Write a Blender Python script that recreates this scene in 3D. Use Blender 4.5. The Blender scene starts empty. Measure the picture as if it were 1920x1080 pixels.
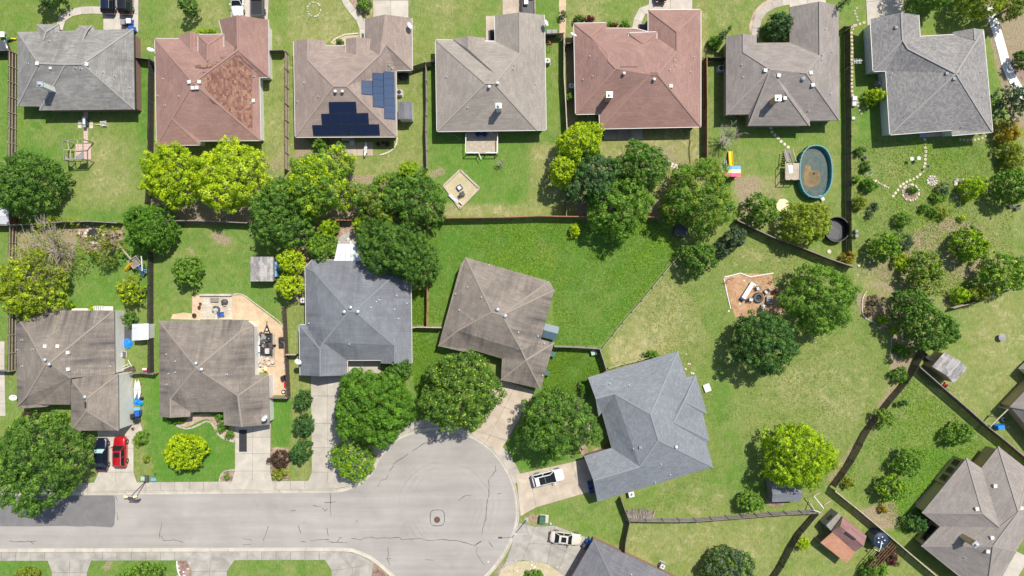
import bpy, math, random
import numpy as np
from mathutils import Vector, Matrix, Quaternion

# ---------------------------------------------------------------- camera, sky, sun, exposure
S = 0.08            # metres per photograph pixel on the ground
CAMH = 102.0        # flying height
scene = bpy.context.scene
C = scene.collection
cam_d = bpy.data.cameras.new('camera'); cam = bpy.data.objects.new('camera', cam_d); C.objects.link(cam)
cam.location = (0, 0, CAMH); cam.rotation_euler = (0, 0, 0)
cam_d.sensor_width = 36.0; cam_d.lens = 36.0 * CAMH / (1920 * S); cam_d.clip_start = 0.5; cam_d.clip_end = 2000
scene.camera = cam
SUN_EL = math.radians(60); SUN_AZ = math.atan2(0.62, 0.78)
world = bpy.data.worlds.new("World"); scene.world = world; world.use_nodes = True
wn = world.node_tree; bg = wn.nodes['Background']
sky = wn.nodes.new('ShaderNodeTexSky'); sky.sky_type = 'NISHITA'; sky.sun_disc = False
sky.sun_elevation = SUN_EL; sky.sun_rotation = SUN_AZ; sky.altitude = 200; sky.dust_density = 1.5
wn.links.new(sky.outputs[0], bg.inputs[0]); bg.inputs[1].default_value = 0.125
sd = bpy.data.lights.new('sun', 'SUN'); sun = bpy.data.objects.new('sun', sd); C.objects.link(sun)
sd.energy = 4.95; sd.angle = math.radians(0.5); sd.color = (1.0, 0.95, 0.865)
sv = Vector((-math.sin(SUN_AZ) * math.cos(SUN_EL), -math.cos(SUN_AZ) * math.cos(SUN_EL), -math.sin(SUN_EL)))
sun.rotation_euler = sv.to_track_quat('-Z', 'Y').to_euler(); sun.location = (30, 40, 80)
scene.view_settings.view_transform = 'Standard'; scene.view_settings.look = 'None'
scene.view_settings.exposure = 0.10; scene.view_settings.gamma = 1.0
scene.view_settings.use_curve_mapping = False
scene.cycles.max_bounces = 6; scene.cycles.transparent_max_bounces = 6

rnd = random.Random(7)
R = np.random.RandomState(11)

def W(u, v, z=0.0):
    k = (CAMH - z) / CAMH * S
    return Vector(((u - 960) * k, (540 - v) * k, z))
def G(u, v):
    return ((u - 960) * S, (540 - v) * S)
def Gs(pts):
    return [G(*p) for p in pts]

# ---------------------------------------------------------------- materials
def newmat(name):
    m = bpy.data.materials.new(name); m.use_nodes = True
    nt = m.node_tree
    return m, nt, nt.nodes['Principled BSDF']
def nd(nt, typ, **kw):
    n = nt.nodes.new(typ)
    for k, v in kw.items():
        if k in n.inputs: n.inputs[k].default_value = v
        else: setattr(n, k, v)
    return n
def mixc(nt, fac, a, b, mode='MIX'):
    n = nt.nodes.new('ShaderNodeMix'); n.data_type = 'RGBA'; n.blend_type = mode
    for i, val in ((0, fac), (6, a), (7, b)):
        if hasattr(val, 'is_output') or isinstance(val, bpy.types.NodeSocket): nt.links.new(val, n.inputs[i])
        elif i == 0: n.inputs[0].default_value = val
        else: n.inputs[i].default_value = (*val[:3], 1)
    return n.outputs[2]
def mth(nt, op, a, b=None, c=None, clamp=False):
    n = nt.nodes.new('ShaderNodeMath'); n.operation = op; n.use_clamp = clamp
    for i, val in enumerate((a, b, c)):
        if val is None: continue
        if isinstance(val, bpy.types.NodeSocket): nt.links.new(val, n.inputs[i])
        else: n.inputs[i].default_value = val
    return n.outputs[0]
def ramp(nt, fac, lo, hi, a=0.0, b=1.0):
    n = nt.nodes.new('ShaderNodeMapRange'); n.clamp = True
    nt.links.new(fac, n.inputs[0])
    n.inputs[1].default_value = lo; n.inputs[2].default_value = hi; n.inputs[3].default_value = a; n.inputs[4].default_value = b
    return n.outputs[0]
def noise(nt, vec, scale, detail=3.0, rough=0.55, dist=0.0):
    n = nt.nodes.new('ShaderNodeTexNoise')
    n.inputs['Scale'].default_value = scale; n.inputs['Detail'].default_value = detail
    n.inputs['Roughness'].default_value = rough; n.inputs['Distortion'].default_value = dist
    nt.links.new(vec, n.inputs['Vector']); return n.outputs[0]
def coords(nt, kind='Object', scale=None, rot=None):
    t = nt.nodes.new('ShaderNodeTexCoord'); o = t.outputs[kind]
    if scale or rot:
        mp = nt.nodes.new('ShaderNodeMapping'); nt.links.new(o, mp.inputs[0])
        if scale: mp.inputs['Scale'].default_value = scale
        if rot: mp.inputs['Rotation'].default_value = rot
        o = mp.outputs[0]
    return o
def worldpos(nt, scale=None):
    g = nt.nodes.new('ShaderNodeNewGeometry'); o = g.outputs['Position']
    if scale:
        mp = nt.nodes.new('ShaderNodeMapping'); nt.links.new(o, mp.inputs[0]); mp.inputs['Scale'].default_value = scale; o = mp.outputs[0]
    return o
def bump(nt, bs, h, strength=0.4, dist=0.05):
    b = nt.nodes.new('ShaderNodeBump'); b.inputs['Strength'].default_value = strength; b.inputs['Distance'].default_value = dist
    nt.links.new(h, b.inputs['Height']); nt.links.new(b.outputs[0], bs.inputs['Normal'])
_mc = {}
def pm(name, col, rough=0.8, var=0.15, scale=2.0, metal=0.0, coat=0.0, bmp=0.0):
    """general purpose material: base colour broken up by two octaves of noise"""
    key = name
    if key in _mc: return _mc[key]
    m, nt, bs = newmat(name)
    v = worldpos(nt)
    n = mth(nt, 'ADD', mth(nt, 'MULTIPLY', noise(nt, v, scale, 4), 0.6), mth(nt, 'MULTIPLY', noise(nt, v, scale * 9, 2), 0.4))
    f = ramp(nt, n, 0.3, 0.7)
    dk = tuple(max(0, c * (1 - var)) for c in col); lt = tuple(min(1, c * (1 + var)) for c in col)
    nt.links.new(mixc(nt, f, dk, lt), bs.inputs['Base Color'])
    bs.inputs['Roughness'].default_value = rough; bs.inputs['Metallic'].default_value = metal
    if coat: bs.inputs['Coat Weight'].default_value = coat; bs.inputs['Coat Roughness'].default_value = 0.06
    if bmp: bump(nt, bs, n, bmp, 0.04)
    _mc[key] = m; return m

def shingle(name, col, contrast=0.16, stain=0.0, rowh=0.30, tabw=0.85, streak=0.10, col2=None, light=0.0):
    """asphalt shingles: uv is metres along the eave / up the slope"""
    m, nt, bs = newmat(name)
    uv = coords(nt, 'UV')
    br = nt.nodes.new('ShaderNodeTexBrick'); nt.links.new(uv, br.inputs['Vector'])
    br.offset = 0.37; br.offset_frequency = 2; br.squash = 0.7; br.squash_frequency = 3
    br.inputs['Scale'].default_value = 1.0; br.inputs['Brick Width'].default_value = tabw; br.inputs['Row Height'].default_value = rowh
    br.inputs['Mortar Size'].default_value = 0.012; br.inputs['Mortar Smooth'].default_value = 0.6; br.inputs['Bias'].default_value = 0.0
    c2 = col2 or tuple(c * (1 - contrast) for c in col)
    br.inputs['Color1'].default_value = (*[min(1, c * (1 + contrast)) for c in col], 1)
    br.inputs['Color2'].default_value = (*c2, 1)
    br.inputs['Mortar'].default_value = (*[c * 0.62 for c in col], 1)
    c = br.outputs[0]
    g = noise(nt, uv, 7.0, 3, 0.7)
    c = mixc(nt, 1.0, c, mixc(nt, ramp(nt, g, 0.3, 0.7), (0.86,) * 3, (1.12,) * 3), 'MULTIPLY')
    big = noise(nt, worldpos(nt), 0.35, 3)
    c = mixc(nt, 1.0, c, mixc(nt, ramp(nt, big, 0.3, 0.7), (1 - streak,) * 3, (1 + streak,) * 3), 'MULTIPLY')
    b2 = nt.nodes.new('ShaderNodeTexBrick'); nt.links.new(uv, b2.inputs['Vector']); b2.offset = 0.43
    b2.inputs['Scale'].default_value = 1.0; b2.inputs['Brick Width'].default_value = tabw * 1.3; b2.inputs['Row Height'].default_value = rowh * .55; b2.inputs['Mortar Size'].default_value = 0
    b2.inputs['Color1'].default_value = (0, 0, 0, 1); b2.inputs['Color2'].default_value = (1, 1, 1, 1)
    c = mixc(nt, mth(nt, 'MULTIPLY', ramp(nt, b2.outputs[0], .78, .86), contrast * 1.6), c, tuple(x * .45 for x in col))
    if stain:
        suv = coords(nt, 'UV', scale=(1.15, 0.12, 1))
        s = mth(nt, 'MULTIPLY', ramp(nt, noise(nt, suv, 1.0, 5, 0.62, 0.6), 0.36, 0.70), ramp(nt, noise(nt, worldpos(nt), 0.16, 2), 0.35, 0.62))
        c = mixc(nt, mth(nt, 'MULTIPLY', s, stain), c, (0.045, 0.042, 0.045))
    nt.links.new(c, bs.inputs['Base Color']); bs.inputs['Roughness'].default_value = 0.93
    bump(nt, bs, mth(nt, 'ADD', mth(nt, 'MULTIPLY', g, 0.5), br.outputs[1]), 0.35, 0.02)
    return m

def concrete(name, col, stain=0.5, bmp=0.2):
    m, nt, bs = newmat(name); v = worldpos(nt)
    oi = nt.nodes.new('ShaderNodeObjectInfo')
    c = mixc(nt, ramp(nt, noise(nt, v, 0.6, 5, 0.6, 0.5), 0.35, 0.68), tuple(x * (1 - 0.28 * stain) for x in col), tuple(min(1, x * 1.08) for x in col))
    c = mixc(nt, 1.0, c, mixc(nt, ramp(nt, noise(nt, v, 14, 3, 0.7), 0.3, 0.7), (0.93,) * 3, (1.06,) * 3), 'MULTIPLY')
    c = mixc(nt, 1.0, c, mixc(nt, oi.outputs['Random'], (0.93, 0.925, 0.915), (1.05, 1.05, 1.05)), 'MULTIPLY')
    s = ramp(nt, noise(nt, v, 1.7, 4, 0.6, 1.2), 0.62, 0.8)
    c = mixc(nt, mth(nt, 'MULTIPLY', s, 0.4 * stain), c, (0.12, 0.10, 0.085))
    nt.links.new(c, bs.inputs['Base Color']); bs.inputs['Roughness'].default_value = 0.9
    bump(nt, bs, noise(nt, v, 20, 3), bmp, 0.01); return m

def leafmat(name, dark, light, trans=0.35):
    m, nt, bs = newmat(name)
    at = nt.nodes.new('ShaderNodeAttribute'); at.attribute_name = 'tone'
    g = nt.nodes.new('ShaderNodeNewGeometry')
    f = mth(nt, 'ADD', mth(nt, 'MULTIPLY', at.outputs['Fac'], 0.75), mth(nt, 'MULTIPLY', g.outputs['Random Per Island'], 0.35), clamp=True)
    c = mixc(nt, f, dark, light)
    nt.links.new(c, bs.inputs['Base Color']); bs.inputs['Roughness'].default_value = 0.55
    bs.inputs['Specular IOR Level'].default_value = 0.3
    tr = nt.nodes.new('ShaderNodeBsdfTranslucent'); nt.links.new(mixc(nt, 1.0, c, (1.1, 1.25, 0.5), 'MULTIPLY'), tr.inputs[0])
    mx = nt.nodes.new('ShaderNodeMixShader'); mx.inputs[0].default_value = trans
    nt.links.new(bs.outputs[0], mx.inputs[1]); nt.links.new(tr.outputs[0], mx.inputs[2])
    nt.links.new(mx.outputs[0], nt.nodes['Material Output'].inputs['Surface']); return m

def woodmat(name, col, col2, gap=0.15, rough=0.9):
    m, nt, bs = newmat(name); v = worldpos(nt)
    g = nt.nodes.new('ShaderNodeNewGeometry')
    c = mixc(nt, g.outputs['Random Per Island'], col, col2)
    c = mixc(nt, 1.0, c, mixc(nt, ramp(nt, noise(nt, v, 3.0, 4), 0.3, 0.7), (1 - gap * 1.6,) * 3, (1 + gap,) * 3), 'MULTIPLY')
    nt.links.new(c, bs.inputs['Base Color']); bs.inputs['Roughness'].default_value = rough; return m

def brickmat(name, c1, c2, mortar):
    m, nt, bs = newmat(name)
    uv = coords(nt, 'UV')
    br = nt.nodes.new('ShaderNodeTexBrick'); nt.links.new(uv, br.inputs['Vector'])
    br.inputs['Scale'].default_value = 1; br.inputs['Brick Width'].default_value = 0.22; br.inputs['Row Height'].default_value = 0.08
    br.inputs['Mortar Size'].default_value = 0.008
    br.inputs['Color1'].default_value = (*c1, 1); br.inputs['Color2'].default_value = (*c2, 1); br.inputs['Mortar'].default_value = (*mortar, 1)
    nt.links.new(br.outputs[0], bs.inputs['Base Color']); bs.inputs['Roughness'].default_value = 0.9
    return m

def sidingmat(name, col):
    m, nt, bs = newmat(name); v = worldpos(nt)
    w = nt.nodes.new('ShaderNodeTexWave'); w.wave_profile = 'SAW'; w.bands_direction = 'Z'; w.inputs['Scale'].default_value = 1.6
    nt.links.new(v, w.inputs[0])
    c = mixc(nt, ramp(nt, noise(nt, v, 1.5, 4), 0.3, 0.7), tuple(x * 0.88 for x in col), col)
    nt.links.new(c, bs.inputs['Base Color']); bs.inputs['Roughness'].default_value = 0.7
    bump(nt, bs, w.outputs[1], 0.5, 0.03); return m

M = {}
M['wall_cream'] = sidingmat('cream siding', (0.84, 0.81, 0.73))
M['wall_white'] = sidingmat('white siding', (0.86, 0.85, 0.82))
M['wall_grey'] = sidingmat('pale grey siding', (0.72, 0.72, 0.70))
M['wall_tan'] = sidingmat('tan siding', (0.50, 0.37, 0.20))
M['brick'] = brickmat('red brown brick', (0.30, 0.13, 0.09), (0.22, 0.10, 0.075), (0.42, 0.38, 0.33))
M['brick_tan'] = brickmat('tan brick', (0.42, 0.33, 0.24), (0.34, 0.26, 0.19), (0.5, 0.47, 0.42))
M['gutter'] = pm('white gutter', (0.62, 0.60, 0.57), 0.45, 0.06)
M['gutter_dark'] = pm('brown gutter', (0.20, 0.14, 0.12), 0.5, 0.1)
M['white'] = pm('white paint', (0.70, 0.70, 0.68), 0.5, 0.05)
M['offwhite'] = pm('weathered white', (0.62, 0.60, 0.55), 0.7, 0.12)
M['galv'] = pm('galvanised metal', (0.62, 0.64, 0.66), 0.35, 0.12, metal=0.6)
M['black'] = pm('black plastic', (0.018, 0.018, 0.02), 0.45, 0.2)
M['rubber'] = pm('tyre rubber', (0.02, 0.02, 0.02), 0.85, 0.1)
M['dgrey'] = pm('dark grey', (0.07, 0.07, 0.075), 0.6, 0.2)
M['grey'] = pm('mid grey', (0.25, 0.25, 0.25), 0.6, 0.15)
M['lgrey'] = pm('light grey', (0.48, 0.49, 0.5), 0.5, 0.1)
M['red'] = pm('red paint', (0.55, 0.02, 0.03), 0.35, 0.1, coat=0.5)
M['blue'] = pm('blue plastic', (0.015, 0.10, 0.42), 0.5, 0.2)
M['tarp'] = pm('blue tarp', (0.01, 0.22, 0.72), 0.45, 0.25, 1.5, bmp=0.4)
M['teal'] = pm('teal pool wall', (0.02, 0.25, 0.30), 0.45, 0.2)
M['yellow'] = pm('yellow plastic', (0.80, 0.50, 0.01), 0.4, 0.1)
M['pink'] = pm('pink canvas', (0.75, 0.12, 0.22), 0.7, 0.1)
M['cream'] = pm('cream canvas', (0.75, 0.66, 0.38), 0.7, 0.1)
M['skyblue'] = pm('pale blue canvas', (0.16, 0.36, 0.60), 0.7, 0.1)
M['navy'] = pm('navy canvas', (0.02, 0.05, 0.16), 0.7, 0.15)
M['green'] = pm('green painted steel', (0.05, 0.13, 0.09), 0.5, 0.15)
M['bluegreen'] = pm('blue green plastic', (0.075, 0.130, 0.160), .45, .15)
M['greenlt'] = pm('pale green plastic', (0.35, 0.50, 0.40), 0.6, 0.15)
M['orange'] = pm('orange plastic', (0.75, 0.22, 0.02), 0.5, 0.1)
M['terra'] = pm('terracotta', (0.42, 0.15, 0.07), 0.8, 0.2)
M['rust'] = pm('rusty steel', (0.14, 0.06, 0.035), 0.8, 0.35, 4)
M['wood'] = woodmat('weathered grey wood', (0.30, 0.27, 0.24), (0.20, 0.18, 0.165))
M['wood_pale'] = woodmat('pale dry wood', (0.52, 0.44, 0.34), (0.42, 0.36, 0.28))
M['wood_dark'] = woodmat('dark stained wood', (0.075, 0.062, 0.055), (0.045, 0.038, 0.035))
M['wood_mid'] = woodmat('brown aged wood', (0.15, 0.105, 0.08), (0.09, 0.065, 0.05))
M['wood_red'] = woodmat('new cedar wood', (0.40, 0.21, 0.10), (0.28, 0.14, 0.075))
M['wood_brown'] = woodmat('red brown stained wood', (0.19, 0.085, 0.05), (0.13, 0.06, 0.035))
M['bark'] = pm('bark', (0.10, 0.075, 0.055), 0.95, 0.35, 5, bmp=0.6)
M['bark_pale'] = pm('pale dead wood', (0.38, 0.33, 0.28), 0.95, 0.3, 5)
M['concrete'] = concrete('weathered concrete', (0.445, 0.405, 0.345), 0.6)
M['concrete_new'] = concrete('pale concrete', (0.50, 0.455, 0.385), 0.6)
M['concrete_pink'] = concrete('sandy concrete', (0.49, 0.41, 0.32), 0.7)
M['concrete_grey'] = concrete('grey stained concrete', (0.39, 0.365, 0.32), 1.0)
M['joint'] = pm('dirty joint', (0.12, 0.105, 0.085), 0.95, 0.2)
M['stone'] = pm('pale limestone', (0.58, 0.50, 0.40), 0.9, 0.25, 3)
M['stone_grey'] = pm('grey stone', (0.36, 0.34, 0.31), 0.9, 0.3, 3)
M['stone_rose'] = pm('rose stepping stone', (0.55, 0.40, 0.33), 0.9, 0.2, 3)
M['solar'] = pm('dark solar cells', (0.008, 0.014, 0.040), 0.12, 0.15, 3, coat=0.6)
M['solar_side'] = pm('blue solar cells', (0.040, 0.068, 0.13), 0.18, 0.15, 3, coat=0.8)
M['solarframe'] = pm('solar frame', (0.02, 0.03, 0.05), 0.3, 0.1)
M['tank'] = pm('dark blue tank plastic', (0.02, 0.035, 0.07), 0.35, 0.2, coat=0.3)
M['glass_dark'] = pm('dark window glass', (0.012, 0.016, 0.018), 0.06, 0.1)
M['shade'] = pm('silver sunshade', (0.35, 0.55, 0.52), 0.4, 0.15, 4)
M['lens'] = pm('headlamp lens', (0.30, 0.32, 0.34), 0.1, 0.05)
M['taillamp'] = pm('tail lamp', (0.45, 0.01, 0.01), 0.15, 0.05)
M['metalroof'] = pm('white metal roof', (0.60, 0.62, 0.64), 0.4, 0.07)
M['charcoal'] = pm('charcoal', (0.03, 0.028, 0.027), 0.9, 0.3, 5)
M['mat_dark'] = pm('dark door mat', (0.03, 0.03, 0.035), 0.9, 0.2)
for k, c, me in (('navy', (0.008, 0.012, 0.03), 0.2), ('red', (0.50, 0.006, 0.012), 0.25), ('white', (0.78, 0.79, 0.80), 0.0), ('champagne', (0.62, 0.57, 0.48), 0.05), ('black', (0.012, 0.012, 0.014), 0.2), ('grey', (0.10, 0.105, 0.115), 0.4)):
    M['paint_' + k] = pm('car paint ' + k, c, 0.28, 0.05, 0.5, metal=me, coat=1.0)

M['r_grey'] = shingle('weathered grey shingles', (0.262, 0.253, 0.236), 0.15, 0.45)
M['r_pink'] = shingle('rose brown shingles', (0.295, 0.176, 0.146), 0.08, 0.0)
M['r_taupe'] = shingle('taupe shingles', (0.295, 0.232, 0.197), 0.10, 0.0)
M['r_beige'] = shingle('beige grey shingles', (0.300, 0.265, 0.228), 0.09, 0.0)
M['r_mauve'] = shingle('mauve grey shingles', (0.268, 0.236, 0.212), 0.10, 0.0)
M['r_steel'] = shingle('grey architectural shingles', (0.255, 0.242, 0.232), 0.20, 0.0, 0.24, 0.34)
M['r_brown'] = shingle('stained brown grey shingles', (0.250, 0.212, 0.176), 0.11, 0.8)
M['r_slate'] = shingle('slate blue shingles', (0.188, 0.197, 0.216), 0.08, 0.45)
M['r_blue'] = shingle('blue grey shingles', (0.205, 0.222, 0.240), 0.12, 0.0, 0.2, 0.45)
M['r_patch'] = shingle('variegated replacement shingles', (0.27, 0.155, 0.10), 0.22, 0.0, 0.26, 0.42, 0.05, (0.15, 0.06, 0.055))
M['r_dark'] = shingle('dark slate shingles', (0.165, 0.165, 0.178), 0.10, 0.3)
M['r_shed'] = shingle('grey shed shingles', (0.34, 0.32, 0.31), 0.28, 0.0, 0.4, 0.6)
M['r_rose'] = shingle('rose shed shingles', (0.26, 0.14, 0.13), 0.12, 0.0)
M['r_orange'] = shingle('orange brown shed roof', (0.46, 0.23, 0.14), 0.08, 0.0)

M['leaf_dark'] = leafmat('dark green leaves', (0.028, 0.082, 0.012), (0.145, 0.285, 0.036), .25)
M['leaf_mid'] = leafmat('mid green leaves', (0.050, 0.135, 0.014), (0.250, 0.430, 0.045), .28)
M['leaf_fresh'] = leafmat('fresh green leaves', (0.036, 0.115, 0.010), (0.165, 0.345, 0.024), .25)
M['leaf_yellow'] = leafmat('yellow green leaves', (0.110, 0.230, 0.006), (0.620, 0.740, 0.014), 0.3)
M['leaf_lime'] = leafmat('lime green leaves', (0.090, 0.220, 0.006), (0.450, 0.620, 0.016), 0.3)
M['leaf_olive'] = leafmat('olive leaves', (0.090, 0.135, 0.012), (0.380, 0.440, 0.045), .28)
M['leaf_blue'] = leafmat('grey green leaves', (0.045, 0.085, 0.040), (0.150, 0.215, 0.110))
M['leaf_gold'] = leafmat('golden leaves', (0.180, 0.130, 0.008), (0.520, 0.370, 0.020))
M['leaf_tip'] = leafmat('dark leaves with yellow tips', (0.030, 0.090, 0.012), (0.175, 0.310, 0.038), .25)
M['leaf_tips'] = leafmat('yellow new shoots', (0.40, 0.54, 0.03), (0.68, 0.76, 0.10))
M['leaf_red'] = leafmat('dark red leaves', (0.06, 0.012, 0.016), (0.19, 0.03, 0.035))
M['leaf_brown'] = leafmat('brown purple leaves', (0.05, 0.03, 0.022), (0.14, 0.09, 0.055))
M['leaf_dry'] = leafmat('dry brush', (0.13, 0.10, 0.06), (0.32, 0.26, 0.17))
M['leaf_deep'] = leafmat('deep green leaves', (0.018, 0.062, 0.016), (0.095, 0.215, 0.045), .22)

# ---------------------------------------------------------------- mesh building
def ensure_ccw(p):
    a = sum(p[i][0] * p[(i + 1) % len(p)][1] - p[(i + 1) % len(p)][0] * p[i][1] for i in range(len(p)))
    return list(p) if a > 0 else list(reversed(p))
class MB:
    def __init__(s): s.v = []; s.f = []; s.m = []; s.uv = None; s.cur = 0
    def add(s, vs, fs, mi=None):
        b = len(s.v); s.v += [tuple(x) for x in vs]
        for f in fs: s.f.append(tuple(b + i for i in f)); s.m.append(s.cur if mi is None else mi)
        return s
    def box(s, c, d, rz=0.0, mat=None, taper=1.0):
        x, y, z = c; a, b, h = d[0] / 2, d[1] / 2, d[2] / 2; cs, sn = math.cos(rz), math.sin(rz); vs = []
        for zz, t in ((-h, 1.0), (h, taper)):
            for sx, sy in ((-1, -1), (1, -1), (1, 1), (-1, 1)):
                px, py = sx * a * t, sy * b * t
                vs.append((x + px * cs - py * sn, y + px * sn + py * cs, z + zz))
        if mat is not None: vs = [tuple(mat @ Vector(v)) for v in vs]
        return s.add(vs, [(3, 2, 1, 0), (4, 5, 6, 7), (0, 1, 5, 4), (1, 2, 6, 5), (2, 3, 7, 6), (3, 0, 4, 7)])
    def prism(s, poly, z0, z1, cap0=True):
        p = ensure_ccw(poly); n = len(p)
        vs = [(x, y, z0) for x, y in p] + [(x, y, z1) for x, y in p]
        fs = [tuple(range(n, 2 * n))] + [(i, (i + 1) % n, n + (i + 1) % n, n + i) for i in range(n)]
        if cap0: fs.append(tuple(reversed(range(n))))
        return s.add(vs, fs)
    def beam(s, p0, p1, w, h=None):
        p0 = Vector(p0); p1 = Vector(p1); d = p1 - p0; L = d.length
        if L < 1e-6: return s
        d /= L; up = Vector((0, 0, 1)) if abs(d.z) < 0.95 else Vector((1, 0, 0))
        sd_ = d.cross(up).normalized(); u2 = sd_.cross(d); h = h or w; vs = []
        for p in (p0, p1):
            for a, b in ((-1, -1), (1, -1), (1, 1), (-1, 1)): vs.append(p + sd_ * a * w / 2 + u2 * b * h / 2)
        return s.add(vs, [(0, 1, 2, 3), (7, 6, 5, 4), (0, 4, 5, 1), (1, 5, 6, 2), (2, 6, 7, 3), (3, 7, 4, 0)])
    def tube(s, pts, rs, n=8, caps=True):
        if not hasattr(rs, '__len__'): rs = [rs] * len(pts)
        pts = [Vector(p) for p in pts]; rings = []
        for i, p in enumerate(pts):
            d = (pts[min(i + 1, len(pts) - 1)] - pts[max(i - 1, 0)]).normalized()
            up = Vector((0, 0, 1)) if abs(d.z) < 0.9 else Vector((1, 0, 0))
            a = d.cross(up).normalized(); b = d.cross(a)
            rings.append([p + (a * math.cos(t * 2 * math.pi / n) + b * math.sin(t * 2 * math.pi / n)) * rs[i] for t in range(n)])
        vs = [q for r in rings for q in r]; fs = []
        for i in range(len(pts) - 1):
            for t in range(n): fs.append((i * n + t, i * n + (t + 1) % n, (i + 1) * n + (t + 1) % n, (i + 1) * n + t))
        if caps: fs += [tuple(reversed(range(n))), tuple(range((len(pts) - 1) * n, len(pts) * n))]
        return s.add(vs, fs)
    def lathe(s, prof, c=(0, 0, 0), n=16, sx=1.0, sy=1.0):
        vs = []; fs = []
        for r, z in prof:
            for t in range(n):
                a = t * 2 * math.pi / n; vs.append((c[0] + r * sx * math.cos(a), c[1] + r * sy * math.sin(a), c[2] + z))
        for i in range(len(prof) - 1):
            for t in range(n): fs.append((i * n + t, i * n + (t + 1) % n, (i + 1) * n + (t + 1) % n, (i + 1) * n + t))
        fs += [tuple(reversed(range(n))), tuple(range((len(prof) - 1) * n, len(prof) * n))]
        return s.add(vs, fs)
    def rock(s, c, r, flat=0.6, rg=rnd):
        n = 7; vs = []
        for z, k in ((-0.3, 0.9), (0.25, 1.0), (0.75, 0.62)):
            for t in range(n):
                a = t * 2 * math.pi / n + rg.uniform(-.2, .2); q = r * k * rg.uniform(0.75, 1.2)
                vs.append((c[0] + q * math.cos(a), c[1] + q * math.sin(a), c[2] + z * r * flat))
        fs = [(i * n + t, i * n + (t + 1) % n, (i + 1) * n + (t + 1) % n, (i + 1) * n + t) for i in range(2) for t in range(n)]
        fs.append(tuple(range(2 * n, 3 * n)))
        return s.add(vs, fs)
    def mesh(s, name, mats, off=(0, 0, 0), smooth=False):
        me = bpy.data.meshes.new(name)
        o = off
        me.from_pydata([(x - o[0], y - o[1], z - o[2]) for x, y, z in s.v], [], s.f)
        if not isinstance(mats, (list, tuple)): mats = [mats]
        for m in mats: me.materials.append(M[m] if isinstance(m, str) else m)
        if len(mats) > 1: me.polygons.foreach_set('material_index', s.m)
        if s.uv:
            uvl = me.uv_layers.new(name='uv'); flat = [c for uv in s.uv for c in uv]
            if len(flat) == 2 * len(uvl.data): uvl.data.foreach_set('uv', flat)
        if smooth: me.polygons.foreach_set('use_smooth', [True] * len(me.polygons))
        me.update(); return me
    def build(s, name, mats, parent=None, world=False, smooth=False):
        off = tuple(parent.location) if (world and parent is not None) else (0, 0, 0)
        if world and parent is not None and parent.parent is not None:
            off = tuple(Vector(off) + parent.parent.location)
        return link(name, s.mesh(name, mats, off, smooth), parent)
def link(name, me, parent=None, loc=None, rz=None, scl=None):
    o = bpy.data.objects.new(name, me); C.objects.link(o)
    if parent is not None: o.parent = parent
    if loc is not None: o.location = loc
    if rz is not None: o.rotation_euler = (0, 0, rz)
    if scl is not None: o.scale = scl if hasattr(scl, '__len__') else (scl,) * 3
    return o
def thing(name, label, cat, loc=(0, 0, 0), rz=0.0, group=None):
    o = bpy.data.objects.new(name, None); C.objects.link(o); o.location = loc; o.rotation_euler = (0, 0, rz)
    o.empty_display_size = 0.5
    o['label'] = label; o['category'] = cat
    if group: o['group'] = group
    return o
def tag(o, label, cat, group=None):
    o['label'] = label; o['category'] = cat
    if group: o['group'] = group
    return o
def struct(o, kind='structure'): o['kind'] = kind; return o
def copy_tree(root, loc, rz, label, group=None):
    def rec(o, par):
        c = o.copy(); C.objects.link(c); c.parent = par
        for ch in o.children: rec(ch, c)
        return c
    c = rec(root, None); c.location = loc; c.rotation_euler = (0, 0, rz); c['label'] = label
    if group: c['group'] = group
    return c
def pip(poly, x, y):
    """vectorised point in polygon"""
    ins = np.zeros(x.shape, bool); n = len(poly)
    for i in range(n):
        x0, y0 = poly[i]; x1, y1 = poly[(i + 1) % n]
        c = ((y0 > y) != (y1 > y))
        with np.errstate(divide='ignore', invalid='ignore'):
            xi = (x1 - x0) * (y - y0) / ((y1 - y0) if y1 != y0 else 1e-9) + x0
        ins ^= c & (x < xi)
    return ins
def smooth_path(pts, n=6, closed=False):
    out = []; N = len(pts)
    rngs = range(N if closed else N - 1)
    for i in rngs:
        g = lambda k: pts[k % N] if closed else pts[max(0, min(N - 1, k))]
        p0, p1, p2, p3 = g(i - 1), g(i), g(i + 1), g(i + 2)
        for j in range(n):
            t = j / n
            out.append(tuple(0.5 * ((2 * p1[k]) + (-p0[k] + p2[k]) * t + (2 * p0[k] - 5 * p1[k] + 4 * p2[k] - p3[k]) * t * t + (-p0[k] + 3 * p1[k] - 3 * p2[k] + p3[k]) * t ** 3) for k in range(2)))
    if not closed: out.append(tuple(pts[-1]))
    return out
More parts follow.
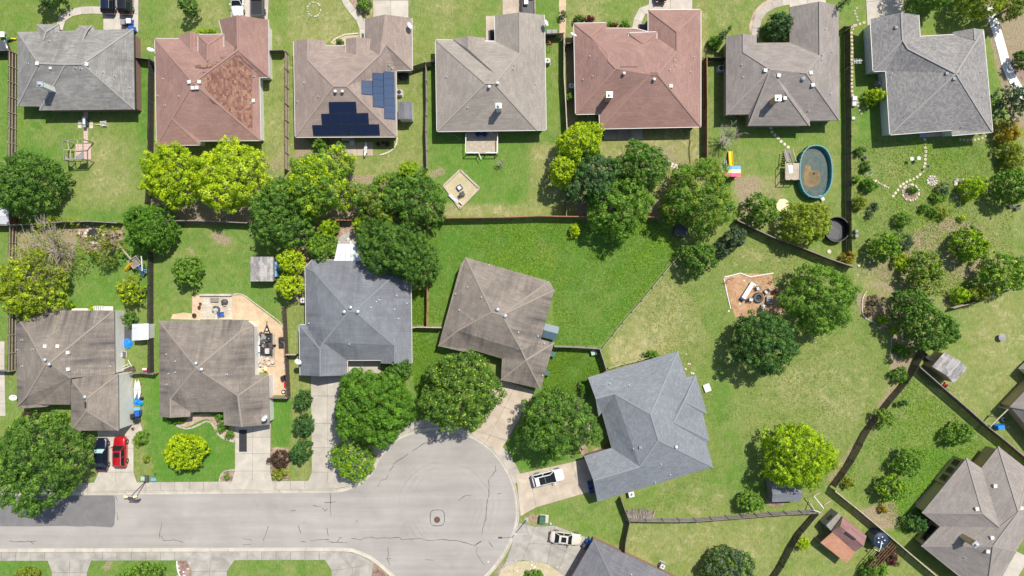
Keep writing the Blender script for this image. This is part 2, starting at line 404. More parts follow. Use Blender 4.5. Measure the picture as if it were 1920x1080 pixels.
# ---------------------------------------------------------------- ground
# zones: (polygon in photo pixels, lush, dry, dirt)
Z = [
 ([(-200,-200),(2200,-200),(2200,1300),(-200,1300)], .45,.35,0.02),
 # front lawns of the upper row
 ([(-99,-99),(262,-99),(262,120),(-99,120)], .50,.25,0), ([(200,-99),(262,-99),(262,30),(200,30)], .4,.3,0),
 ([(262,-99),(436,-99),(436,75),(290,75),(290,110),(262,110)], .40,.42,.05), ([(262,-99),(320,-99),(310,110),(262,110)], .55,.25,0),
 ([(505,-99),(545,-99),(545,105),(505,105)], .55,.22,0), ([(540,-99),(700,-99),(700,80),(540,80)], .22,.52,.02),
 ([(766,-99),(915,-99),(945,30),(915,75),(815,75),(815,125),(770,125)], .40,.42,0), ([(856,-20),(944,-20),(912,72),(850,72)], .60,.25,0),
 ([(1003,-99),(1050,-99),(1050,75),(1003,75)], .7,.15,0), ([(1062,-99),(1216,-99),(1190,50),(1062,75)], .30,.50,.02), ([(1120,10),(1200,-10),(1180,50),(1130,50)], .55,.30,0),
 ([(1312,-99),(1328,-99),(1328,110),(1312,110)], .15,.6,.12), ([(1328,-99),(1420,-99),(1405,65),(1360,110),(1325,110)], .48,.33,.02),
 ([(1548,-99),(1622,-99),(1625,55),(1580,55)], .68,.22,0), ([(1690,-99),(1860,-99),(1850,62),(1700,65)], .62,.2,0),
 ([(1855,-99),(2200,-99),(2200,260),(1900,250),(1872,140),(1843,20)], .0,.3,.75), ([(1846,62),(1862,130),(1875,200),(1862,250),(1845,100)], .6,.2,0),
 # back yards of the upper row
 ([(-99,103),(30,103),(30,425),(-99,425)], .72,.16,0),
 ([(33,120),(283,120),(280,418),(33,425)], .68,.14,0), ([(262,100),(289,100),(288,280),(262,280)], .85,.1,0), ([(33,200),(262,200),(262,228),(33,228)], .7,.2,0),
 ([(289,118),(540,118),(540,420),(284,420)], .25,.5,.25), ([(290,372),(470,372),(475,418),(290,418)], .1,.2,.9), ([(490,120),(537,120),(537,300),(490,300)], .40,.50,.12),
 ([(545,125),(800,125),(802,416),(545,416)], .42,.42,.05), ([(560,330),(800,330),(802,416),(560,416)], .1,.2,.85), ([(553,257),(640,257),(640,300),(553,300)], .15,.3,.6),
 ([(803,125),(1056,72),(1060,408),(806,412)], .74,.14,0), ([(1000,270),(1060,270),(1060,408),(985,408)], .3,.5,.18), ([(806,384),(1030,380),(1030,408),(806,410)], .42,.52,.05), ([(803,125),(822,125),(822,260),(803,260)], .7,.1,.1), ([(1024,75),(1050,75),(1050,250),(1024,250)], .60,.25,0),
 ([(1060,75),(1322,118),(1325,408),(1062,408)], .25,.55,.28), ([(1062,60),(1080,60),(1080,260),(1064,260)], .1,.5,.5), ([(1080,380),(1240,380),(1240,410),(1080,410)],.0,.1,1),
 ([(1325,118),(1583,60),(1592,500),(1440,450),(1327,415)], .56,.30,.05), ([(1330,210),(1500,228),(1570,250),(1560,280),(1340,270)], .62,.25,0), ([(1370,330),(1470,330),(1470,440),(1400,420)], .2,.5,.35), ([(1548,60),(1583,60),(1583,260),(1560,250)],.75,.15,0),
 ([(1590,60),(1650,60),(1650,280),(1592,280)], .68,.18,0), ([(1595,240),(1890,255),(2000,400),(1900,540),(1720,560),(1595,505)], .48,.38,.03),
 ([(1720,425),(1790,405),(1850,430),(1830,520),(1740,540),(1650,520),(1640,470),(1700,450)], .15,.4,.55), ([(1600,480),(1700,480),(1800,520),(1790,600),(1640,600),(1600,540)], .25,.4,.35), ([(1860,240),(2100,240),(2100,420),(1870,420)], .35,.45,.2),
 # lower row back yards
 ([(-99,428),(30,428),(30,700),(-99,700)], .72,.2,0),
 ([(33,425),(280,420),(287,700),(33,700)], .80,.12,0), ([(33,428),(150,428),(130,500),(90,560),(33,560)], .15,.45,.55), ([(140,425),(235,425),(225,470),(160,470)], .1,.3,.75), ([(230,570),(287,570),(287,700),(230,700)], .55,.35,.1),
 ([(288,420),(560,420),(540,560),(540,745),(508,745),(288,690)], .72,.24,0),
 ([(545,423),(665,423),(665,490),(575,490),(565,580),(545,560)], .1,.2,.9),
 ([(540,565),(575,565),(583,905),(540,905)], .42,.45,0),
 ([(770,540),(832,540),(832,612),(770,612)], .78,.14,0), ([(775,620),(832,620),(850,700),(800,800),(770,800)], .84,.10,0),
 ([(805,418),(1090,412),(1230,412),(1276,470),(1128,650),(1040,652),(830,612),(803,600)], .86,.10,0),
 ([(880,640),(1128,655),(1137,695),(1105,750),(1000,740),(960,700)], .86,.08,0), ([(945,830),(1000,790),(1100,850),(1075,862),(992,884),(965,880)], .85,.08,0),
 # large yard behind the blue grey roofed house
 ([(1130,650),(1276,470),(1330,430),(1440,455),(1592,503),(1640,560),(1680,640),(1700,690),(1560,912),(1520,957),(1178,972),(1165,935),(1110,840)], .50,.36,.03),
 ([(1170,935),(1335,870),(1330,720),(1360,700),(1380,820),(1500,950),(1300,968),(1180,968)], .55,.28,0), ([(1140,650),(1240,520),(1300,560),(1330,640),(1250,655),(1150,690)], .20,.62,.06),
 ([(1600,545),(1640,560),(1690,600),(1725,650),(1690,720),(1668,690),(1672,640),(1640,605),(1615,590)], .05,.35,.75),
 ([(1690,690),(1700,700),(1568,912),(1545,900),(1620,800)], .2,.4,.45),
 ([(1178,978),(1525,960),(1440,1100),(1160,1100),(1165,1035)], .42,.42,0), ([(1440,970),(1530,955),(1560,905),(1770,1100),(1430,1100)], .42,.42,.03),
 ([(1568,910),(1710,690),(1930,860),(2100,1000),(1780,1100)], .62,.28,.03), ([(1720,840),(1800,850),(1750,960),(1680,1010),(1640,1000),(1690,900)], .82,.10,0), ([(1590,960),(1680,940),(1690,990),(1640,1000)], .3,.4,.4),
 ([(1705,680),(1775,580),(1880,540),(2100,480),(2100,1000),(1930,860)], .40,.42,0),
 # front lawns along the street
 ([(-99,700),(183,760),(183,906),(-99,906)], .55,.3,0), ([(140,855),(185,855),(185,895),(160,906),(140,906)], .4,.45,.1),
 ([(250,695),(290,695),(290,906),(250,906)], .40,.38,.08), ([(266,702),(300,702),(300,860),(275,860)], .86,.1,0), ([(289,700),(441,700),(441,906),(289,906)], .90,.04,0),
 ([(508,745),(548,745),(545,840),(508,840)], .95,.02,0), ([(504,838),(545,838),(545,903),(504,903)], .2,.2,.5),
 ([(583,690),(583,690),(583,691)], .4,.4,0),
 ([(-99,1045),(99,1045),(99,1200),(-99,1200)], .78,.12,0), ([(160,1045),(332,1045),(332,1200),(160,1200)], .72,.16,.02), ([(425,1045),(622,1045),(622,1200),(425,1200)], .62,.26,0),
 ([(332,1045),(362,1045),(362,1200),(332,1200)], .0,.2,.95), ([(690,1055),(735,1055),(735,1200),(690,1200)], .0,.1,.95),
 ([(985,955),(1165,932),(1178,975),(1165,1040),(1110,1010),(1040,984),(990,978)], .62,.26,0), ([(985,960),(1015,960),(1015,985),(985,985)], .2,.4,.4), ([(1110,1005),(1165,1020),(1165,1040),(1130,1025)], .3,.4,.4),
 ([(930,1050),(1070,1050),(1070,1200),(900,1200)], .3,.3,.5), ([(985,1060),(1045,1065),(1040,1200),(960,1200)], .65,.2,0),
]
# soft patches: u, v, radius u, radius v, d lush, d dry, d dirt
B = [
 (190,290,70,60,-.30,.42,0),(200,360,80,45,-.28,.38,0),(90,250,30,30,-.1,.15,0),(60,290,40,60,.2,-.1,0),(210,405,50,12,.35,-.2,0),
 (412,448,26,16,-.4,.3,.75),(360,470,14,12,-.4,.3,.55),(330,478,12,10,-.3,.3,.3),(115,478,40,50,-.2,.2,.4),(455,530,60,50,.1,-.1,0),
 (1025,478,26,22,-.35,.25,0),(1010,470,10,12,-.2,.15,0),(900,450,60,20,.1,0,0),(1100,560,60,40,-.15,.1,0),(1050,460,70,40,.05,-.05,0),(980,600,120,40,-.15,.12,0),
 (1195,655,60,22,-.2,.3,.08),(1230,600,60,40,.0,.1,0),(1290,600,40,40,.15,-.1,0),(1340,600,40,50,.1,-.1,0),(1420,480,40,18,-.2,.2,.22),(1500,510,70,18,-.2,.2,.1),(1560,690,60,50,0,.15,.12),(1480,720,60,40,-.1,.2,.12),(1600,760,60,60,.0,.1,.05),(1540,760,80,60,-.05,.15,0),(1350,760,25,60,.25,-.2,0),(1255,800,1,1,0,0,0),
 (1250,915,18,12,-.1,.45,.1),(1300,920,14,20,-.1,.4,.08),(1340,935,20,16,-.1,.4,.05),(1290,955,50,8,-.2,.5,.05),(1220,920,40,20,.2,-.1,0),(1400,900,60,40,.2,-.1,0),
 (1290,1020,100,40,-.15,.15,0),(1400,1040,40,50,-.2,.2,.2),(1200,1040,40,40,0,.2,.05),
 (860,20,60,30,-.2,.2,0),(690,40,1,1,0,0,0),(610,60,50,50,-.1,.1,0),(590,15,16,16,.05,0,0),(1110,40,40,30,-.1,.15,0),(1380,20,60,40,-.1,.15,0),
 (975,360,60,20,.05,-.05,0),(900,395,80,12,-.1,.35,0),(870,330,60,40,.1,-.1,0),(1020,290,30,40,-.25,.3,.1),
 (1240,280,50,20,-.1,.15,.1),(1260,305,60,18,-.05,.1,.2),(1560,300,16,100,-.1,.2,.1),(1400,360,30,40,-.1,.2,.3),(1450,240,60,30,.2,-.1,0),
 (1680,310,40,30,-.15,.2,0),(1780,290,80,40,.15,-.15,0),(1650,370,50,60,.05,0,.03),(1820,410,60,30,-.05,.1,.1),(1700,520,60,40,-.2,.1,.3),(1860,480,60,60,-.1,.2,.15),
 (1790,640,40,90,.2,-.1,0),(1870,620,60,60,-.1,.2,0),(1880,700,60,60,-.05,.12,0),(1780,720,40,40,-.1,.2,0),
 (1725,740,40,50,-.1,.1,.15),(1660,770,30,60,.0,.1,.12),(1790,850,60,30,.2,-.1,0),(1640,880,60,40,0,.1,0),(1655,960,40,30,-.2,.1,.35),(1560,1000,40,40,0,.1,0),
 (520,290,18,30,-.2,.2,.3),(515,245,10,30,-.05,.1,.1),(520,75,12,22,-.3,.3,.4),(400,20,30,20,-.1,.1,.2),(330,40,20,30,.1,0,0),
 (100,70,30,30,.1,0,0),(35,40,30,40,.25,-.15,0),(1000,880,20,14,0,0,0),(1000,975,14,10,-.2,.2,.2),(205,1062,10,14,-.3,.2,.7),(540,1068,10,6,-.4,.3,.5),
 (745,320,50,30,-.1,.1,.2),(640,320,30,20,-.1,.1,.1),(818,325,24,14,-.3,.2,.6),(840,395,14,14,-.2,.2,.4),(1050,725,20,40,.05,0,0),(1100,720,20,14,-.1,.1,.05),
 (1700,265,80,16,.2,-.1,0),(1620,250,20,50,.2,-.1,0),(1735,130,40,40,.2,-.1,0),(1180,800,1,1,0,0,0),
]
def build_ground():
    xs = np.concatenate([[-400, -250, -160, -120, -100, -90], np.arange(-82, 82.1, 0.33), [90, 100, 120, 160, 250, 400]])
    ys = np.concatenate([[-400, -250, -160, -110, -80, -62], np.arange(-48, 48.1, 0.33), [62, 80, 110, 160, 250, 400]])
    X, Y = np.meshgrid(xs, ys); U = X / S + 960; V = 540 - Y / S
    jx = 5 * np.sin(U * .05 + V * .03) + 3 * np.sin(V * .11 + 1); 
    lush = np.zeros(X.shape); dry = np.zeros(X.shape); dirt = np.zeros(X.shape)
    for poly, a, b, c in Z:
        m = pip(poly, U, V); lush[m] = a; dry[m] = b; dirt[m] = c
    for u, v, ru, rv, a, b, c in B:
        ph = u * .7
        w = np.exp(-(((U - u + 4 * np.sin(V * .15 + ph)) / ru) ** 2 + ((V - v + 4 * np.sin(U * .13 + ph)) / rv) ** 2) * 1.3)
        lush += a * w; dry += b * w; dirt += c * w
    # wheel arcs left by mowing behind the blue grey roofed house
    rr = np.hypot(U - 1245, (V - 690) * 1.25)
    w = np.exp(-((U - 1270) / 60) ** 2 - ((V - 610) / 38) ** 2)
    dry += w * 0.22 * np.sin(rr * .55); lush -= w * 0.10 * np.sin(rr * .55)
    st = pip([(805,418),(1230,412),(1276,470),(1128,650),(1040,652),(830,612)], U, V)
    lush = lush + st * 0.05 * np.sin(U * .23 + V * .05)
    m = pip([(33,120),(283,120),(280,418),(33,425)], U, V); lush += m * 0.0
    for _ in range(2):
        for A_ in (lush, dry, dirt):
            A_[1:-1, 1:-1] = (A_[1:-1, 1:-1] * 2 + A_[:-2, 1:-1] + A_[2:, 1:-1] + A_[1:-1, :-2] + A_[1:-1, 2:]) / 6
    ny, nx = X.shape; N = nx * ny
    me = bpy.data.meshes.new('ground'); co = np.stack([X, Y, np.zeros_like(X)], -1).reshape(-1, 3)
    me.vertices.add(N); me.vertices.foreach_set('co', co.ravel())
    i = np.arange(ny - 1)[:, None] * nx + np.arange(nx - 1)[None]; q = np.stack([i, i + 1, i + nx + 1, i + nx], -1).reshape(-1, 4)
    me.loops.add(q.size); me.loops.foreach_set('vertex_index', q.ravel().astype(np.int32))
    me.polygons.add(len(q)); me.polygons.foreach_set('loop_start', (np.arange(len(q)) * 4).astype(np.int32))
    me.update(calc_edges=True)
    ca = me.color_attributes.new('zone', 'FLOAT_COLOR', 'POINT')
    col = np.stack([np.clip(lush, 0, 1), np.clip(dry, 0, 1), np.clip(dirt, 0, 1), np.ones_like(lush)], -1).reshape(-1)
    ca.data.foreach_set('color', col.astype(np.float32))
    m, nt, bs = newmat('grass and bare soil')
    at = nt.nodes.new('ShaderNodeAttribute'); at.attribute_name = 'zone'
    sp = nt.nodes.new('ShaderNodeSeparateColor'); nt.links.new(at.outputs['Color'], sp.inputs[0])
    v = worldpos(nt)
    n1 = noise(nt, v, 0.16, 6, 0.66, 0.9); n2 = noise(nt, v, 1.3, 5, 0.65, 0.5); n3 = noise(nt, v, 6.5, 4, 0.7); n4 = noise(nt, v, 0.42, 5, 0.68, 1.5)
    vs_ = worldpos(nt, (1.0, 0.28, 1)); n5 = noise(nt, vs_, 5.0, 3, 0.7)
    cen = lambda x, k: mth(nt, 'MULTIPLY', mth(nt, 'SUBTRACT', x, 0.5), k)
    lu = mth(nt, 'ADD', sp.outputs[0], mth(nt, 'ADD', cen(n1, 1.1), cen(n2, .6)), clamp=True)
    dr = mth(nt, 'ADD', sp.outputs[1], mth(nt, 'ADD', cen(n4, 1.35), mth(nt, 'ADD', cen(n2, .9), cen(n3, .7))), clamp=True)
    di = ramp(nt, mth(nt, 'ADD', sp.outputs[2], mth(nt, 'ADD', cen(n2, .8), cen(n3, .5))), 0.33, 0.52)
    base = mixc(nt, lu, (0.180, 0.222, 0.045), (0.085, 0.205, 0.026))
    base = mixc(nt, mth(nt, 'MULTIPLY', dr, 0.80), base, (0.310, 0.282, 0.130))
    # thin straw streaks and thatch, denser where the turf is dry; darker tufts elsewhere
    ns = noise(nt, v, 0.75, 6, 0.72, 2.2); nk = noise(nt, v, 0.35, 4, 0.6, 0.5)
    st_ = mth(nt, 'MULTIPLY', ramp(nt, mth(nt, 'ADD', ns, cen(sp.outputs[1], .42)), 0.50, 0.66), ramp(nt, nk, .40, .60))
    base = mixc(nt, mth(nt, 'MULTIPLY', st_, 0.78), base, (0.42, 0.375, 0.21))
    n6 = noise(nt, v, 0.55, 5, 0.65, 0.8)
    base = mixc(nt, mth(nt, 'MULTIPLY', ramp(nt, n6, .50, .66), 0.36), base, (0.060, 0.140, 0.022))
    soil = mixc(nt, ramp(nt, n3, .3, .7), (0.20, 0.145, 0.10), (0.40, 0.32, 0.23))
    base = mixc(nt, mth(nt, 'MULTIPLY', di, 0.85), base, soil)
    fine = mth(nt, 'ADD', mth(nt, 'MULTIPLY', n3, 0.5), mth(nt, 'MULTIPLY', n5, 0.5))
    base = mixc(nt, 1.0, base, mixc(nt, ramp(nt, fine, .32, .68), (0.62, 0.66, 0.58), (1.34, 1.30, 1.34)), 'MULTIPLY')
    nt.links.new(base, bs.inputs['Base Color']); bs.inputs['Roughness'].default_value = 0.95; bs.inputs['Specular IOR Level'].default_value = 0.15
    bump(nt, bs, fine, 0.55, 0.10)
    me.materials.append(m)
    struct(link('ground', me))
build_ground()

# ---------------------------------------------------------------- road
ROAD = [(-160,928),(150,928),(480,925),(600,924),(633,923),(656,918),(680,906),(700,886),(712,862),(731,838),(757,820),(792,810),(835,807),(880,820),(915,842),(941,872),(958,906),(966,942),(966,976),(957,1008),(937,1045),(910,1077),(884,1096),(840,1108),(795,1107),(762,1096),(735,1074),(715,1056),(693,1041),(668,1031),(640,1027),(480,1027),(-160,1029)]
road = smooth_path(ROAD, 5)
def sheet(name, poly_px, z, mat, px=True, kind='structure', parent=None):
    p = ensure_ccw(Gs(poly_px) if px else poly_px); b = MB(); b.add([(x, y, z) for x, y in p], [tuple(range(len(p)))])
    o = b.build(name, mat); 
    if kind: struct(o, kind)
    return o
m, nt, bs = newmat('worn asphalt'); v = worldpos(nt)
a = mixc(nt, ramp(nt, noise(nt, v, 0.18, 5, .6, .4), .3, .7), (0.300, 0.276, 0.250), (0.375, 0.348, 0.318))
str_ = noise(nt, worldpos(nt, (0.05, 0.9, 1)), 1.0, 4, .6)
a = mixc(nt, 1.0, a, mixc(nt, ramp(nt, str_, .3, .7), (0.90,) * 3, (1.08,) * 3), 'MULTIPLY')
a = mixc(nt, 1.0, a, mixc(nt, ramp(nt, noise(nt, v, 16, 3, .8), .25, .75), (0.85,) * 3, (1.13,) * 3), 'MULTIPLY')
# tyre arcs around the turning circle
sx = nt.nodes.new('ShaderNodeSeparateXYZ'); nt.links.new(v, sx.inputs[0])
cx, cy = G(836, 955)
dx = mth(nt, 'SUBTRACT', sx.outputs[0], cx); dy = mth(nt, 'SUBTRACT', sx.outputs[1], cy)
r_ = mth(nt, 'ADD', mth(nt, 'SQRT', mth(nt, 'ADD', mth(nt, 'MULTIPLY', dx, dx), mth(nt, 'MULTIPLY', dy, dy))), mth(nt, 'MULTIPLY', noise(nt, v, .12, 3), 3.2))
tmask = mth(nt, 'MULTIPLY', ramp(nt, r_, 4.5, 6.8), ramp(nt, r_, 9.8, 8.6))
tl = mth(nt, 'MULTIPLY', tmask, ramp(nt, mth(nt, 'SINE', mth(nt, 'MULTIPLY', r_, 7.5)), .1, 1.0))
tl = mth(nt, 'MULTIPLY', tl, ramp(nt, noise(nt, v, .2, 3), .42, .6))
a = mixc(nt, mth(nt, 'MULTIPLY', tl, .22), a, (0.17, 0.165, 0.16))
a = mixc(nt, mth(nt, 'MULTIPLY', ramp(nt, noise(nt, v, 1.3, 3), .68, .75), .35), a, (0.2, 0.18, 0.16))
nt.links.new(a, bs.inputs['Base Color']); bs.inputs['Roughness'].default_value = .92; bump(nt, bs, noise(nt, v, 25, 3), .3, .012)
M['asphalt'] = m
sheet('road', road, 0.006, 'asphalt')
M['asphalt_new'] = concrete('newer asphalt patch', (0.18, 0.172, 0.172), 0.5)
patch = [(-160,929.5),(150,929.5)] + [(x, 929.0) for x in (170, 190, 214)] + [(216,934),(215.5,950),(216.5,962),(215,975),(214.5,984),(210,989),(196,988),(170,986.5),(150,987.5),(120,986),(60,987),(-160,986)]
sheet('road_patch', patch, 0.011, 'asphalt_new')
# tar filled cracks: many small ribbons lying on the road
M['tar'] = pm('crack sealing tar', (0.10, 0.095, 0.09), 0.7, 0.3)
def ribbon(b, pts, w, z, jit=0.0):
    p = [Vector((*G(*q), 0)) for q in pts]
    vs = []
    for i, q in enumerate(p):
        d = (p[min(i + 1, len(p) - 1)] - p[max(i - 1, 0)]).normalized(); n = Vector((-d.y, d.x, 0))
        ww = w * (0.6 + 0.8 * rnd.random()) / 2
        vs += [(q + n * ww + Vector((0, 0, z)))[:], (q - n * ww + Vector((0, 0, z)))[:]]
    b.add(vs, [(2 * i + 1, 2 * i + 3, 2 * i + 2, 2 * i) for i in range(len(p) - 1)])
def wig(pts, step=5, amp=0.9):
    out = []
    for (x0, y0), (x1, y1) in zip(pts[:-1], pts[1:]):
        n = max(1, int(math.hypot(x1 - x0, y1 - y0) / step))
        for k in range(n):
            t = k / n; out.append((x0 + (x1 - x0) * t + rnd.uniform(-amp, amp) * (k > 0), y0 + (y1 - y0) * t + rnd.uniform(-amp, amp) * (k > 0)))
    return out + [pts[-1]]
T3 = lambda pts: [(480 + x / 4, 810 + y / 4) for x, y in pts]
T0 = lambda pts: [(x / 4, 810 + y / 4) for x, y in pts]
cr = [T3(p) for p in [[(715,798),(780,810),(850,788),(920,797),(1080,792),(1090,808),(1220,797),(1300,815),(1400,805),(1505,815)],[(405,815),(550,806)],[(530,822),(620,828),(685,828)],[(610,825),(630,790),(648,798)],
 [(555,458),(562,632)],[(515,530),(600,522)],[(430,550),(490,560)],[(500,570),(518,595)],[(518,595),(535,572)],[(320,700),(337,755)],[(530,720),(543,780)],[(95,705),(55,815)],[(260,590),(298,590)],[(335,822),(370,822)],
 [(990,860),(992,930),(975,945),(1010,948)],[(985,950),(1005,1000)],[(1795,248),(1800,290),(1745,355),(1745,480),(1730,545),(1725,640),(1690,770)],[(1655,910),(1685,960),(1718,1003)],[(1645,850),(1690,820),(1635,845),(1660,870),(1650,905)],
 [(1745,820),(1775,862)],[(1520,515),(1575,475),(1615,470)],[(915,410),(940,360),(975,355),(990,320)],[(1000,290),(1035,250)],[(1025,243),(1090,200),(1140,165)],[(1170,150),(1250,90),(1380,60)],[(1270,958),(1330,962)],[(1505,815),(1600,840),(1640,850)],[(1810,465),(1840,458)],[(755,660),(757,678)]]]
cr += [T0(p) for p in [[(1215,680),(1200,745),(1195,798)],[(1210,778),(1230,815),(1300,808),(1375,828)],[(70,815),(120,825),(230,822),(255,842)],[(230,822),(272,820)],[(1820,802),(1890,812)],[(1820,848),(1880,842)],[(868,480),(882,520)],[(878,600),(884,660)]]]
b = MB()
for p in cr: ribbon(b, wig(p), 0.085, 0.016)
ring = [(820 + 13.5 * math.copysign(abs(math.cos(t)) ** .6, math.cos(t)), 971 + 15 * math.copysign(abs(math.sin(t)) ** .6, math.sin(t))) for t in np.linspace(0, 2 * math.pi, 25)]
ribbon(b, ring, 0.10, 0.016)
struct(b.build('crack_sealing', 'tar'), 'stuff')
t = thing('manhole_cover', 'round rusty manhole cover in the turning circle', 'manhole cover', (*G(819.5, 974.5), 0.01))
b = MB(); b.lathe([(0.47, 0), (0.47, 0.02), (0.40, 0.022)], n=28); b.build('frame_ring', 'dgrey', t)
b = MB(); b.lathe([(0.39, 0), (0.39, 0.03), (0.30, 0.035)], n=28); 
for k in range(8): b.box((0.27 * math.cos(k * .785), 0.27 * math.sin(k * .785), 0.036), (0.1, 0.05, 0.012), k * .785)
b.build('lid', 'rust', t)

# kerb, gutter and pavement follow the road edge
def offs(path, d):
    out = []
    for i in range(len(path)):
        a = path[max(0, i - 1)]; c = path[min(len(path) - 1, i + 1)]
        dx, dy = c[0] - a[0], c[1] - a[1]; L = math.hypot(dx, dy) or 1
        out.append((path[i][0] + dy / L * d, path[i][1] - dx / L * d))
    return out
def resample(path, step):
    ds = [0]
    for p, q in zip(path[:-1], path[1:]): ds.append(ds[-1] + math.hypot(q[0] - p[0], q[1] - p[1]))
    n = max(1, round(ds[-1] / step)); tt = np.linspace(0, ds[-1], n + 1)
    return list(zip(np.interp(tt, ds, [p[0] for p in path]), np.interp(tt, ds, [p[1] for p in path])))
fine = resample(road, 6.0)
g_in, g_out, k_out, k_top = fine, offs(fine, 4.2), offs(fine, 6.4), offs(fine, 7.0)
kerb = thing('kerb', 'pale concrete kerb and gutter round the road', 'kerb'); del kerb['category']; struct(kerb)
for i in range(0, len(fine) - 1, 6):
    j = min(i + 6, len(fine) - 1); b = MB()
    prof = [(g_in, 0.012), (g_out, 0.03), (offs(fine, 4.9), 0.12), (k_out, 0.14), (k_top, 0.06)]
    n = j - i + 1; vs = []
    for path, z in prof:
        for k in range(i, j + 1):
            x, y = G(*path[k]); 
            if k == j: 
                x0, y0 = G(*path[k - 1]); x -= (x - x0) * 0.05; y -= (y - y0) * 0.05
            vs.append((x, y, z))
    fs = [(r * n + k, r * n + k + 1, (r + 1) * n + k + 1, (r + 1) * n + k) for r in range(4) for k in range(n - 1)]
    b.add(vs, fs); b.build('kerb_segment', 'concrete_new', kerb)
def slabs(parent, quad, nu, nv, mat, z=0.055, gap=0.35, name='concrete_slab'):
    """quad in px: corner order a,b,c,d; nu splits a-b, nv splits a-d; every slab a piece with an open joint"""
    a, b_, c, d = [Vector(q) for q in quad]
    f = lambda s, t: (a * (1 - s) * (1 - t) + b_ * s * (1 - t) + c * s * t + d * (1 - s) * t)
    us = nu if hasattr(nu, '__len__') else [k / nu for k in range(nu + 1)]
    vs_ = nv if hasattr(nv, '__len__') else [k / nv for k in range(nv + 1)]
    for s0, s1 in zip(us[:-1], us[1:]):
        for t0, t1 in zip(vs_[:-1], vs_[1:]):
            pts = [f(s0, t0), f(s1, t0), f(s1, t1), f(s0, t1)]; ce = sum(pts, Vector((0, 0))) / 4
            pp = []
            for p in pts:
                dd = ce - p; pp.append(p + dd.normalized() * gap)
            mb = MB(); mb.prism([G(*p) for p in pp], 0.0, z + rnd.uniform(-.002, .002), cap0=False); mb.build(name, mat, parent, world=True)
    mb = MB(); mb.prism([G(*q) for q in quad], 0.0, z - 0.03, cap0=False); mb.build('joint_bed', 'joint', parent, world=True)
def paving(name, label):
    e = bpy.data.objects.new(name, None); C.objects.link(e); e['kind'] = 'structure'; e['label'] = label; return e
pv = paving('pavement', 'concrete pavement along the street and round the turning circle')
walk_in, walk_out = offs(fine, 7.4), offs(fine, 23)
# pavement runs (index by fraction of path): keep slabs only where the photo shows pavement
def walk_run(u0, u1, step=27, mat='concrete', cond=None):
    global fine
    acc = 0; seg = []
    ri = resample(offs(road, 7.2), step); ro = []
    base = offs(road, 7.2); base_o = offs(road, 23)
    ds = [0]
    for p, q in zip(base[:-1], base[1:]): ds.append(ds[-1] + math.hypot(q[0] - p[0], q[1] - p[1]))
    n = round(ds[-1] / step); tt = np.linspace(0, ds[-1], n + 1)
    I = list(zip(np.interp(tt, ds, [p[0] for p in base]), np.interp(tt, ds, [p[1] for p in base])))
    O = list(zip(np.interp(tt, ds, [p[0] for p in base_o]), np.interp(tt, ds, [p[1] for p in base_o])))
    for k in range(n):
        mx_, my_ = (I[k][0] + I[k + 1][0]) / 2, (I[k][1] + I[k + 1][1]) / 2
        if cond and not cond(mx_, my_): continue
        slabs(pv, [I[k], I[k + 1], O[k + 1], O[k]], 1, 1, 'concrete' if my_ < 1000 else 'concrete_grey', z=0.05)
walk_run(0, 1, cond=lambda x, y: (y < 1000 and x < 700) or (700 <= x < 870 and y < 860) or (y > 1000 and x < 705) or (925 < x and y < 895) )

def drive(name, label, quads):
    e = paving(name, label)
    for q, nu, nv, mat in quads: slabs(e, q, nu, nv, mat, z=0.07)
    return e
drive('driveway', 'concrete driveway with a red and a dark blue car', [([(183,795),(251,795),(251,885),(185,885)],2,[0,.5,1],'concrete_new'),([(185,885),(251,885),(262,919),(170,921)],2,1,'concrete_new')])
drive('driveway', 'concrete driveway with a dark mat lying by the garage', [([(441,790),(508,790),(507,883),(441,883)],2,[0,.32,.65,1],'concrete_new'),([(441,883),(507,883),(513,918),(430,918)],2,1,'concrete_new')])
drive('driveway', 'long stained driveway under two trees', [([(583,695),(645,695),(645,885),(585,885)],[0,.5,1],[0,.25,.52,.76,1],'concrete'),([(585,885),(645,885),(656,911),(571,917)],2,1,'concrete'),([(645,820),(700,835),(690,880),(645,885)],1,2,'concrete'),([(645,885),(690,880),(676,900),(656,911)],1,1,'concrete')])
drive('driveway', 'sandy driveway running out under the tree with yellow tips', [([(932,708),(1004,734),(950,826),(888,806)],[0,.5,1],[0,.45,1],'concrete_pink'),([(888,806),(950,826),(937,848),(884,813)],[0,.5,1],1,'concrete_pink')])
drive('driveway', 'sandy driveway with the white car on it', [([(991,884),(1072,866),(1089,927),(1005,951)],[0,.5,1],1,'concrete_pink'),([(1072,866),(1102,858),(1128,916),(1089,927)],1,1,'concrete_pink'),([(968,889),(991,884),(1005,951),(976,968)],1,1,'concrete_pink')])
drive('driveway', 'stained driveway with the champagne sedan', [([(974,980),(1003,987),(980,1050),(949,1052)],1,1,'concrete_grey'),([(1003,987),(1040,985),(1026,1056),(980,1050)],1,[0,.5,1],'concrete_grey'),([(1040,985),(1110,1011),(1066,1085),(1026,1056)],[0,.5,1],[0,.5,1],'concrete_grey'),([(949,1052),(980,1050),(948,1062),(930,1078)],1,1,'concrete_grey')])
drive('driveway', 'driveway apron on the bottom edge left of the striped lawn', [([(84,1036),(177,1036),(164,1073),(98,1073)],2,1,'concrete_grey'),([(98,1073),(164,1073),(164,1130),(98,1130)],2,2,'concrete_grey')])
drive('driveway', 'driveway apron on the bottom edge beside the bark bed', [([(343,1036),(450,1036),(426,1071),(360,1071)],2,1,'concrete_grey'),([(360,1071),(426,1071),(426,1130),(360,1130)],2,2,'concrete_grey')])
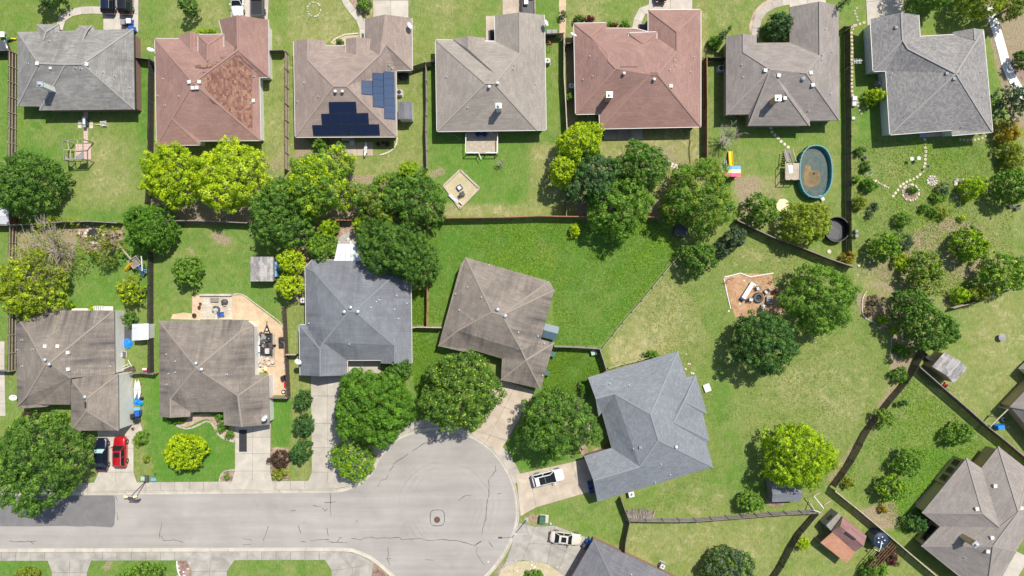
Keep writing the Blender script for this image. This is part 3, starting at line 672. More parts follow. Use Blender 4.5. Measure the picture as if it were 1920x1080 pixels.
drive('driveway', 'wide driveway apron on the bottom edge by the turning circle', [([(601,1035),(662,1038),(700,1058),(622,1070)],[0,.5,1],1,'concrete_grey'),([(622,1070),(700,1058),(692,1130),(622,1130)],[0,.5,1],[0,.5,1],'concrete_grey')])
drive('driveway', 'driveway with two dark cars at the top left', [([(194,-40),(260,-40),(260,60),(194,56)],2,[0,.3,.66,1],'concrete_new')])
drive('driveway', 'driveway with a white car and a dark pickup', [([(433,-40),(506,-40),(502,45),(433,45)],2,[0,.45,1],'concrete_new')])
drive('driveway', 'empty pale driveway beside the curved path', [([(699,-40),(766,-40),(766,42),(700,42)],2,[0,.5,1],'concrete_new')])
drive('driveway', 'pale driveway with the pickup seen from its bed', [([(942,-40),(1004,-40),(1004,34),(942,34)],2,[0,.5,1],'concrete_pink')])
drive('driveway', 'wide pale driveway above the rose roofed house with entry', [([(1216,-40),(1298,-40),(1298,26),(1216,26)],2,[0,.5,1],'concrete_new')])
drive('driveway', 'driveway corner above the mauve roofed house', [([(1480,-40),(1548,-40),(1548,16),(1480,16)],2,[0,.5,1],'concrete_new')])
drive('driveway', 'large empty driveway above the shingle patterned roof', [([(1621,-40),(1692,-40),(1694,32),(1626,48)],2,[0,.5,1],'concrete_new')])
def path_slabs(name, label, pts, w, step, mat, z=0.06):
    e = paving(name, label); p = resample(smooth_path(pts, 6), step); L = offs(p, w / 2); R_ = offs(p, -w / 2)
    for k in range(len(p) - 1): slabs(e, [L[k], L[k + 1], R_[k + 1], R_[k]], 1, 1, mat, z, gap=0.22)
    return e
path_slabs('garden_path', 'curved concrete path from the driveway to the grey roofed house', [(194,20),(160,19),(132,25),(116,37),(111,55)], 14, 20, 'concrete_new')
path_slabs('garden_path', 'curved path beside the planted bed', [(638,-30),(645,-6),(655,14),(672,33),(680,50),(681,72)], 13, 20, 'concrete_new')
path_slabs('garden_path', 'short flared path by the dark red shrubs', [(1222,15),(1205,20),(1196,38),(1192,58)], 16, 18, 'concrete_new')
path_slabs('garden_path', 'curved path round the dark leaning tree bed', [(1485,1),(1452,8),(1430,22),(1419,42),(1416,72)], 14, 20, 'concrete')
path_slabs('garden_path', 'bright white path curving down the right edge', [(1855,14),(1866,50),(1878,90),(1887,125),(1902,155),(1925,190),(1960,230)], 17, 22, 'white')
path_slabs('garden_path', 'narrow concrete path along the left edge', [(2,640),(2,690),(3,740),(4,780)], 14, 24, 'concrete_new')
path_slabs('garden_path', 'upright slab path beside the beige roofed garage', [(919,30),(919,82)], 16, 26, 'concrete_pink')
slabs(paving('patio', 'concrete patio under the solar panelled roof edge'), [(635,268),(700,266),(700,292),(640,293)], [0,.5,1], 1, 'concrete_pink', 0.06)
slabs(paving('patio', 'covered patio floor behind the rose roofed house'), [(1132,236),(1205,236),(1205,262),(1132,262)], 3, 1, 'concrete_grey', 0.05)
slabs(paving('porch_slab', 'porch floor of the slate roofed house'), [(653,676),(714,676),(714,700),(653,700)], 2, 1, 'concrete_new', 0.08)
slabs(paving('porch_slab', 'entry floor in front of the tan brick strip'), [(1198,45),(1218,45),(1218,66),(1198,66)], 1, 1, 'concrete_grey', 0.08)
slabs(paving('patio', 'grey patio beside the tan house with many windows'), [(1756,900),(1765,925),(1735,957),(1714,945)], 1, 1, 'concrete_grey', 0.1)
slabs(paving('driveway', 'cream driveway in the bottom right corner'), [(1905,1033),(1930,1045),(1890,1110),(1870,1095)], 1, 1, 'concrete_new', 0.1)
slabs(paving('side_slab', 'concrete strip beside the garage with the kayaks'), [(238,805),(262,790),(268,806),(236,830)], 1, [0,.5,1], 'concrete_new', 0.05)
slabs(paving('side_slab', 'concrete pad holding the trailer'), [(482,628),(515,628),(515,672),(482,672)], 1, 2, 'concrete_grey', 0.05)

# beds and bare areas
def speckle(name, c1, c2, c3, scale=3.0):
    m, nt, bs = newmat(name); v = worldpos(nt)
    vo = nt.nodes.new('ShaderNodeTexVoronoi'); vo.inputs['Scale'].default_value = scale; nt.links.new(v, vo.inputs['Vector'])
    s_ = nt.nodes.new('ShaderNodeSeparateColor'); nt.links.new(vo.outputs['Color'], s_.inputs[0])
    c = mixc(nt, s_.outputs[0], c1, c2); c = mixc(nt, ramp(nt, noise(nt, v, .9, 5, .6), .4, .65), c, c3)
    c = mixc(nt, 1.0, c, mixc(nt, ramp(nt, noise(nt, v, 9, 4, .7), .3, .7), (0.75,) * 3, (1.2,) * 3), 'MULTIPLY')
    nt.links.new(c, bs.inputs['Base Color']); bs.inputs['Roughness'].default_value = .95; bump(nt, bs, vo.outputs['Distance'], .6, .05); return m
M['mulch'] = speckle('orange wood mulch', (0.44, 0.25, 0.14), (0.37, 0.19, 0.10), (0.50, 0.33, 0.20), 6)
M['gravel'] = speckle('tan decomposed granite', (0.58, 0.42, 0.27), (0.46, 0.33, 0.21), (0.62, 0.47, 0.31), 8)
M['river'] = speckle('river pebbles', (0.46, 0.32, 0.23), (0.30, 0.20, 0.15), (0.52, 0.42, 0.33), 5)
M['bark_chips'] = speckle('dark bark chips', (0.14, 0.075, 0.06), (0.25, 0.15, 0.12), (0.35, 0.26, 0.22), 5)
M['sand'] = speckle('pale sand', (0.55, 0.45, 0.32), (0.48, 0.40, 0.27), (0.42, 0.38, 0.20), 8)
M['leaf_litter'] = speckle('leaf litter', (0.26, 0.17, 0.12), (0.13, 0.08, 0.055), (0.46, 0.35, 0.26), 3.5)
def bed(name, pts, mat, z=0.012, sm=True):
    return sheet(name, smooth_path(pts, 5, True) if sm else pts, z, mat)
bed('mulch_area', [(1358,517),(1400,512),(1448,514),(1450,535),(1472,545),(1474,590),(1378,594),(1368,560),(1360,540)], 'mulch', 0.012, False)
bed('gravel_area', [(436,554),(455,553),(478,572),(505,592),(530,612),(537,640),(541,741),(505,741),(503,698),(484,698),(480,615),(466,600),(436,600)], 'gravel', 0.012, False)
bed('gravel_bed', [(320,598),(324,589),(345,586),(360,588),(360,556),(376,553),(376,600)], 'gravel', 0.013, False)
bed('gravel_strip', [(1049,-20),(1060,-20),(1061,30),(1059,72),(1050,74),(1049,40)], 'gravel')
bed('gravel_bed', [(325,782),(350,775),(368,778),(385,776),(400,780),(418,790),(440,800),(440,826),(418,822),(405,812),(400,795),(388,786),(372,790),(352,800),(334,796)], 'river')
bed('gravel_bed', [(1408,66),(1404,50),(1412,22),(1432,3),(1460,-12),(1470,-6),(1440,6),(1420,28),(1411,52),(1412,66)], 'river', .013, False)
bed('bark_bed', [(332,1052),(350,1052),(358,1075),(358,1110),(334,1110)], 'bark_chips', .013, False)
bed('bark_bed', [(708,1060),(722,1078),(735,1110),(696,1110),(696,1078)], 'bark_chips', .013, False)
bed('mulch_bed', [(412,900),(414,890),(424,882),(441,881),(441,896),(433,903),(415,903)], 'leaf_litter', .013, False)
bed('gravel_bed', [(936,1078),(950,1060),(985,1052),(1030,1058),(1064,1068),(1064,1110),(930,1110)], 'sand', .013)
bed('lawn_patch', [(962,1078),(985,1066),(1015,1064),(1045,1072),(1044,1110),(960,1110)], 'leaf_litter', .010)
bed('sand_pit', [(863,320),(898,353),(861,390),(833,348)], 'sand', .02, False)
bed('leaf_litter_bed', [(605,425),(620,412),(670,415),(668,475),(640,462),(632,440)], 'leaf_litter', .012)
bed('stone_bed', [(634,447),(650,436),(666,436),(666,462),(634,462)], 'stone_grey', .014)
bed('leaf_litter_bed', [(548,440),(575,428),(600,440),(580,470),(575,500),(565,540),(558,480)], 'leaf_litter', .013)
bed('bare_soil', [(149,428),(180,425),(230,430),(225,450),(190,470),(160,470),(150,450)], 'leaf_litter', .012)
bed('bare_soil', [(1080,718),(1096,720),(1098,745),(1086,742)], 'leaf_litter', .011)
bed('planted_bed', [(655,-10),(698,-10),(698,25),(675,24),(660,10)], 'leaf_litter', .012, False)
bed('planted_bed', [(620,82),(634,72),(650,66),(672,66),(672,84),(645,86)], 'sand', .013, False)
bed('planted_bed', [(1400,560),(1340,560)][0:0] or [(505,842),(520,838),(543,842),(543,900),(508,900),(504,870)], 'leaf_litter', .013, False)
bed('bark_bed', [(1862,5),(1880,30),(1905,40),(1907,20),(1895,5)], 'bark_chips', .02)
bed('bark_bed', [(1900,140),(1893,115),(1905,98),(1940,95),(1940,150)], 'bark_chips', .02)
bed('leaf_litter_bed', [(1083,735),(1098,760),(1110,800),(1100,850),(1120,840),(1135,860),(1098,868),(1080,800)], 'leaf_litter', .012)
bed('leaf_litter_bed', [(1440,905),(1452,885),(1465,905),(1470,945),(1440,945)], 'bark_chips', .013)
# ---------------------------------------------------------------- houses
M['gutter_grey'] = pm('grey brown fascia', (0.22, 0.20, 0.18), .7, .1)
def solve_walls_loop(V, faces):
    edges = {}
    for f in faces:
        for i in range(len(f)):
            a, b = f[i], f[(i + 1) % len(f)]; edges.setdefault((min(a, b), max(a, b)), []).append((a, b))
    nxt = {}
    for k, l in edges.items():
        if len(l) == 1: nxt[l[0][0]] = l[0][1]
    if not nxt: return []
    st = next(iter(nxt)); loop = [st]; c = nxt[st]
    while c != st and c in nxt and len(loop) < 200: loop.append(c); c = nxt[c]
    return loop
def house(label, org, sc, ze, roofs, roof_mat, wall='brick', gutter=None, vents=(), group='houses', name='house', cat='house', overhang=0.42, doors=(), over=None, cap=True, th=0.16):
    """roofs: list of dict(v={name:(x,y[,rise])}, f=['a b c',...], dz=raise, wall=bool). zoom coordinates x,y -> px = org + x/sc."""
    ox, oy = org
    cx = sum(v[0] for v in roofs[0]['v'].values()) / len(roofs[0]['v']); cy = sum(v[1] for v in roofs[0]['v'].values()) / len(roofs[0]['v'])
    base = W(ox + cx / sc, oy + cy / sc, 0)
    t = thing(name, label, cat, base, 0, group)
    planes = []
    main = None
    for ri, r in enumerate(roofs):
        z0 = ze + r.get('dz', 0)
        P = {}
        for k, q in r['v'].items():
            rise = q[2] if len(q) > 2 else 0.0
            P[k] = W(ox + q[0] / sc, oy + q[1] / sc, z0 + rise) - base + Vector((0, 0, 0))
        keys = list(P); idx = {k: i for i, k in enumerate(keys)}
        faces = []; 
        for fs in r['f']:
            ks = fs.split(); pts = [P[k] for k in ks]
            ar = sum(pts[i].x * pts[(i + 1) % len(pts)].y - pts[(i + 1) % len(pts)].x * pts[i].y for i in range(len(pts)))
            f = [idx[k] for k in ks]
            e0, e1 = idx[ks[0]], idx[ks[1]]
            if ar < 0: f = f[::-1]
            faces.append((f, e0, e1))
        vs = [P[k] for k in keys]
        top = MB(); uvs = []
        for f, e0, e1 in faces:
            # triangulate by fan from bmesh tessellation so that bent quads stay clean
            from mathutils.geometry import tessellate_polygon
            tri = tessellate_polygon([[vs[i] for i in f]])
            d = (vs[e1] - vs[e0]); d.z = 0; d.normalize(); n = Vector((-d.y, d.x, 0))
            for a, b, c in tri:
                q = [f[a], f[b], f[c]]
                A = (vs[q[1]] - vs[q[0]]).cross(vs[q[2]] - vs[q[0]])
                if A.z < 0: q = [q[0], q[2], q[1]]
                if abs(A.z) < 1e-6: continue
                top.add([vs[i] for i in q], [(0, 1, 2)])
                for i in q:
                    p = vs[i] - vs[e0]; uvs.append((p.dot(d) + r.get('uo', 0), (abs(p.dot(n)) * 1.12)))
            planes.append(([vs[i].xy.copy() for i in f], [vs[i].copy() for i in f]))
        loop = solve_walls_loop(keys, [f for f, _, _ in faces])
        # fascia and soffit
        n = len(loop); L = [vs[i] for i in loop]
        nt_ = len(top.v); 
        for i in range(n):
            a, b = L[i], L[(i + 1) % n]; dn = Vector((0, 0, -th))
            top.add([a, a + dn, b + dn, b], [(0, 1, 2, 3)], 1); uvs += [(0, 0)] * 4
        off_in = []
        for i in range(n):
            a, b, c = L[i - 1].xy, L[i].xy, L[(i + 1) % n].xy
            d1 = (b - a).normalized() if (b - a).length > 1e-6 else Vector((1, 0)); d2 = (c - b).normalized() if (c - b).length > 1e-6 else d1
            n1 = Vector((-d1.y, d1.x)); n2 = Vector((-d2.y, d2.x)); m = n1 + n2
            if m.length < 0.3: m = n1
            m.normalize(); k = overhang / max(0.5, m.dot(n1)); off_in.append(b + m * k)
        for i in range(n):
            a, b = L[i], L[(i + 1) % n]; p, q = off_in[i], off_in[(i + 1) % n]; zd = Vector((0, 0, -th))
            top.add([a + zd, Vector((*p, a.z - th)), Vector((*q, b.z - th)), b + zd], [(0, 1, 2, 3)], 1); uvs += [(0, 0)] * 4
        top.uv = uvs
        rm = r.get('mat', roof_mat)
        ro = link('roof', top.mesh('roof', [rm, 'gutter' if gutter == 'white' else 'gutter_grey']), t)
        if ri == 0: main = ro
        # ridge and hip caps
        if cap:
            em = {}
            for f, _, _ in faces:
                for i in range(len(f)):
                    a, b = f[i], f[(i + 1) % len(f)]; em[(min(a, b), max(a, b))] = em.get((min(a, b), max(a, b)), 0) + 1
            cb = MB()
            for (a, b), k in em.items():
                if k == 2 and max(vs[a].z, vs[b].z) > z0 + 0.3:
                    lo, hi = (a, b) if vs[a].z < vs[b].z else (b, a)
                    # convex only: skip valleys, found by comparing the two face normals
                    fa = [f for f, _, _ in faces if a in f and b in f]
                    c2 = [sum((vs[i] for i in f), Vector()) / len(f) for f in fa]
                    ed = (vs[b] - vs[a]); n1 = ed.cross(c2[0] - vs[a]); n1 = n1 if n1.z > 0 else -n1
                    if n1.normalized().dot(c2[1] - vs[a]) < -0.08 and r.get('caps', True):
                        cb.beam(vs[a] + Vector((0, 0, .02)), vs[b] + Vector((0, 0, .02)), 0.24, 0.05)
            if cb.v: link('ridge_cap', cb.mesh('ridge_cap', cap_mat(rm)), ro)
        # walls follow the roof outline, inset under the eaves
        if r.get('wall', True):
            wb = MB(); wuv = []; run = 0
            for i in range(n):
                p, q = off_in[i], off_in[(i + 1) % n]; za, zb = L[i].z - th, L[(i + 1) % n].z - th; l = (q - p).length
                zb0 = 0.0 if ri == 0 or r.get('full') else ze
                wb.add([(p.x, p.y, zb0), (q.x, q.y, zb0), (q.x, q.y, zb), (p.x, p.y, za)], [(3, 2, 1, 0)] if False else [(0, 1, 2, 3)])
                wuv += [(run, zb0), (run + l, zb0), (run + l, zb), (run, za)]; run += l
            wb.uv = wuv; link('wall', wb.mesh('wall', wall), t)
            t['_n'] = n
        # gutters on eave edges
        if gutter and r.get('gut', True):
            for i in range(n):
                a, b = L[i], L[(i + 1) % n]
                if abs(a.z - b.z) < 0.05 and (b - a).length > 0.8 and a.z < z0 + .05:
                    d = (b - a).normalized(); o_ = Vector((d.y, -d.x, 0)) * 0.055
                    g = MB(); g.beam(a + o_ + Vector((0, 0, -.05)), b + o_ + Vector((0, 0, -.05)), 0.07, 0.09); link('gutter', g.mesh('gutter', 'gutter' if gutter == 'white' else 'gutter_dark'), ro)
    def roofz(x, y):
        best = ze
        for poly, vs3 in planes:
            p = [(q.x, q.y) for q in poly]
            if pip(p, np.array([x]), np.array([y]))[0]:
                from mathutils.geometry import tessellate_polygon
                for a, b, c in tessellate_polygon([vs3]):
                    A, B_, C_ = vs3[a], vs3[b], vs3[c]
                    nn = (B_ - A).cross(C_ - A)
                    if abs(nn.z) < 1e-5: continue
                    tri = [(A.x, A.y), (B_.x, B_.y), (C_.x, C_.y)]
                    if pip(tri, np.array([x]), np.array([y]))[0]:
                        best = max(best, A.z - (nn.x * (x - A.x) + nn.y * (y - A.y)) / nn.z)
        return best
    def at(x, y):
        """zoom coords on the roof surface -> local point"""
        z = ze + 1
        for _ in range(5):
            p = W(ox + x / sc, oy + y / sc, z) - base; z = roofz(p.x, p.y)
        p = W(ox + x / sc, oy + y / sc, z) - base; return Vector((p.x, p.y, z))
    for kind, x, y in vents:
        p = at(x, y); roof_item(kind, p, main)
    t['_'] = 0
    del t['_']
    if '_n' in t: del t['_n']
    return t, main, at
_caps = {}
def cap_mat(rm):
    if rm not in _caps:
        m = M[rm]; col = [n for n in m.node_tree.nodes if n.type == 'TEX_BRICK'][0].inputs['Color1'].default_value
        _caps[rm] = pm('ridge cap of ' + m.name, tuple(min(1, c * .96) for c in col[:3]), .93, .1, 4)
    return _caps[rm]
_items = {}
def roof_item(kind, p, parent):
    if kind not in _items:
        b = MB()
        if kind == 'turbine':      # round turbine vent
            b.lathe([(0.16, -0.15), (0.16, 0.18), (0.24, 0.22), (0.27, 0.36), (0.22, 0.50), (0.08, 0.56)], n=14); mt = 'galv'; nm = 'turbine_vent'
        elif kind == 'turbine_pale':
            b.lathe([(0.15, -0.15), (0.15, 0.2), (0.22, 0.24), (0.24, 0.36), (0.19, 0.50), (0.06, 0.55)], n=14); mt = 'offwhite'; nm = 'turbine_vent'
        elif kind == 'box':
            b.box((0, 0, 0.08), (0.44, 0.44, 0.26)); b.box((0, 0, 0.23), (0.5, 0.5, 0.04)); mt = 'offwhite'; nm = 'box_vent'
        elif kind == 'boxdark':
            b.box((0, 0, 0.08), (0.48, 0.44, 0.26), taper=.8); mt = 'grey'; nm = 'box_vent'
        elif kind == 'pipe':
            b.lathe([(0.13, -0.1), (0.13, 0.0), (0.055, 0.08), (0.055, 0.36)], n=10); mt = 'lgrey'; nm = 'vent_pipe'
        elif kind == 'skylight':
            b.box((0, 0, 0.04), (0.36, 0.30, 0.16)); mt = 'white'; nm = 'skylight'
        elif kind == 'dome':
            b.lathe([(0.30, -0.1), (0.34, 0.12), (0.30, 0.2), (0.2, 0.3), (0.06, 0.34)], n=16); mt = 'lens'; nm = 'skylight'
        _items[kind] = (nm, b.mesh(nm, mt))
    nm, me = _items[kind]
    if parent is not None and parent.parent is not None: pass
    return link(nm, me, parent, p, rnd.uniform(-.2, .2))
def chimney(t, at, x, y, w, d, h, mat, rz=0.0):
    p = at(x, y); b = MB(); b.box((0, 0, h / 2 - 0.9), (w, d, h + 1.8 - 0.0)); c = link('chimney', b.mesh('chimney', mat), t, p, rz)
    b = MB(); b.box((0, 0, h + 0.04), (w + .12, d + .12, 0.08)); link('chimney_cap', b.mesh('chimney_cap', 'galv'), c)
    b = MB(); b.lathe([(0.15, h + .06), (0.15, h + .3), (0.24, h + .32), (0.22, h + .42), (0.1, h + .45)], n=14); link('flue', b.mesh('flue', 'galv'), c)
def dish(t, at_p, az=2.2, s=1.0, parent=None):
    e = MB(); R0 = 0.42 * s; n = 16; rings = []
    vs = []; fs = []
    for i, (r, z) in enumerate([(0.0, 0.0), (.5, .045), (.85, .12), (1, .17), (1, .15), (.84, .10), (.5, .025), (0.0, -.02)]):
        for k in range(n):
            a = k * 2 * math.pi / n; vs.append(Vector((r * R0 * math.cos(a), r * R0 * .88 * math.sin(a), z * s)))
    for i in range(7):
        for k in range(n): fs.append((i * n + k, i * n + (k + 1) % n, (i + 1) * n + (k + 1) % n, (i + 1) * n + k))
    rot = Matrix.Rotation(az, 4, 'Z') @ Matrix.Rotation(math.radians(52), 4, 'X')
    up = Vector((0, 0, 0.55))
    e.add([rot @ v + up for v in vs], fs)
    o = link('satellite_dish', e.mesh('satellite_dish', 'white'), t, at_p)
    b = MB(); b.tube([(0, 0, -.3), (0, 0, .5)], .03, 6); arm = rot @ Vector((0, -.1, .5)) + up; b.tube([up, arm], .02, 6); b.box(tuple(arm), (.12, .12, .12)); link('bracket', b.mesh('bracket', 'grey'), o)
    return o

# H1 grey roof, top left
t, ro, at = house('grey shingled house at the top left with a tall white chimney', (0, 0), 4, 2.7, [
 dict(v=dict(a=(133,240), b=(1000,217), c=(1010,820), d=(298,828), e=(296,798), f=(130,797), p=(292,475,2.9), r=(490,482,2.95), q=(620,480,2.9)),
      f=['f a p', 'a b q r p', 'b c q', 'd c q r', 'f e r p', 'e d r']),
 dict(v=dict(A=(277,183), B=(441,180), L=(283,240), R_=(447,228), c=(345,238,.8), d=(325,300,.85)), f=['A B c', 'A L d c', 'R_ B c d'], full=True),
 dict(v=dict(A=(592,193), B=(690,191), L=(566,232), R_=(714,220), c=(655,225,.6), d=(608,325,.9)), f=['A B c', 'A L d c', 'R_ B c d'], full=True)],
 'r_grey', 'brick', None, vents=[('box',286,478),('box',657,484),('skylight',380,512),('pipe',567,508),('pipe',608,515),('pipe',778,545),('pipe',866,572),('pipe',972,658),('pipe',212,477),('pipe',374,310),('pipe',436,240)])
chimney(t, at, 395, 672, .75, .65, 2.6, 'wall_white', 0.0)
# H2 rose roof with shingle patch
t, ro, at = house('rose brown house with a patch of mottled replacement shingles', (260, 15), 4, 2.7, [
 dict(v=dict(a=(122,230), l=(640,232), o=(603,90), m=(740,53,2.2), n=(972,88), jj=(975,517), j=(905,520), f=(915,992), i=(460,995), h=(458,1026), bl=(135,1028), g=(250,830,1.5), p=(410,560,3.1), k=(745,315,2.2)),
      f=['bl a p g', 'bl h g', 'i f p g h', 'f j k p', 'jj n m k', 'j jj k', 'o l k m', 'a l k p']),
 dict(v=dict(A=(303,202), L=(303,232), D=(394,320,.85), C=(392,180,.85), B=(480,192), R_=(480,236)), f=['A L D C', 'R_ B C D'], full=True),
 dict(v=dict(A=(447,200), B=(636,198), C=(520,275,.85), D=(516,400,.85), L=(447,325), R_=(636,322)), f=['A B C', 'L A C D', 'R_ B C D'], dz=.95, full=True)],
 'r_pink', 'wall_white', 'white', vents=[('box',384,557),('box',458,556),('box',410,602),('box',441,600),('box',862,697),('pipe',186,533),('pipe',306,664),('pipe',200,732),('pipe',145,660),('pipe',869,515)])
# replaced shingles: a thin layer just above the rose shingles
def roof_patch(t, ro, at, pts, mat, name='shingle_patch', th=0.035):
    P = [at(*q) + Vector((0, 0, th)) for q in pts]; b = MB(); n = len(P); ce = sum(P, Vector()) / n
    from mathutils.geometry import tessellate_polygon
    uv = []
    for a, c, d in tessellate_polygon([P]):
        q = [P[a], P[c], P[d]]
        if (q[1] - q[0]).cross(q[2] - q[0]).z < 0: q = [q[0], q[2], q[1]]
        b.add(q, [(0, 1, 2)]); uv += [(p.y, p.x) for p in q]
    b.uv = uv; return link(name, b.mesh(name, mat), ro)
zz = [(498,520),(500,600),(540,645),(600,705),(700,795),(856,925),(850,480),(800,425),(765,385),(735,352),(700,375),(660,400),(640,420),(600,440),(560,470),(540,485)]
roof_patch(t, ro, at, zz, 'r_patch')
roof_patch(t, ro, at, [(415,428),(600,420),(560,445),(430,450)], 'r_patch')
dish(t, W(260+103/4, 15+330/4, 3.0) - t.location, 2.6, 1.25)
M['shingle_worn'] = pm('stripped shingle felt', (0.17, 0.085, 0.07), .95, .3, 3)
for q in ([(722,285),(730,290),(728,350),(714,345)],[(745,352),(770,362),(790,392),(800,415),(770,385)],[(318,705),(380,600),(392,606),(330,712)],[(525,682),(560,690),(610,728),(560,720)],[(610,368),(680,366),(680,370),(612,373)],[(615,380),(665,378),(660,382),(616,384)],[(478,482),(515,480),(515,484),(480,486)],[(578,405),(630,403),(625,408),(580,409)],[(795,395),(860,455),(850,462),(790,405)]):
    roof_patch(t, ro, at, q, 'shingle_worn', 'worn_strip', .05)
# H3 solar roof
t, ro, at = house('taupe roofed house carrying the solar panels', (480, 0), 4, 2.7, [
 dict(v=dict(a=(283,310), bl=(295,1028), br=(1055,1025), R1=(1050,528), R2=(1172,525), n=(1168,135), m=(968,108,1.95), o=(815,140), o2=(815,343), c=(672,343), b2=(525,343), b=(525,305), s=(390,290,1.1), t=(390,450,1.1), p=(580,645,2.95), q=(680,645,2.95), v=(925,415,2.15), k=(975,330,1.95)),
      f=['a bl p t s', 'bl br q p', 'br R1 v q', 'R1 R2 k v', 'R2 n m k', 'o o2 v k m', 'b b2 t s', 'b2 c o2 v q p t']),
 dict(v=dict(A=(672,290), L=(672,405), C=(757,278,.85), D=(757,485,.85), B=(862,292), R_=(862,400)), f=['L A C D', 'R_ B C D'], dz=.65, full=True)],
 'r_taupe', 'brick_tan', 'white', vents=[('turbine_pale',599,690),('turbine_pale',652,690),('pipe',363,622),('pipe',470,726),('pipe',312,762),('pipe',1000,492),('pipe',1020,514)])
def solar(at, ro, quad, n, mat):
    a, b_, c, d = [at(*q) + Vector((0, 0, .13)) for q in quad]
    for k in range(n):
        s0, s1 = k / n + .0015, (k + 1) / n - .0015
        P = [a.lerp(b_, s0), a.lerp(b_, s1), d.lerp(c, s1), d.lerp(c, s0)]
        if (P[1] - P[0]).cross(P[2] - P[0]).z < 0: P.reverse()
        dn = Vector((0, 0, -.04)); b = MB(); b.add(P + [p + dn for p in P], [(0, 1, 2, 3), (4, 5, 1, 0), (5, 6, 2, 1), (6, 7, 3, 2), (7, 4, 0, 3)])
        pa = link('solar_panel', b.mesh('solar_panel', mat), ro)
        f = MB()
        for i in range(4): f.beam(P[i] + Vector((0, 0, .012)), P[(i + 1) % 4] + Vector((0, 0, .012)), 0.022, 0.02)
        # kept in the same piece family
        link('panel_frame', f.mesh('panel_frame', 'solarframe'), ro)
solar(at, ro, [(548,768),(751,765),(757,848),(552,851)], 3, 'solar')
solar(at, ro, [(490,856),(843,850),(849,932),(497,935)], 5, 'solar')
solar(at, ro, [(423,941),(924,934),(931,1014),(433,1018)], 7, 'solar')
solar(at, ro, [(794,605),(794,705),(876,713),(876,608)], 2, 'solar_side')
solar(at, ro, [(877,547),(880,800),(960,808),(956,553)], 5, 'solar_side')
solar(at, ro, [(958,537),(965,890),(1045,896),(1038,543)], 7, 'solar_side')
dish(t, W(480+1150/4, 205/4, 3.2) - t.location, 1.9, 1.2)
# H4
t, ro, at = house('beige grey roofed house with a small rear deck', (790, 0), 4, 2.7, [
 dict(v=dict(a=(107,298), bl=(118,985), br=(868,975), br2=(935,972), tr=(922,112), m=(737,92,1.85), o=(550,118), o2=(555,310), k=(740,400,1.85), p=(480,625,3.1), q=(550,625,3.1)),
      f=['bl a p', 'bl br q p', 'br2 tr m k q br', 'o o2 k m', 'a o2 k q p']),
 dict(v=dict(A=(235,291), D=(578,574,2.75), E=(352,370,1.15), C=(352,270,1.15), B=(478,285), B2=(478,312), o2=(552,312), k=(738,404,1.9)), f=['A D E C', 'B B2 E C', 'B2 o2 k D E'], full=False, wall=False, dz=.04, caps=False)],
 'r_beige', 'brick_tan', 'white', vents=[('turbine_pale',510,655),('turbine_pale',572,628),('pipe',190,578),('pipe',347,808),('pipe',697,487),('pipe',692,520),('pipe',858,632)])
chimney(t, at, 582, 825, .72, .62, 2.3, 'wall_grey')
dish(t, W(790+928/4, 185/4, 3.2) - t.location, 1.9, 1.2)
# H5
t, ro, at = house('large rose roofed house with white edged gutters and a brown chimney', (960, 0), 4, 2.7, [
 dict(v=dict(a=(465,175), b=(710,172), b2=(710,212), c=(925,214), gl=(1023,240), tl=(1023,75), tr=(1415,72), br=(1415,950), bl2=(660,965), bs=(655,853), bl=(478,856), p=(780,515,3.0), p2=(722,455,2.5), p3=(720,400,2.2), p4=(590,275,1.15), r1=(970,515,3.0), r2=(1035,560,3.3), r3=(1095,560,3.3), g=(1238,385,2.1), h=(1238,240,2.1)),
      f=['bl a p4 p3 p2 p', 'a b p4', 'b b2 c gl g r3 r2 r1 p p2 p3 p4', 'gl tl h g', 'tl tr h', 'tr br r3 g h', 'br bl2 r2 r3', 'bs bl p r1 r2 bl2']),
 dict(v=dict(A=(875,247), B=(1085,240), C=(985,327,.85), D=(985,412,.85), L=(875,322), R_=(1085,310)), f=['A B C', 'L A C D', 'R_ B C D'], dz=.75, full=True)],
 'r_pink', 'brick', 'white', vents=[('turbine_pale',838,555),('turbine_pale',1063,600),('box',1190,647),('pipe',583,424),('pipe',606,574),('pipe',533,598),('pipe',1218,454),('pipe',1225,495),('pipe',1183,525),('pipe',1362,430),('pipe',1338,543)])
chimney(t, at, 714, 745, .75, .7, 2.3, 'wall_tan')
dish(t, W(960+455/4, 277/4, 3.2) - t.location, 2.6, 1.2)
for (x0, y0), (x1, y1) in [((815,505),(940,505)),((1040,553),(1095,553))]:
    b = MB(); b.beam(at(x0, y0) + Vector((0, 0, .05)), at(x1, y1) + Vector((0, 0, .05)), .3, .12); link('ridge_vent', b.mesh('ridge_vent', 'r_pink'), ro)
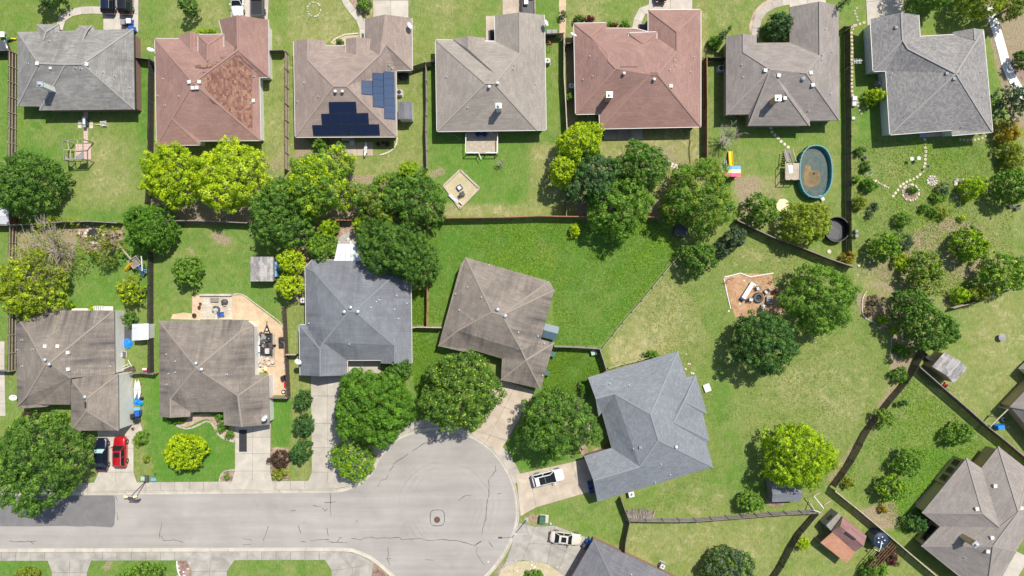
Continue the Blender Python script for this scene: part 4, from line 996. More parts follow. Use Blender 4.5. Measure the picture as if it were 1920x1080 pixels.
# H6
t, ro, at = house('mauve grey roofed house wrapping round a front bed', (1300, 0), 4, 2.7, [
 dict(v=dict(a=(245,275), bl=(245,860), f=(415,858), e=(415,943), d=(872,942), d2=(875,905), br=(1098,902), tr=(1088,40), m=(947,10,2.1), o=(722,52), o2=(722,318), b2=(475,321), b=(475,270), s=(375,252,1.3), t=(375,390,1.35), p=(580,522,3.0), q=(770,522,3.0), r0=(805,545,3.2), r=(845,545,3.2), k=(950,415,2.2), y=(690,658,2.2), y3=(693,694,2.4)),
      f=['bl a s t p', 'b b2 t s', 'b2 o2 k r r0 q p t', 'o o2 k m', 'tr br r k m', 'br d2 y r0 r', 'd2 d y3 y', 'd e p q r0 y y3', 'f bl p e'])],
 'r_mauve', 'brick_tan', None, vents=[('box',538,530),('box',638,568),('box',878,548),('box',893,640),('box',684,738),('pipe',360,487),('pipe',371,579),('pipe',988,221),('dome',820,592),('pipe',1040,390),('pipe',966,413),('pipe',962,450),('pipe',1027,705),('pipe',862,832)])
chimney(t, at, 590, 768, .7, .66, 2.2, 'wall_tan')
# H7
t, ro, at = house('grey patterned shingle house at the top right with white side walls', (1440, 0), 4, 2.9, [
 dict(v=dict(o=(768,142), o2=(790,535), l=(885,530), bl=(915,1010), b1=(1375,975), b2=(1380,1015), br=(1685,990), tr=(1615,222), f2=(1450,256), f1=(1140,274), tr0=(1130,112), m=(1000,95,1.9), k=(1010,300,1.9), u=(1050,365,2.1), q=(1410,550,3.6), w=(1570,810,1.5)),
      f=['o o2 k m', 'bl l o2 k u q', 'b1 bl q', 'br b2 b1 q w', 'tr br w q', 'f1 f2 tr q u k', 'tr0 f1 k m']),
 dict(v=dict(A=(1385,240), C=(1545,212,.9), D=(1552,300,.9), L=(1400,262), B=(1613,222), R_=(1616,300)), f=['A L D C', 'R_ B C D'], full=True, dz=.03)],
 'r_steel', 'wall_grey', 'white', vents=[('boxdark',958,208),('boxdark',1338,553),('boxdark',1392,592),('pipe',922,555),('pipe',1590,543),('pipe',1603,727),('pipe',1450,953),('pipe',1430,550)])
# H8
t, ro, at = house('brown grey house with the long cream side wall and bolted on garage', (0, 550), 4, 2.8, [
 dict(v=dict(a=(120,165), bl=(128,850), b1=(190,862), b2=(355,850), b3=(280,833), b4=(528,835), v=(530,635,2.0), br=(862,605), tr=(855,128), c2=(432,128), c1=(432,93), l2=(215,300,1.4), p=(340,535,3.3), p2=(375,520,3.3), l=(200,775,1.3)),
      f=['a bl l p l2', 'c1 a l2 c2', 'c2 tr p2 p l2', 'tr br v p2', 'b3 b4 v p2 p l', 'bl b1 b2 b3 l']),
 dict(v=dict(A=(530,634), B=(885,605), C=(890,1028), D=(535,1030), n=(650,790,1.6), s=(650,880,1.6)), f=['A B n', 'B C s n', 'D C s', 'A D s n'], dz=1.25, full=True)],
 'r_brown', 'wall_cream', None, overhang=.12, vents=[('box',344,396),('box',438,395),('box',515,443),('box',517,568),('turbine',348,497),('turbine',381,530),('turbine',647,774),('pipe',169,350),('pipe',250,420),('pipe',169,546),('pipe',825,548),('pipe',131,424)])
dish(t, W(118/4, 550+785/4, 3.0) - t.location, 2.6, 1.25)
b = MB(); b.beam(at(645, 812) + Vector((0, 0, .06)), at(645, 862) + Vector((0, 0, .06)), .3, .12); link('ridge_vent', b.mesh('ridge_vent', 'charcoal'), ro)
# H9
t, ro, at = house('brown grey house beside the gravel yard with the trailer', (260, 560), 4, 2.7, [
 dict(v=dict(a=(152,165), bl=(158,885), s=(240,893,1.1), b1=(385,885), b2=(388,850), b3=(635,850), b4=(640,948), m=(775,962,1.75), br=(982,945), r2=(972,572), r1=(868,572), t3=(862,205), t2=(800,158), ch=(762,250,1.0), p=(435,520,3.3), t=(240,750,1.1), g=(745,725,1.8)),
      f=['a bl s t p', 'b1 b2 t s', 'b2 b3 g p t', 'b3 b4 m g', 'r2 br m g', 'r1 r2 g', 't3 r1 g p ch', 't2 t3 ch', 'a t2 ch p'])],
 'r_brown', 'wall_white', None, overhang=.3, vents=[('turbine',436,483),('turbine',478,528),('pipe',210,417),('pipe',275,470),('pipe',275,553),('pipe',226,563),('pipe',212,643),('pipe',662,569)])
dish(t, W(260+948/4, 560+885/4, 4.2) - t.location, 1.2, 1.2)
# H10
t, ro, at = house('slate blue roofed house with three round vents on its peak', (530, 455), 4, 2.7, [
 dict(v=dict(ta=(170,185), tb=(220,132), tr=(960,130), rb=(968,903), s=(837,910,1.5), b1=(735,905), b2=(735,880), b3=(485,881), b4=(482,995), m=(283,1002,1.8), bl=(132,995), l2=(125,617), l=(175,617), ch=(240,220,.9), p=(495,515,3.4), q=(540,515,3.4), g0=(305,750,1.95), g=(283,800,1.8), h=(835,768,1.5)),
      f=['ta tb ch', 'tb tr q p ch', 'l ta ch p g0', 'l l2 g g0', 'l2 bl m g', 'b4 b3 g0 g m', 'b3 b2 h q p g0', 'rb tr q h s', 'b2 b1 s h'])],
 'r_slate', 'brick_tan', 'white', vents=[('turbine',512,486),('turbine',465,519),('turbine',567,518),('pipe',855,398),('pipe',703,443),('pipe',932,455),('pipe',867,570),('pipe',725,430),('pipe',661,487),('pipe',838,500),('pipe',198,605),('pipe',500,760)])
dish(t, W(530+122/4, 455+897/4, 3.2) - t.location, 2.6, 1.2)
# white metal patio roof on H10
# H11
t, ro, at = house('tilted brown grey house standing in the lush lawn', (780, 475), 4, 2.7, [
 dict(v=dict(T=(372,30), T2=(335,85), bl=(168,695), b1=(385,745), b2=(402,718), b3=(645,790), b4=(637,950), br=(935,1018), R2=(1035,672), R1=(937,645), ch=(1038,275), tr=(1000,210), p=(570,440,3.2), q=(645,462,3.2), t=(312,580,1.5), g=(795,730,1.9), g2=(825,800,1.8)),
      f=['T T2 bl t p', 'bl b1 b2 t', 'b2 b3 g q p t', 'b3 b4 g2 g', 'b4 br g2', 'R2 br g2', 'R1 R2 g2 g', 'ch R1 g q', 'tr ch q', 'T tr q p'])],
 'r_brown', 'brick_tan', None, vents=[('turbine',612,421),('turbine',669,469),('pipe',548,90),('pipe',387,253),('pipe',298,305),('pipe',490,330),('pipe',325,426),('pipe',768,592),('pipe',915,621),('pipe',961,675),('pipe',948,915)])
# H12
t, ro, at = house('large blue grey roofed house turned towards the turning circle', (1000, 640), 24/7, 2.7, [
 dict(v=dict(A=(350,232), B=(930,62), C=(985,232), F2=(1112,640), G_=(1155,808), H=(412,1030), e=(385,893,2.0), I=(325,737), J=(502,686), K=(440,457), K2=(420,484), a2=(400,368,1.9), n=(520,335,2.0), p=(755,468,3.5), q=(805,635,3.5), r=(685,805,2.1)),
      f=['A B p n a2', 'K2 K n a2', 'K J r q p n', 'J I e r', 'H G_ q r e', 'B C F2 G_ q p']),
 dict(v=dict(C=(978,232), C2=(1045,218), D=(1115,460), E=(1090,468), F=(1132,635), F3=(1112,645), x=(970,385,1.3), y=(905,520,2.0), y2=(872,532,2.0)),
      f=['C C2 x y y2', 'C2 D x', 'E F y x D', 'F F3 y2 y'], dz=.06, wall=False)],
 'r_blue', 'brick', None, vents=[('pipe',490,272),('pipe',615,283),('pipe',643,690),('boxdark',687,680),('pipe',820,790),('pipe',878,856),('pipe',782,905),('turbine_pale',915,675)])
# H13
t, ro, at = house('tan walled house in the bottom right corner with windowed bays', (1440, 810), 4, 2.8, [
 dict(v=dict(a=(1490,195), b=(1155,605), bb=(1290,710), j=(1150,855), l=(1480,1120), l2=(1640,1230), l3=(1765,1075), l4=(1860,895), l5=(1960,740), h2=(2080,560), h=(1960,290), e=(1728,108), f=(1600,270), c=(1610,610,2.8), d=(1740,715,3.2), g=(1880,600,3.5), k=(1690,855,3.6)),
      f=['a b c', 'b bb d c', 'f a c d', 'e f d g', 'h e g', 'bb j k g d', 'j l l2 k', 'l2 l3 l4 k', 'l4 l5 h2 h g k'])],
 'r_mauve', 'wall_tan', None, vents=[('box',1562,574),('box',1698,402),('box',1800,627),('box',1675,790),('box',1643,892),('pipe',1475,940),('box',1895,568)])
chimney(t, at, 1465, 790, .7, .66, 2.6, 'wall_tan', .7)
def bay(quad, n, label=None):
    """projecting walled bay under a parapet: quad px at ground a,b (outer) c,d (house side)"""
    pass
# windows on the north west walls of that house: frame with pane and sill
def wall_window(t, p0, p1, z0, z1, out=.04, fr='offwhite'):
    p0 = Vector((*p0, 0)) ; p1 = Vector((*p1, 0)); d = (p1 - p0).normalized(); n_ = Vector((-d.y, d.x, 0)) * out
    e = MB(); c = (p0 + p1) / 2 - t.location
    a = p0 - t.location + n_; b_ = p1 - t.location + n_
    for q0, q1 in (((*a.xy, z0), (*b_.xy, z0)), ((*a.xy, z1), (*b_.xy, z1)), ((*a.xy, z0), (*a.xy, z1)), ((*b_.xy, z0), (*b_.xy, z1))): e.beam(q0, q1, .09, .09)
    o = link('window', e.mesh('window', fr), t)
    g = MB(); g.add([(*a.xy, z0), (*b_.xy, z0), (*b_.xy, z1), (*a.xy, z1)], [(0, 1, 2, 3), (3, 2, 1, 0)][:1]); link('pane', g.mesh('pane', 'glass_dark'), o)
def wallbay(t, A, B_, depth, zt, nwin, fr='gutter_dark'):
    """A,B_ px base of the outer wall, depth px towards the house (right/down)"""
    a = Vector((*G(*A), 0)); b_ = Vector((*G(*B_), 0)); d = (b_ - a).normalized(); n_ = Vector((d.y, -d.x, 0))
    if n_.x < 0: n_ = -n_
    D = depth * S; b = MB(); P = [a, b_, b_ + n_ * D, a + n_ * D]; b.prism([(p.x - t.location.x, p.y - t.location.y) for p in P], 0, zt)
    o = link('bay', b.mesh('bay', 'wall_tan'), t)
    L = (b_ - a).length; w = (L - .4 * (nwin + 1)) / nwin
    for k in range(nwin):
        s0 = .4 + k * (w + .4); q0 = a + d * s0; q1 = a + d * (s0 + w)
        e = MB(); off = -n_ * .05
        A0 = q0 - t.location + off; B0 = q1 - t.location + off; z0, z1 = .9, 2.3
        for s_, e_ in (((*A0.xy, z0), (*B0.xy, z0)), ((*A0.xy, z1), (*B0.xy, z1)), ((*A0.xy, z0), (*A0.xy, z1)), ((*B0.xy, z0), (*B0.xy, z1))): e.beam(s_, e_, .10, .10)
        wo = link('window', e.mesh('window', fr), o)
        g = MB(); g.box(tuple(((A0 + B0) / 2 + n_ * .02 + Vector((0, 0, 1.6)))), ((B0 - A0).length, .04, 1.4), math.atan2(d.y, d.x)); link('pane', g.mesh('pane', 'glass_dark'), wo)
wallbay(t, (1751,899), (1787,854), 26, 2.6, 3)
wallbay(t, (1826,872), (1850,836), 26, 2.6, 1)
wallbay(t, (1716,1010), (1743,975), 24, 2.6, 1)
# H14 bottom, dark slate roof with brick end wall
t, ro, at = house('dark slate roofed brick house cut by the bottom edge', (960, 810), 4, 2.7, [
 dict(v=dict(a=(612,803), l=(330,1290), l2=(820,1700), r=(1640,1290), q=(860,1330,3.2)), f=['a l q', 'l l2 q', 'l2 r q', 'r a q'])],
 'r_dark', 'brick', None, vents=[('pipe',895,1070)])
# H15 right edge
t, ro, at = house('mauve roofed house just entering at the right edge', (1440, 540), 4, 2.7, [
 dict(v=dict(a=(1815,888), b=(2050,640), c=(2400,1000), d=(2100,1230), q=(2080,935,2.4)), f=['b a q', 'a d q', 'd c q', 'c b q'])],
 'r_mauve', 'wall_tan', None)
# trailer or van roof on the right edge
# ---------------------------------------------------------------- fences
_post = {}
def fence(label, pts, mat='wood_dark', h=1.8, rails_side=0, rail='wood', post='wood', step=2.4, picket=True, lean=0.0, wire=False, cap=None):
    """pts: px at the foot of the fence. rails_side +1/-1: rails stand on the left/right of the direction of travel"""
    P = [Vector((*G(*p), 0)) for p in pts]; base = P[0].copy()
    t = thing('wooden_fence' if not wire else 'wire_fence', label, 'fence', base)
    pk = MB(); rl = MB(); posts = []
    for a, b in zip(P[:-1], P[1:]):
        d = b - a; L = d.length
        if L < .1: continue
        d.normalize(); n = Vector((-d.y, d.x, 0)); ang = math.atan2(d.y, d.x)
        ns = max(1, round(L / step))
        for k in range(ns + 1):
            posts.append((a + d * (L * k / ns), ang))
        side = rails_side if rails_side else 1
        for s in range(ns):
            w0, w1 = rnd.uniform(-.05, .05) + lean, rnd.uniform(-.05, .05) + lean
            q0 = a + d * (L * s / ns); q1 = a + d * (L * (s + 1) / ns)
            for z in ((.35, 1.0, 1.6) if not wire else (h - .05, h * .5)):
                if z < h:
                    o = n * (side * .05)
                    m_ = MB(); m_.beam(q0 + o + Vector((0, 0, z)) - base, q1 + o + Vector((0, 0, z)) - base, .06 if not wire else .04, .09 if not wire else .04)
                    link('rail', m_.mesh('rail', rail), t)
            if picket:
                npk = max(2, int(L / ns / .145))
                for k in range(npk):
                    c = q0 + (q1 - q0) * ((k + .5) / npk) - base; hh = h + rnd.uniform(-.03, .03)
                    ln = n * (w0 * (1 - k / npk) + w1 * (k / npk))
                    x, y = c.x, c.y; cs, sn = d.x, d.y; vs = []
                    for z, l in ((0.03, 0), (hh, 1)):
                        for sx, sy in ((-.066, -.009), (.066, -.009), (.066, .009), (-.066, .009)):
                            vs.append((x + sx * cs - sy * sn + ln.x * l, y + sx * sn + sy * cs + ln.y * l, z))
                    pk.add(vs, [(4, 5, 6, 7), (0, 1, 5, 4), (1, 2, 6, 5), (2, 3, 7, 6), (3, 0, 4, 7)])
    if pk.v:
        o = pk.build('pickets', mat, t); o['kind'] = 'stuff'
    key = (post, h)
    if key not in _post:
        b = MB(); b.box((0, 0, (h + .06) / 2), (.10, .10, h + .06)); _post[key] = b.mesh('post', post)
    for p, a in posts:
        off = Vector((-math.sin(a), math.cos(a), 0)) * (.07 * (rails_side if rails_side else 1))
        link('post', _post[key], t, p - base + off, a)
    if cap:
        for a, b in zip(P[:-1], P[1:]):
            m_ = MB(); m_.beam(a - base + Vector((0, 0, h + .05)), b - base + Vector((0, 0, h + .05)), .13, .04); link('cap_rail', m_.mesh('cap_rail', cap), t)
    return t
fence('grey plank fence with pale rails down the left edge of the upper left yard', [(32,102),(31,300)], 'wood_mid', rails_side=1, rail='wood_pale', post='wood_pale')
fence('grey plank fence half under the dark tree on the left edge', [(31,300),(33,420)], 'wood_mid', rails_side=1, rail='wood_pale', post='wood_pale')
fence('leaning plank fence with pale rails beside the pale sparse tree', [(33,425),(31,486)], 'wood_mid', rails_side=1, rail='wood_pale', post='wood_pale')
fence('plank fence with pale rails against the brown grey house at the left edge', [(32,560),(31,694)], 'wood_mid', rails_side=1, rail='wood_pale', post='wood_pale')
fence('short dark fence entering at the left edge beside the top left house', [(-10,103),(32,102)], 'wood_dark')
fence('short fence stub at the left edge above the narrow path', [(-10,693),(31,694)], 'wood_mid')
fence('short dark fence between the grey house and the rose house', [(262,115),(290,118)], 'wood_dark')
fence('dark weathered plank fence left of the rose house with the mottled patch', [(290,118),(289,200),(288,300),(283,384)], 'wood_dark', rails_side=-1)
fence('thin grey back fence behind the playhouse frame lawn', [(-10,424),(33,424),(70,423),(105,420),(135,418),(180,417),(233,420)], 'wood_mid', rail='wood', cap='wood')
fence('grey back fence along the lawn with two bare spots', [(320,416),(380,416),(430,418),(472,420)], 'wood_mid', rail='wood', cap='wood')
fence('dark plank fence between the two lower left yards', [(288,470),(288,600),(289,697)], 'wood_dark', rails_side=-1)
fence('short fence from the garage with kayaks to the neighbouring house', [(254,699),(275,698),(298,700)], 'wood_mid')
fence('short dark fence joining the rose house and the solar house', [(508,102),(537,102)], 'wood_dark')
fence('brown fence with three rails between rose house and solar house', [(541,103),(541,200),(541,320)], 'wood_brown', rails_side=1, rail='wood_pale', post='wood')
fence('short dark fence right of the solar house wing', [(774,133),(800,124),(817,122)], 'wood_dark')
fence('fence between the solar house and the deck house', [(800,124),(801,190),(800,250),(802,318)], 'wood_mid', rails_side=1, rail='wood', post='wood_pale')
fence('short piece of fence between two dark trees behind the solar house', [(630,415),(664,415)], 'wood_mid', cap='wood_red')
fence('new cedar fence along the top of the lush lawn', [(803,415),(835,411),(900,410),(960,409),(1010,407),(1055,408),(1130,409),(1232,409)], 'wood_red', rail='wood_red', post='wood_red', cap='wood_red')
fence('short new cedar fence stub at the corner of the dark round tree', [(803,415),(803,432)], 'wood_red', rail='wood_red', post='wood_red')
fence('thin orange cedar fence running down to the lush lawn strip', [(803,536),(802,612)], 'wood_red', rail='wood_red', post='wood_red')
fence('brown fence between the slate house and the tilted house', [(773,614),(785,612),(830,613)], 'wood_brown', cap='wood_pale')
fence('short dark fence right of the beige grey house garage', [(1023,71),(1055,70)], 'wood_dark')
fence('bowed brown fence between deck house and rose house with chimney', [(1056,70),(1056,150),(1059,200),(1062,260),(1061,300)], 'wood_mid', rail='wood', cap='wood_pale')
fence('fence stub under the yellow green tree ending at the cedar fence', [(1059,380),(1060,408)], 'wood_mid', rail='wood_pale')
fence('short dark fence left of the rose house with brown chimney', [(1060,90),(1078,86)], 'wood_brown')
fence('red brown fence right of the large rose house', [(1319,112),(1320,200),(1320,320)], 'wood_brown', rail='wood', cap='wood_red')
fence('short dark fence by the air conditioner of the mauve house', [(1322,115),(1357,115)], 'wood_dark')
fence('long black stained fence beside the oval pool', [(1583,60),(1584,160),(1585,260),(1585,380),(1587,480)], 'wood_dark', rail='wood_dark', post='wood_dark')
fence('short black fence at the upper right corner of the mauve house', [(1574,58),(1584,58)], 'wood_dark')
fence('diagonal dark fence running down from behind the grey green shrub', [(1375,415),(1400,427),(1440,446),(1490,464),(1545,486),(1592,502)], 'wood_brown', rail='wood', cap='wood')
fence('thin slanting rail fence between the lush and the dry lawn', [(1277,470),(1240,515),(1200,564),(1165,605),(1128,651)], 'wood_mid', h=1.3, rail='wood_pale', post='wood', picket=False)
fence('brown plank fence from the tilted house to the rail fence', [(1038,648),(1075,649),(1122,652)], 'wood_mid', cap='wood')
fence('short dark fence down to the blue grey house roof', [(1122,652),(1135,693)], 'wood_dark', cap='wood')
fence('pale low railing along the north side of the blue grey house', [(1140,690),(1170,681),(1200,674),(1224,667)], 'wood', h=1.1, rail='wood_pale', post='wood_pale', picket=False)
fence('dark fence down from the blue grey house to the brush pile', [(1161,931),(1170,955),(1177,974)], 'wood_mid')
fence('dark fence below the brush pile to the brick house', [(1176,975),(1170,1005),(1167,1033)], 'wood_mid')
fence('long grey plank fence along the bottom of the big dry lawn', [(1177,970),(1240,972),(1300,971),(1360,967),(1440,960),(1525,955)], 'wood', rail='wood', post='wood')
fence('dark plank fence curving down to the bottom edge', [(1525,958),(1497,990),(1478,1020),(1460,1055),(1440,1085)], 'wood_dark', rail='wood')
fence('grey fence with pale rails right of the bright yellow green tree', [(1557,908),(1590,860),(1622,800),(1660,750),(1690,715)], 'wood_mid', rails_side=-1, rail='wood', post='wood')
fence('grey fence with pale rail up to the dark tree by the shed', [(1690,715),(1710,684),(1722,655)], 'wood_mid', rails_side=-1, rail='wood', post='wood')
fence('dark fence passing the red mower down to the right edge', [(1712,686),(1760,728),(1800,762),(1840,798),(1868,820),(1925,868)], 'wood_mid', rail='wood', cap='wood')
fence('long dark fence with white cap running to the bottom edge', [(1555,914),(1600,950),(1650,992),(1700,1035),(1765,1090)], 'wood_dark', rail='wood', cap='wood_pale')
fence('pale rail fence at the top of the right hand lawn', [(1778,578),(1810,570),(1850,556),(1880,545)], 'wood', h=1.4, rail='wood_pale', post='wood_pale')
fence('brown fence with rails round the gravel yard of the trailer', [(537,575),(540,640),(543,700),(545,743)], 'wood_mid', rails_side=-1, rail='wood_pale', post='wood_pale')
fence('bottom end of the gravel yard fence', [(508,744),(545,744)], 'wood_mid')
fence('short pale fence between gravel yard and slate house', [(543,663),(562,663)], 'wood_pale', cap='wood_pale')
# ---------------------------------------------------------------- trees and shrubs
def crown_mesh(name, rx, ry, zlo, zhi, mats, leaf=.26, dens=1.0, clump=.16, seed=0, ragged=.25, tips=0.0, kind='round', gap=0.0, hang=.35):
    """crown made of leaf clumps spread through an uneven volume; every leaf is its own small face"""
    g = np.random.RandomState(seed + 17)
    Rm = (rx + ry) / 2; hz = (zhi - zlo)
    cr = max(.32, clump * Rm)                          # clump radius
    nc = int(max(14, 8.4 * dens * (Rm / cr) ** 2 * 1.15))
    # uneven outline from a few random lobes
    ph = g.rand(5) * 6.28; am = g.rand(5) * ragged * .5
    phi = g.rand(nc) * 2 * np.pi; cz = g.rand(nc) ** .75           # height parameter, more towards the top
    if kind == 'column': cz = g.rand(nc)
    lob = 1 + sum(am[k] * np.sin((k + 2) * phi + ph[k]) for k in range(5)) * .8 + g.uniform(-ragged, ragged, nc) * .22
    if kind == 'column': prof = np.sin(np.pi * np.clip(.12 + .88 * cz, 0, 1)) ** .6
    else: prof = np.sqrt(np.clip(1 - (cz * 1.0 - hang) ** 2 / (1 - hang * .0) ** 2, 0.02, 1))
    # shell mostly, some inside
    dep = 1 - (g.rand(nc) ** 2.2) * .75
    prad = prof * lob * dep
    if kind != 'column':
        # full rounded crown whose surface billows: clumps cover the dome and ride up on random lobes
        nl = int(7 + Rm * 2.6); la = np.arange(nl) * 2.4 + g.rand(nl) * .8; lr = np.sqrt((np.arange(nl) + .4) / nl) * .92 * g.uniform(.88, 1.06, nl); lR = g.uniform(.20, .36, nl)
        k = g.rand(nc) < .78; rr = np.where(k, np.sqrt(g.rand(nc)) * 1.0, 1.0 - .12 * g.rand(nc) ** 2)
        px, py = rr * np.cos(phi), rr * np.sin(phi); lx, ly = lr * np.cos(la), lr * np.sin(la)
        d = np.hypot(px[:, None] - lx, py[:, None] - ly) / lR; li = d.argmin(1); bl = np.clip(1 - d.min(1) ** 2, -.6, 1)
        prad = rr * lob * (1 + ragged * .5 * np.maximum(0, rr - .8) / .2 * np.clip(bl, -.4, 1) * .5)
        base = hang * .75 + (1 - hang) * np.sqrt(np.clip(1 - np.clip(rr, 0, 1) ** 2, 0, 1)) * .82
        cz = np.where(k, base + bl * .30 * Rm / hz, hang * g.uniform(.1, 1.0, nc))
        inn = g.rand(nc) < .24; cz = np.where(inn, np.minimum(cz, base * g.uniform(.35, .7, nc)), cz); prad = np.where(inn, np.minimum(prad, .9 * lob), prad)
    cx = prad * rx * np.cos(phi); cy = prad * ry * np.sin(phi); czz = zlo + hz * np.clip(cz, 0, 1.08)
    if gap > 0:
        keep = (np.sin(cx * 1.9 / (Rm * .3) + ph[0]) * np.sin(cy * 1.7 / (Rm * .3) + ph[1]) + g.rand(nc) * 1.2) > gap - .3
        cx, cy, czz = cx[keep], cy[keep], czz[keep]; nc = len(cx)
        if kind != 'column': li = li[keep]
    crs = cr * g.uniform(.45, .9, nc); czz = czz + g.normal(0, .95 * cr, nc)
    per = np.maximum(10, (dens * 11 * (crs / leaf) ** 2).astype(int)); tot = per.sum(); ci = np.repeat(np.arange(nc), per)
    # leaf positions on upper two thirds of each clump
    th = g.rand(tot) * 2 * np.pi; u = g.uniform(-.1, 1, tot); s = np.sqrt(1 - u * u); rr = crs[ci] * g.uniform(.72, 1.08, tot)
    nrm = np.stack([s * np.cos(th), s * np.sin(th), u], 1)
    P = np.stack([cx, cy, czz], 1)[ci] + nrm * rr[:, None] * np.array([1, 1, .85])
    n2 = nrm + g.normal(0, .28, (tot, 3)) + np.array([0, 0, .15]); n2 /= np.linalg.norm(n2, axis=1)[:, None]
    ref = g.normal(0, 1, (tot, 3)); a = np.cross(n2, ref); a /= np.linalg.norm(a, axis=1)[:, None] + 1e-9; b = np.cross(n2, a)
    sz = leaf * g.uniform(.6, 1.25, tot)[:, None] * .5
    bend = n2 * sz * .25
    Q = np.stack([P - a * sz * 1.2, P - b * sz * .75 + bend * 0, P + a * sz * 1.2, P + b * sz * .75], 1).reshape(-1, 3)
    ctone = g.rand(nc) ** 1.3 * .85 + (g.rand(nl)[li] * .2 if kind != 'column' else 0); tone = np.clip(ctone[ci] + g.uniform(-.08, .12, tot), 0, 1)
    me = bpy.data.meshes.new(name); me.vertices.add(tot * 4); me.vertices.foreach_set('co', Q.ravel().astype(np.float32))
    me.loops.add(tot * 4); me.loops.foreach_set('vertex_index', np.arange(tot * 4, dtype=np.int32))
    me.polygons.add(tot); me.polygons.foreach_set('loop_start', np.arange(0, tot * 4, 4, dtype=np.int32))
    me.update(calc_edges=True)
    at = me.attributes.new('tone', 'FLOAT', 'POINT'); at.data.foreach_set('value', np.repeat(tone, 4).astype(np.float32))
    for m_ in mats: me.materials.append(M[m_])
    if len(mats) > 1:
        mi = ((g.rand(nc) < tips)[ci] & (g.rand(tot) < .8)) if tips > .1 else ((g.rand(tot) < tips) & (u > .4)); me.polygons.foreach_set('material_index', mi.astype(np.int32))
    return me, np.stack([cx, cy, czz], 1), tot
LEAVES = 0
def tree(name, label, cat, u, v, r, h, mat, ry=None, zlo=None, leaf=.24, dens=1.0, clump=.13, ragged=.25, tips=None, kind='round', trunk=True, gap=0.0, group=None, branches=0, bark='bark', lean=(0, 0), hang=.35, part='crown'):
    """u,v px of the crown centre; r px; h metres"""
    global LEAVES
    zlo = h * .22 if zlo is None else zlo; zc = zlo + (h - zlo) * .45
    c = W(u, v, zc); k = (CAMH - zc) / CAMH * S
    base = Vector((c.x, c.y, 0)); ry = ry or r
    seed = int(u * 13 + v * 7) % 99991
    t = thing(name, label, cat, base, 0, group)
    me, cl, n = crown_mesh(part, r * k * (.90 if r > 40 else .84), ry * k * (.90 if r > 40 else .84), zlo, h, [mat] + ([tips[0]] if tips else []), leaf, dens, clump, seed, ragged, tips[1] if tips else 0, kind, gap, hang)
    LEAVES += n
    cr_ = link(part, me, t)
    rg = random.Random(seed)
    if trunk:
        b = MB(); th = max(.07, h * .028); zt = zlo + (h - zlo) * .35
        b.tube([(0, 0, -.05), (0, 0, zlo * .5), (rg.uniform(-.1, .1) * h * .1, rg.uniform(-.1, .1) * h * .1, zt)], [th * 1.3, th, th * .7], 8); link('trunk', b.mesh('trunk', bark), t)
        b = MB(); nb = 6 + branches
        idx = [rg.randrange(len(cl)) for _ in range(nb)]
        for j in idx:
            e = Vector(cl[j]); s = Vector((0, 0, zlo * .6 + rg.random() * (zt - zlo * .6))); m_ = s.lerp(e, .5) + Vector((rg.uniform(-.2, .2), rg.uniform(-.2, .2), .1 * h * rg.random()))
            b.tube([s, m_, e], [th * .45, th * .28, .02], 5)
        link('limbs', b.mesh('limbs', bark), t)
    return t
def bare(name, label, cat, u, v, r, h, mat='bark_pale', leafm=None, n=34, dens=.3, group=None):
    c = W(u, v, h * .5); base = Vector((c.x, c.y, 0)); t = thing(name, label, cat, base, 0, group); rg = random.Random(int(u * 31 + v))
    k = (CAMH - h * .5) / CAMH * S * r; b = MB(); b.tube([(0, 0, 0), (.05, .02, h * .3), (0, 0, h * .45)], [.12, .10, .07], 7); link('trunk', b.mesh('trunk', mat), t)
    b = MB()
    for i in range(n):
        a = rg.random() * 6.28; rr = k * rg.uniform(.45, 1.0); z1 = h * rg.uniform(.6, 1.0); s = Vector((0, 0, h * rg.uniform(.15, .45))); e = Vector((rr * math.cos(a), rr * math.sin(a), z1))
        m_ = s.lerp(e, .5) + Vector((rg.uniform(-.3, .3), rg.uniform(-.3, .3), h * .08)); b.tube([s, m_, e], [.05, .032, .012], 4)
        for j in range(4):
            q = m_.lerp(e, rg.uniform(0, .8)); a2 = a + rg.uniform(-1, 1); f = q + Vector((math.cos(a2), math.sin(a2), rg.uniform(.1, .6))) * k * rg.uniform(.15, .3); b.tube([q, f], [.022, .008], 3)
    link('limbs', b.mesh('limbs', mat), t)
    if leafm:
        me, cl, nn = crown_mesh('foliage', k * .95, k * .95, h * .25, h, [leafm], .2, dens, .10, int(u), .3, 0, 'round', .5); link('crown', me, t)
    return t
TR = 'trees in the gardens'; SH = 'shrubs in the gardens'
D_, Mi, Fr, Ye, Li, Ol, Bl = 'leaf_dark', 'leaf_mid', 'leaf_fresh', 'leaf_yellow', 'leaf_lime', 'leaf_olive', 'leaf_blue'
T_ = lambda *a, **k: tree('broadleaf_tree', a[0], 'tree', *a[1:], **k)
def shrub(label, u, v, r, h, mat, **k):
    k.setdefault('leaf', .16); k.setdefault('clump', .24); k.setdefault('zlo', .1); k.setdefault('trunk', False); k.setdefault('part', 'foliage')
    nm = k.pop('name', 'shrub'); ct = k.pop('cat', 'shrub'); return tree(nm, label, ct, u, v, r, h, mat, **k)
T_('dark green tree on the left edge over the pale railed fence', 50, 343, 62, 8, D_, ragged=.3)
T_('left one of two yellow green trees behind the rose house with mottled patch', 322, 329, 59, 8, Ye, tips=(Li, .35))
T_('largest bright yellow green tree behind the rose house with mottled patch', 430, 330, 72, 8.5, Ye, tips=('leaf_tips', .2))
T_('dark green tree between the bright yellow tree and the grey back fence', 528, 400, 66, 8, D_, tips=(Mi, .35), ragged=.35)
T_('two toned tree, dark left side and yellow shoots, below the solar house patio', 600, 345, 68, 8.5, Mi, tips=(Ye, .45), clump=.13, ragged=.4)
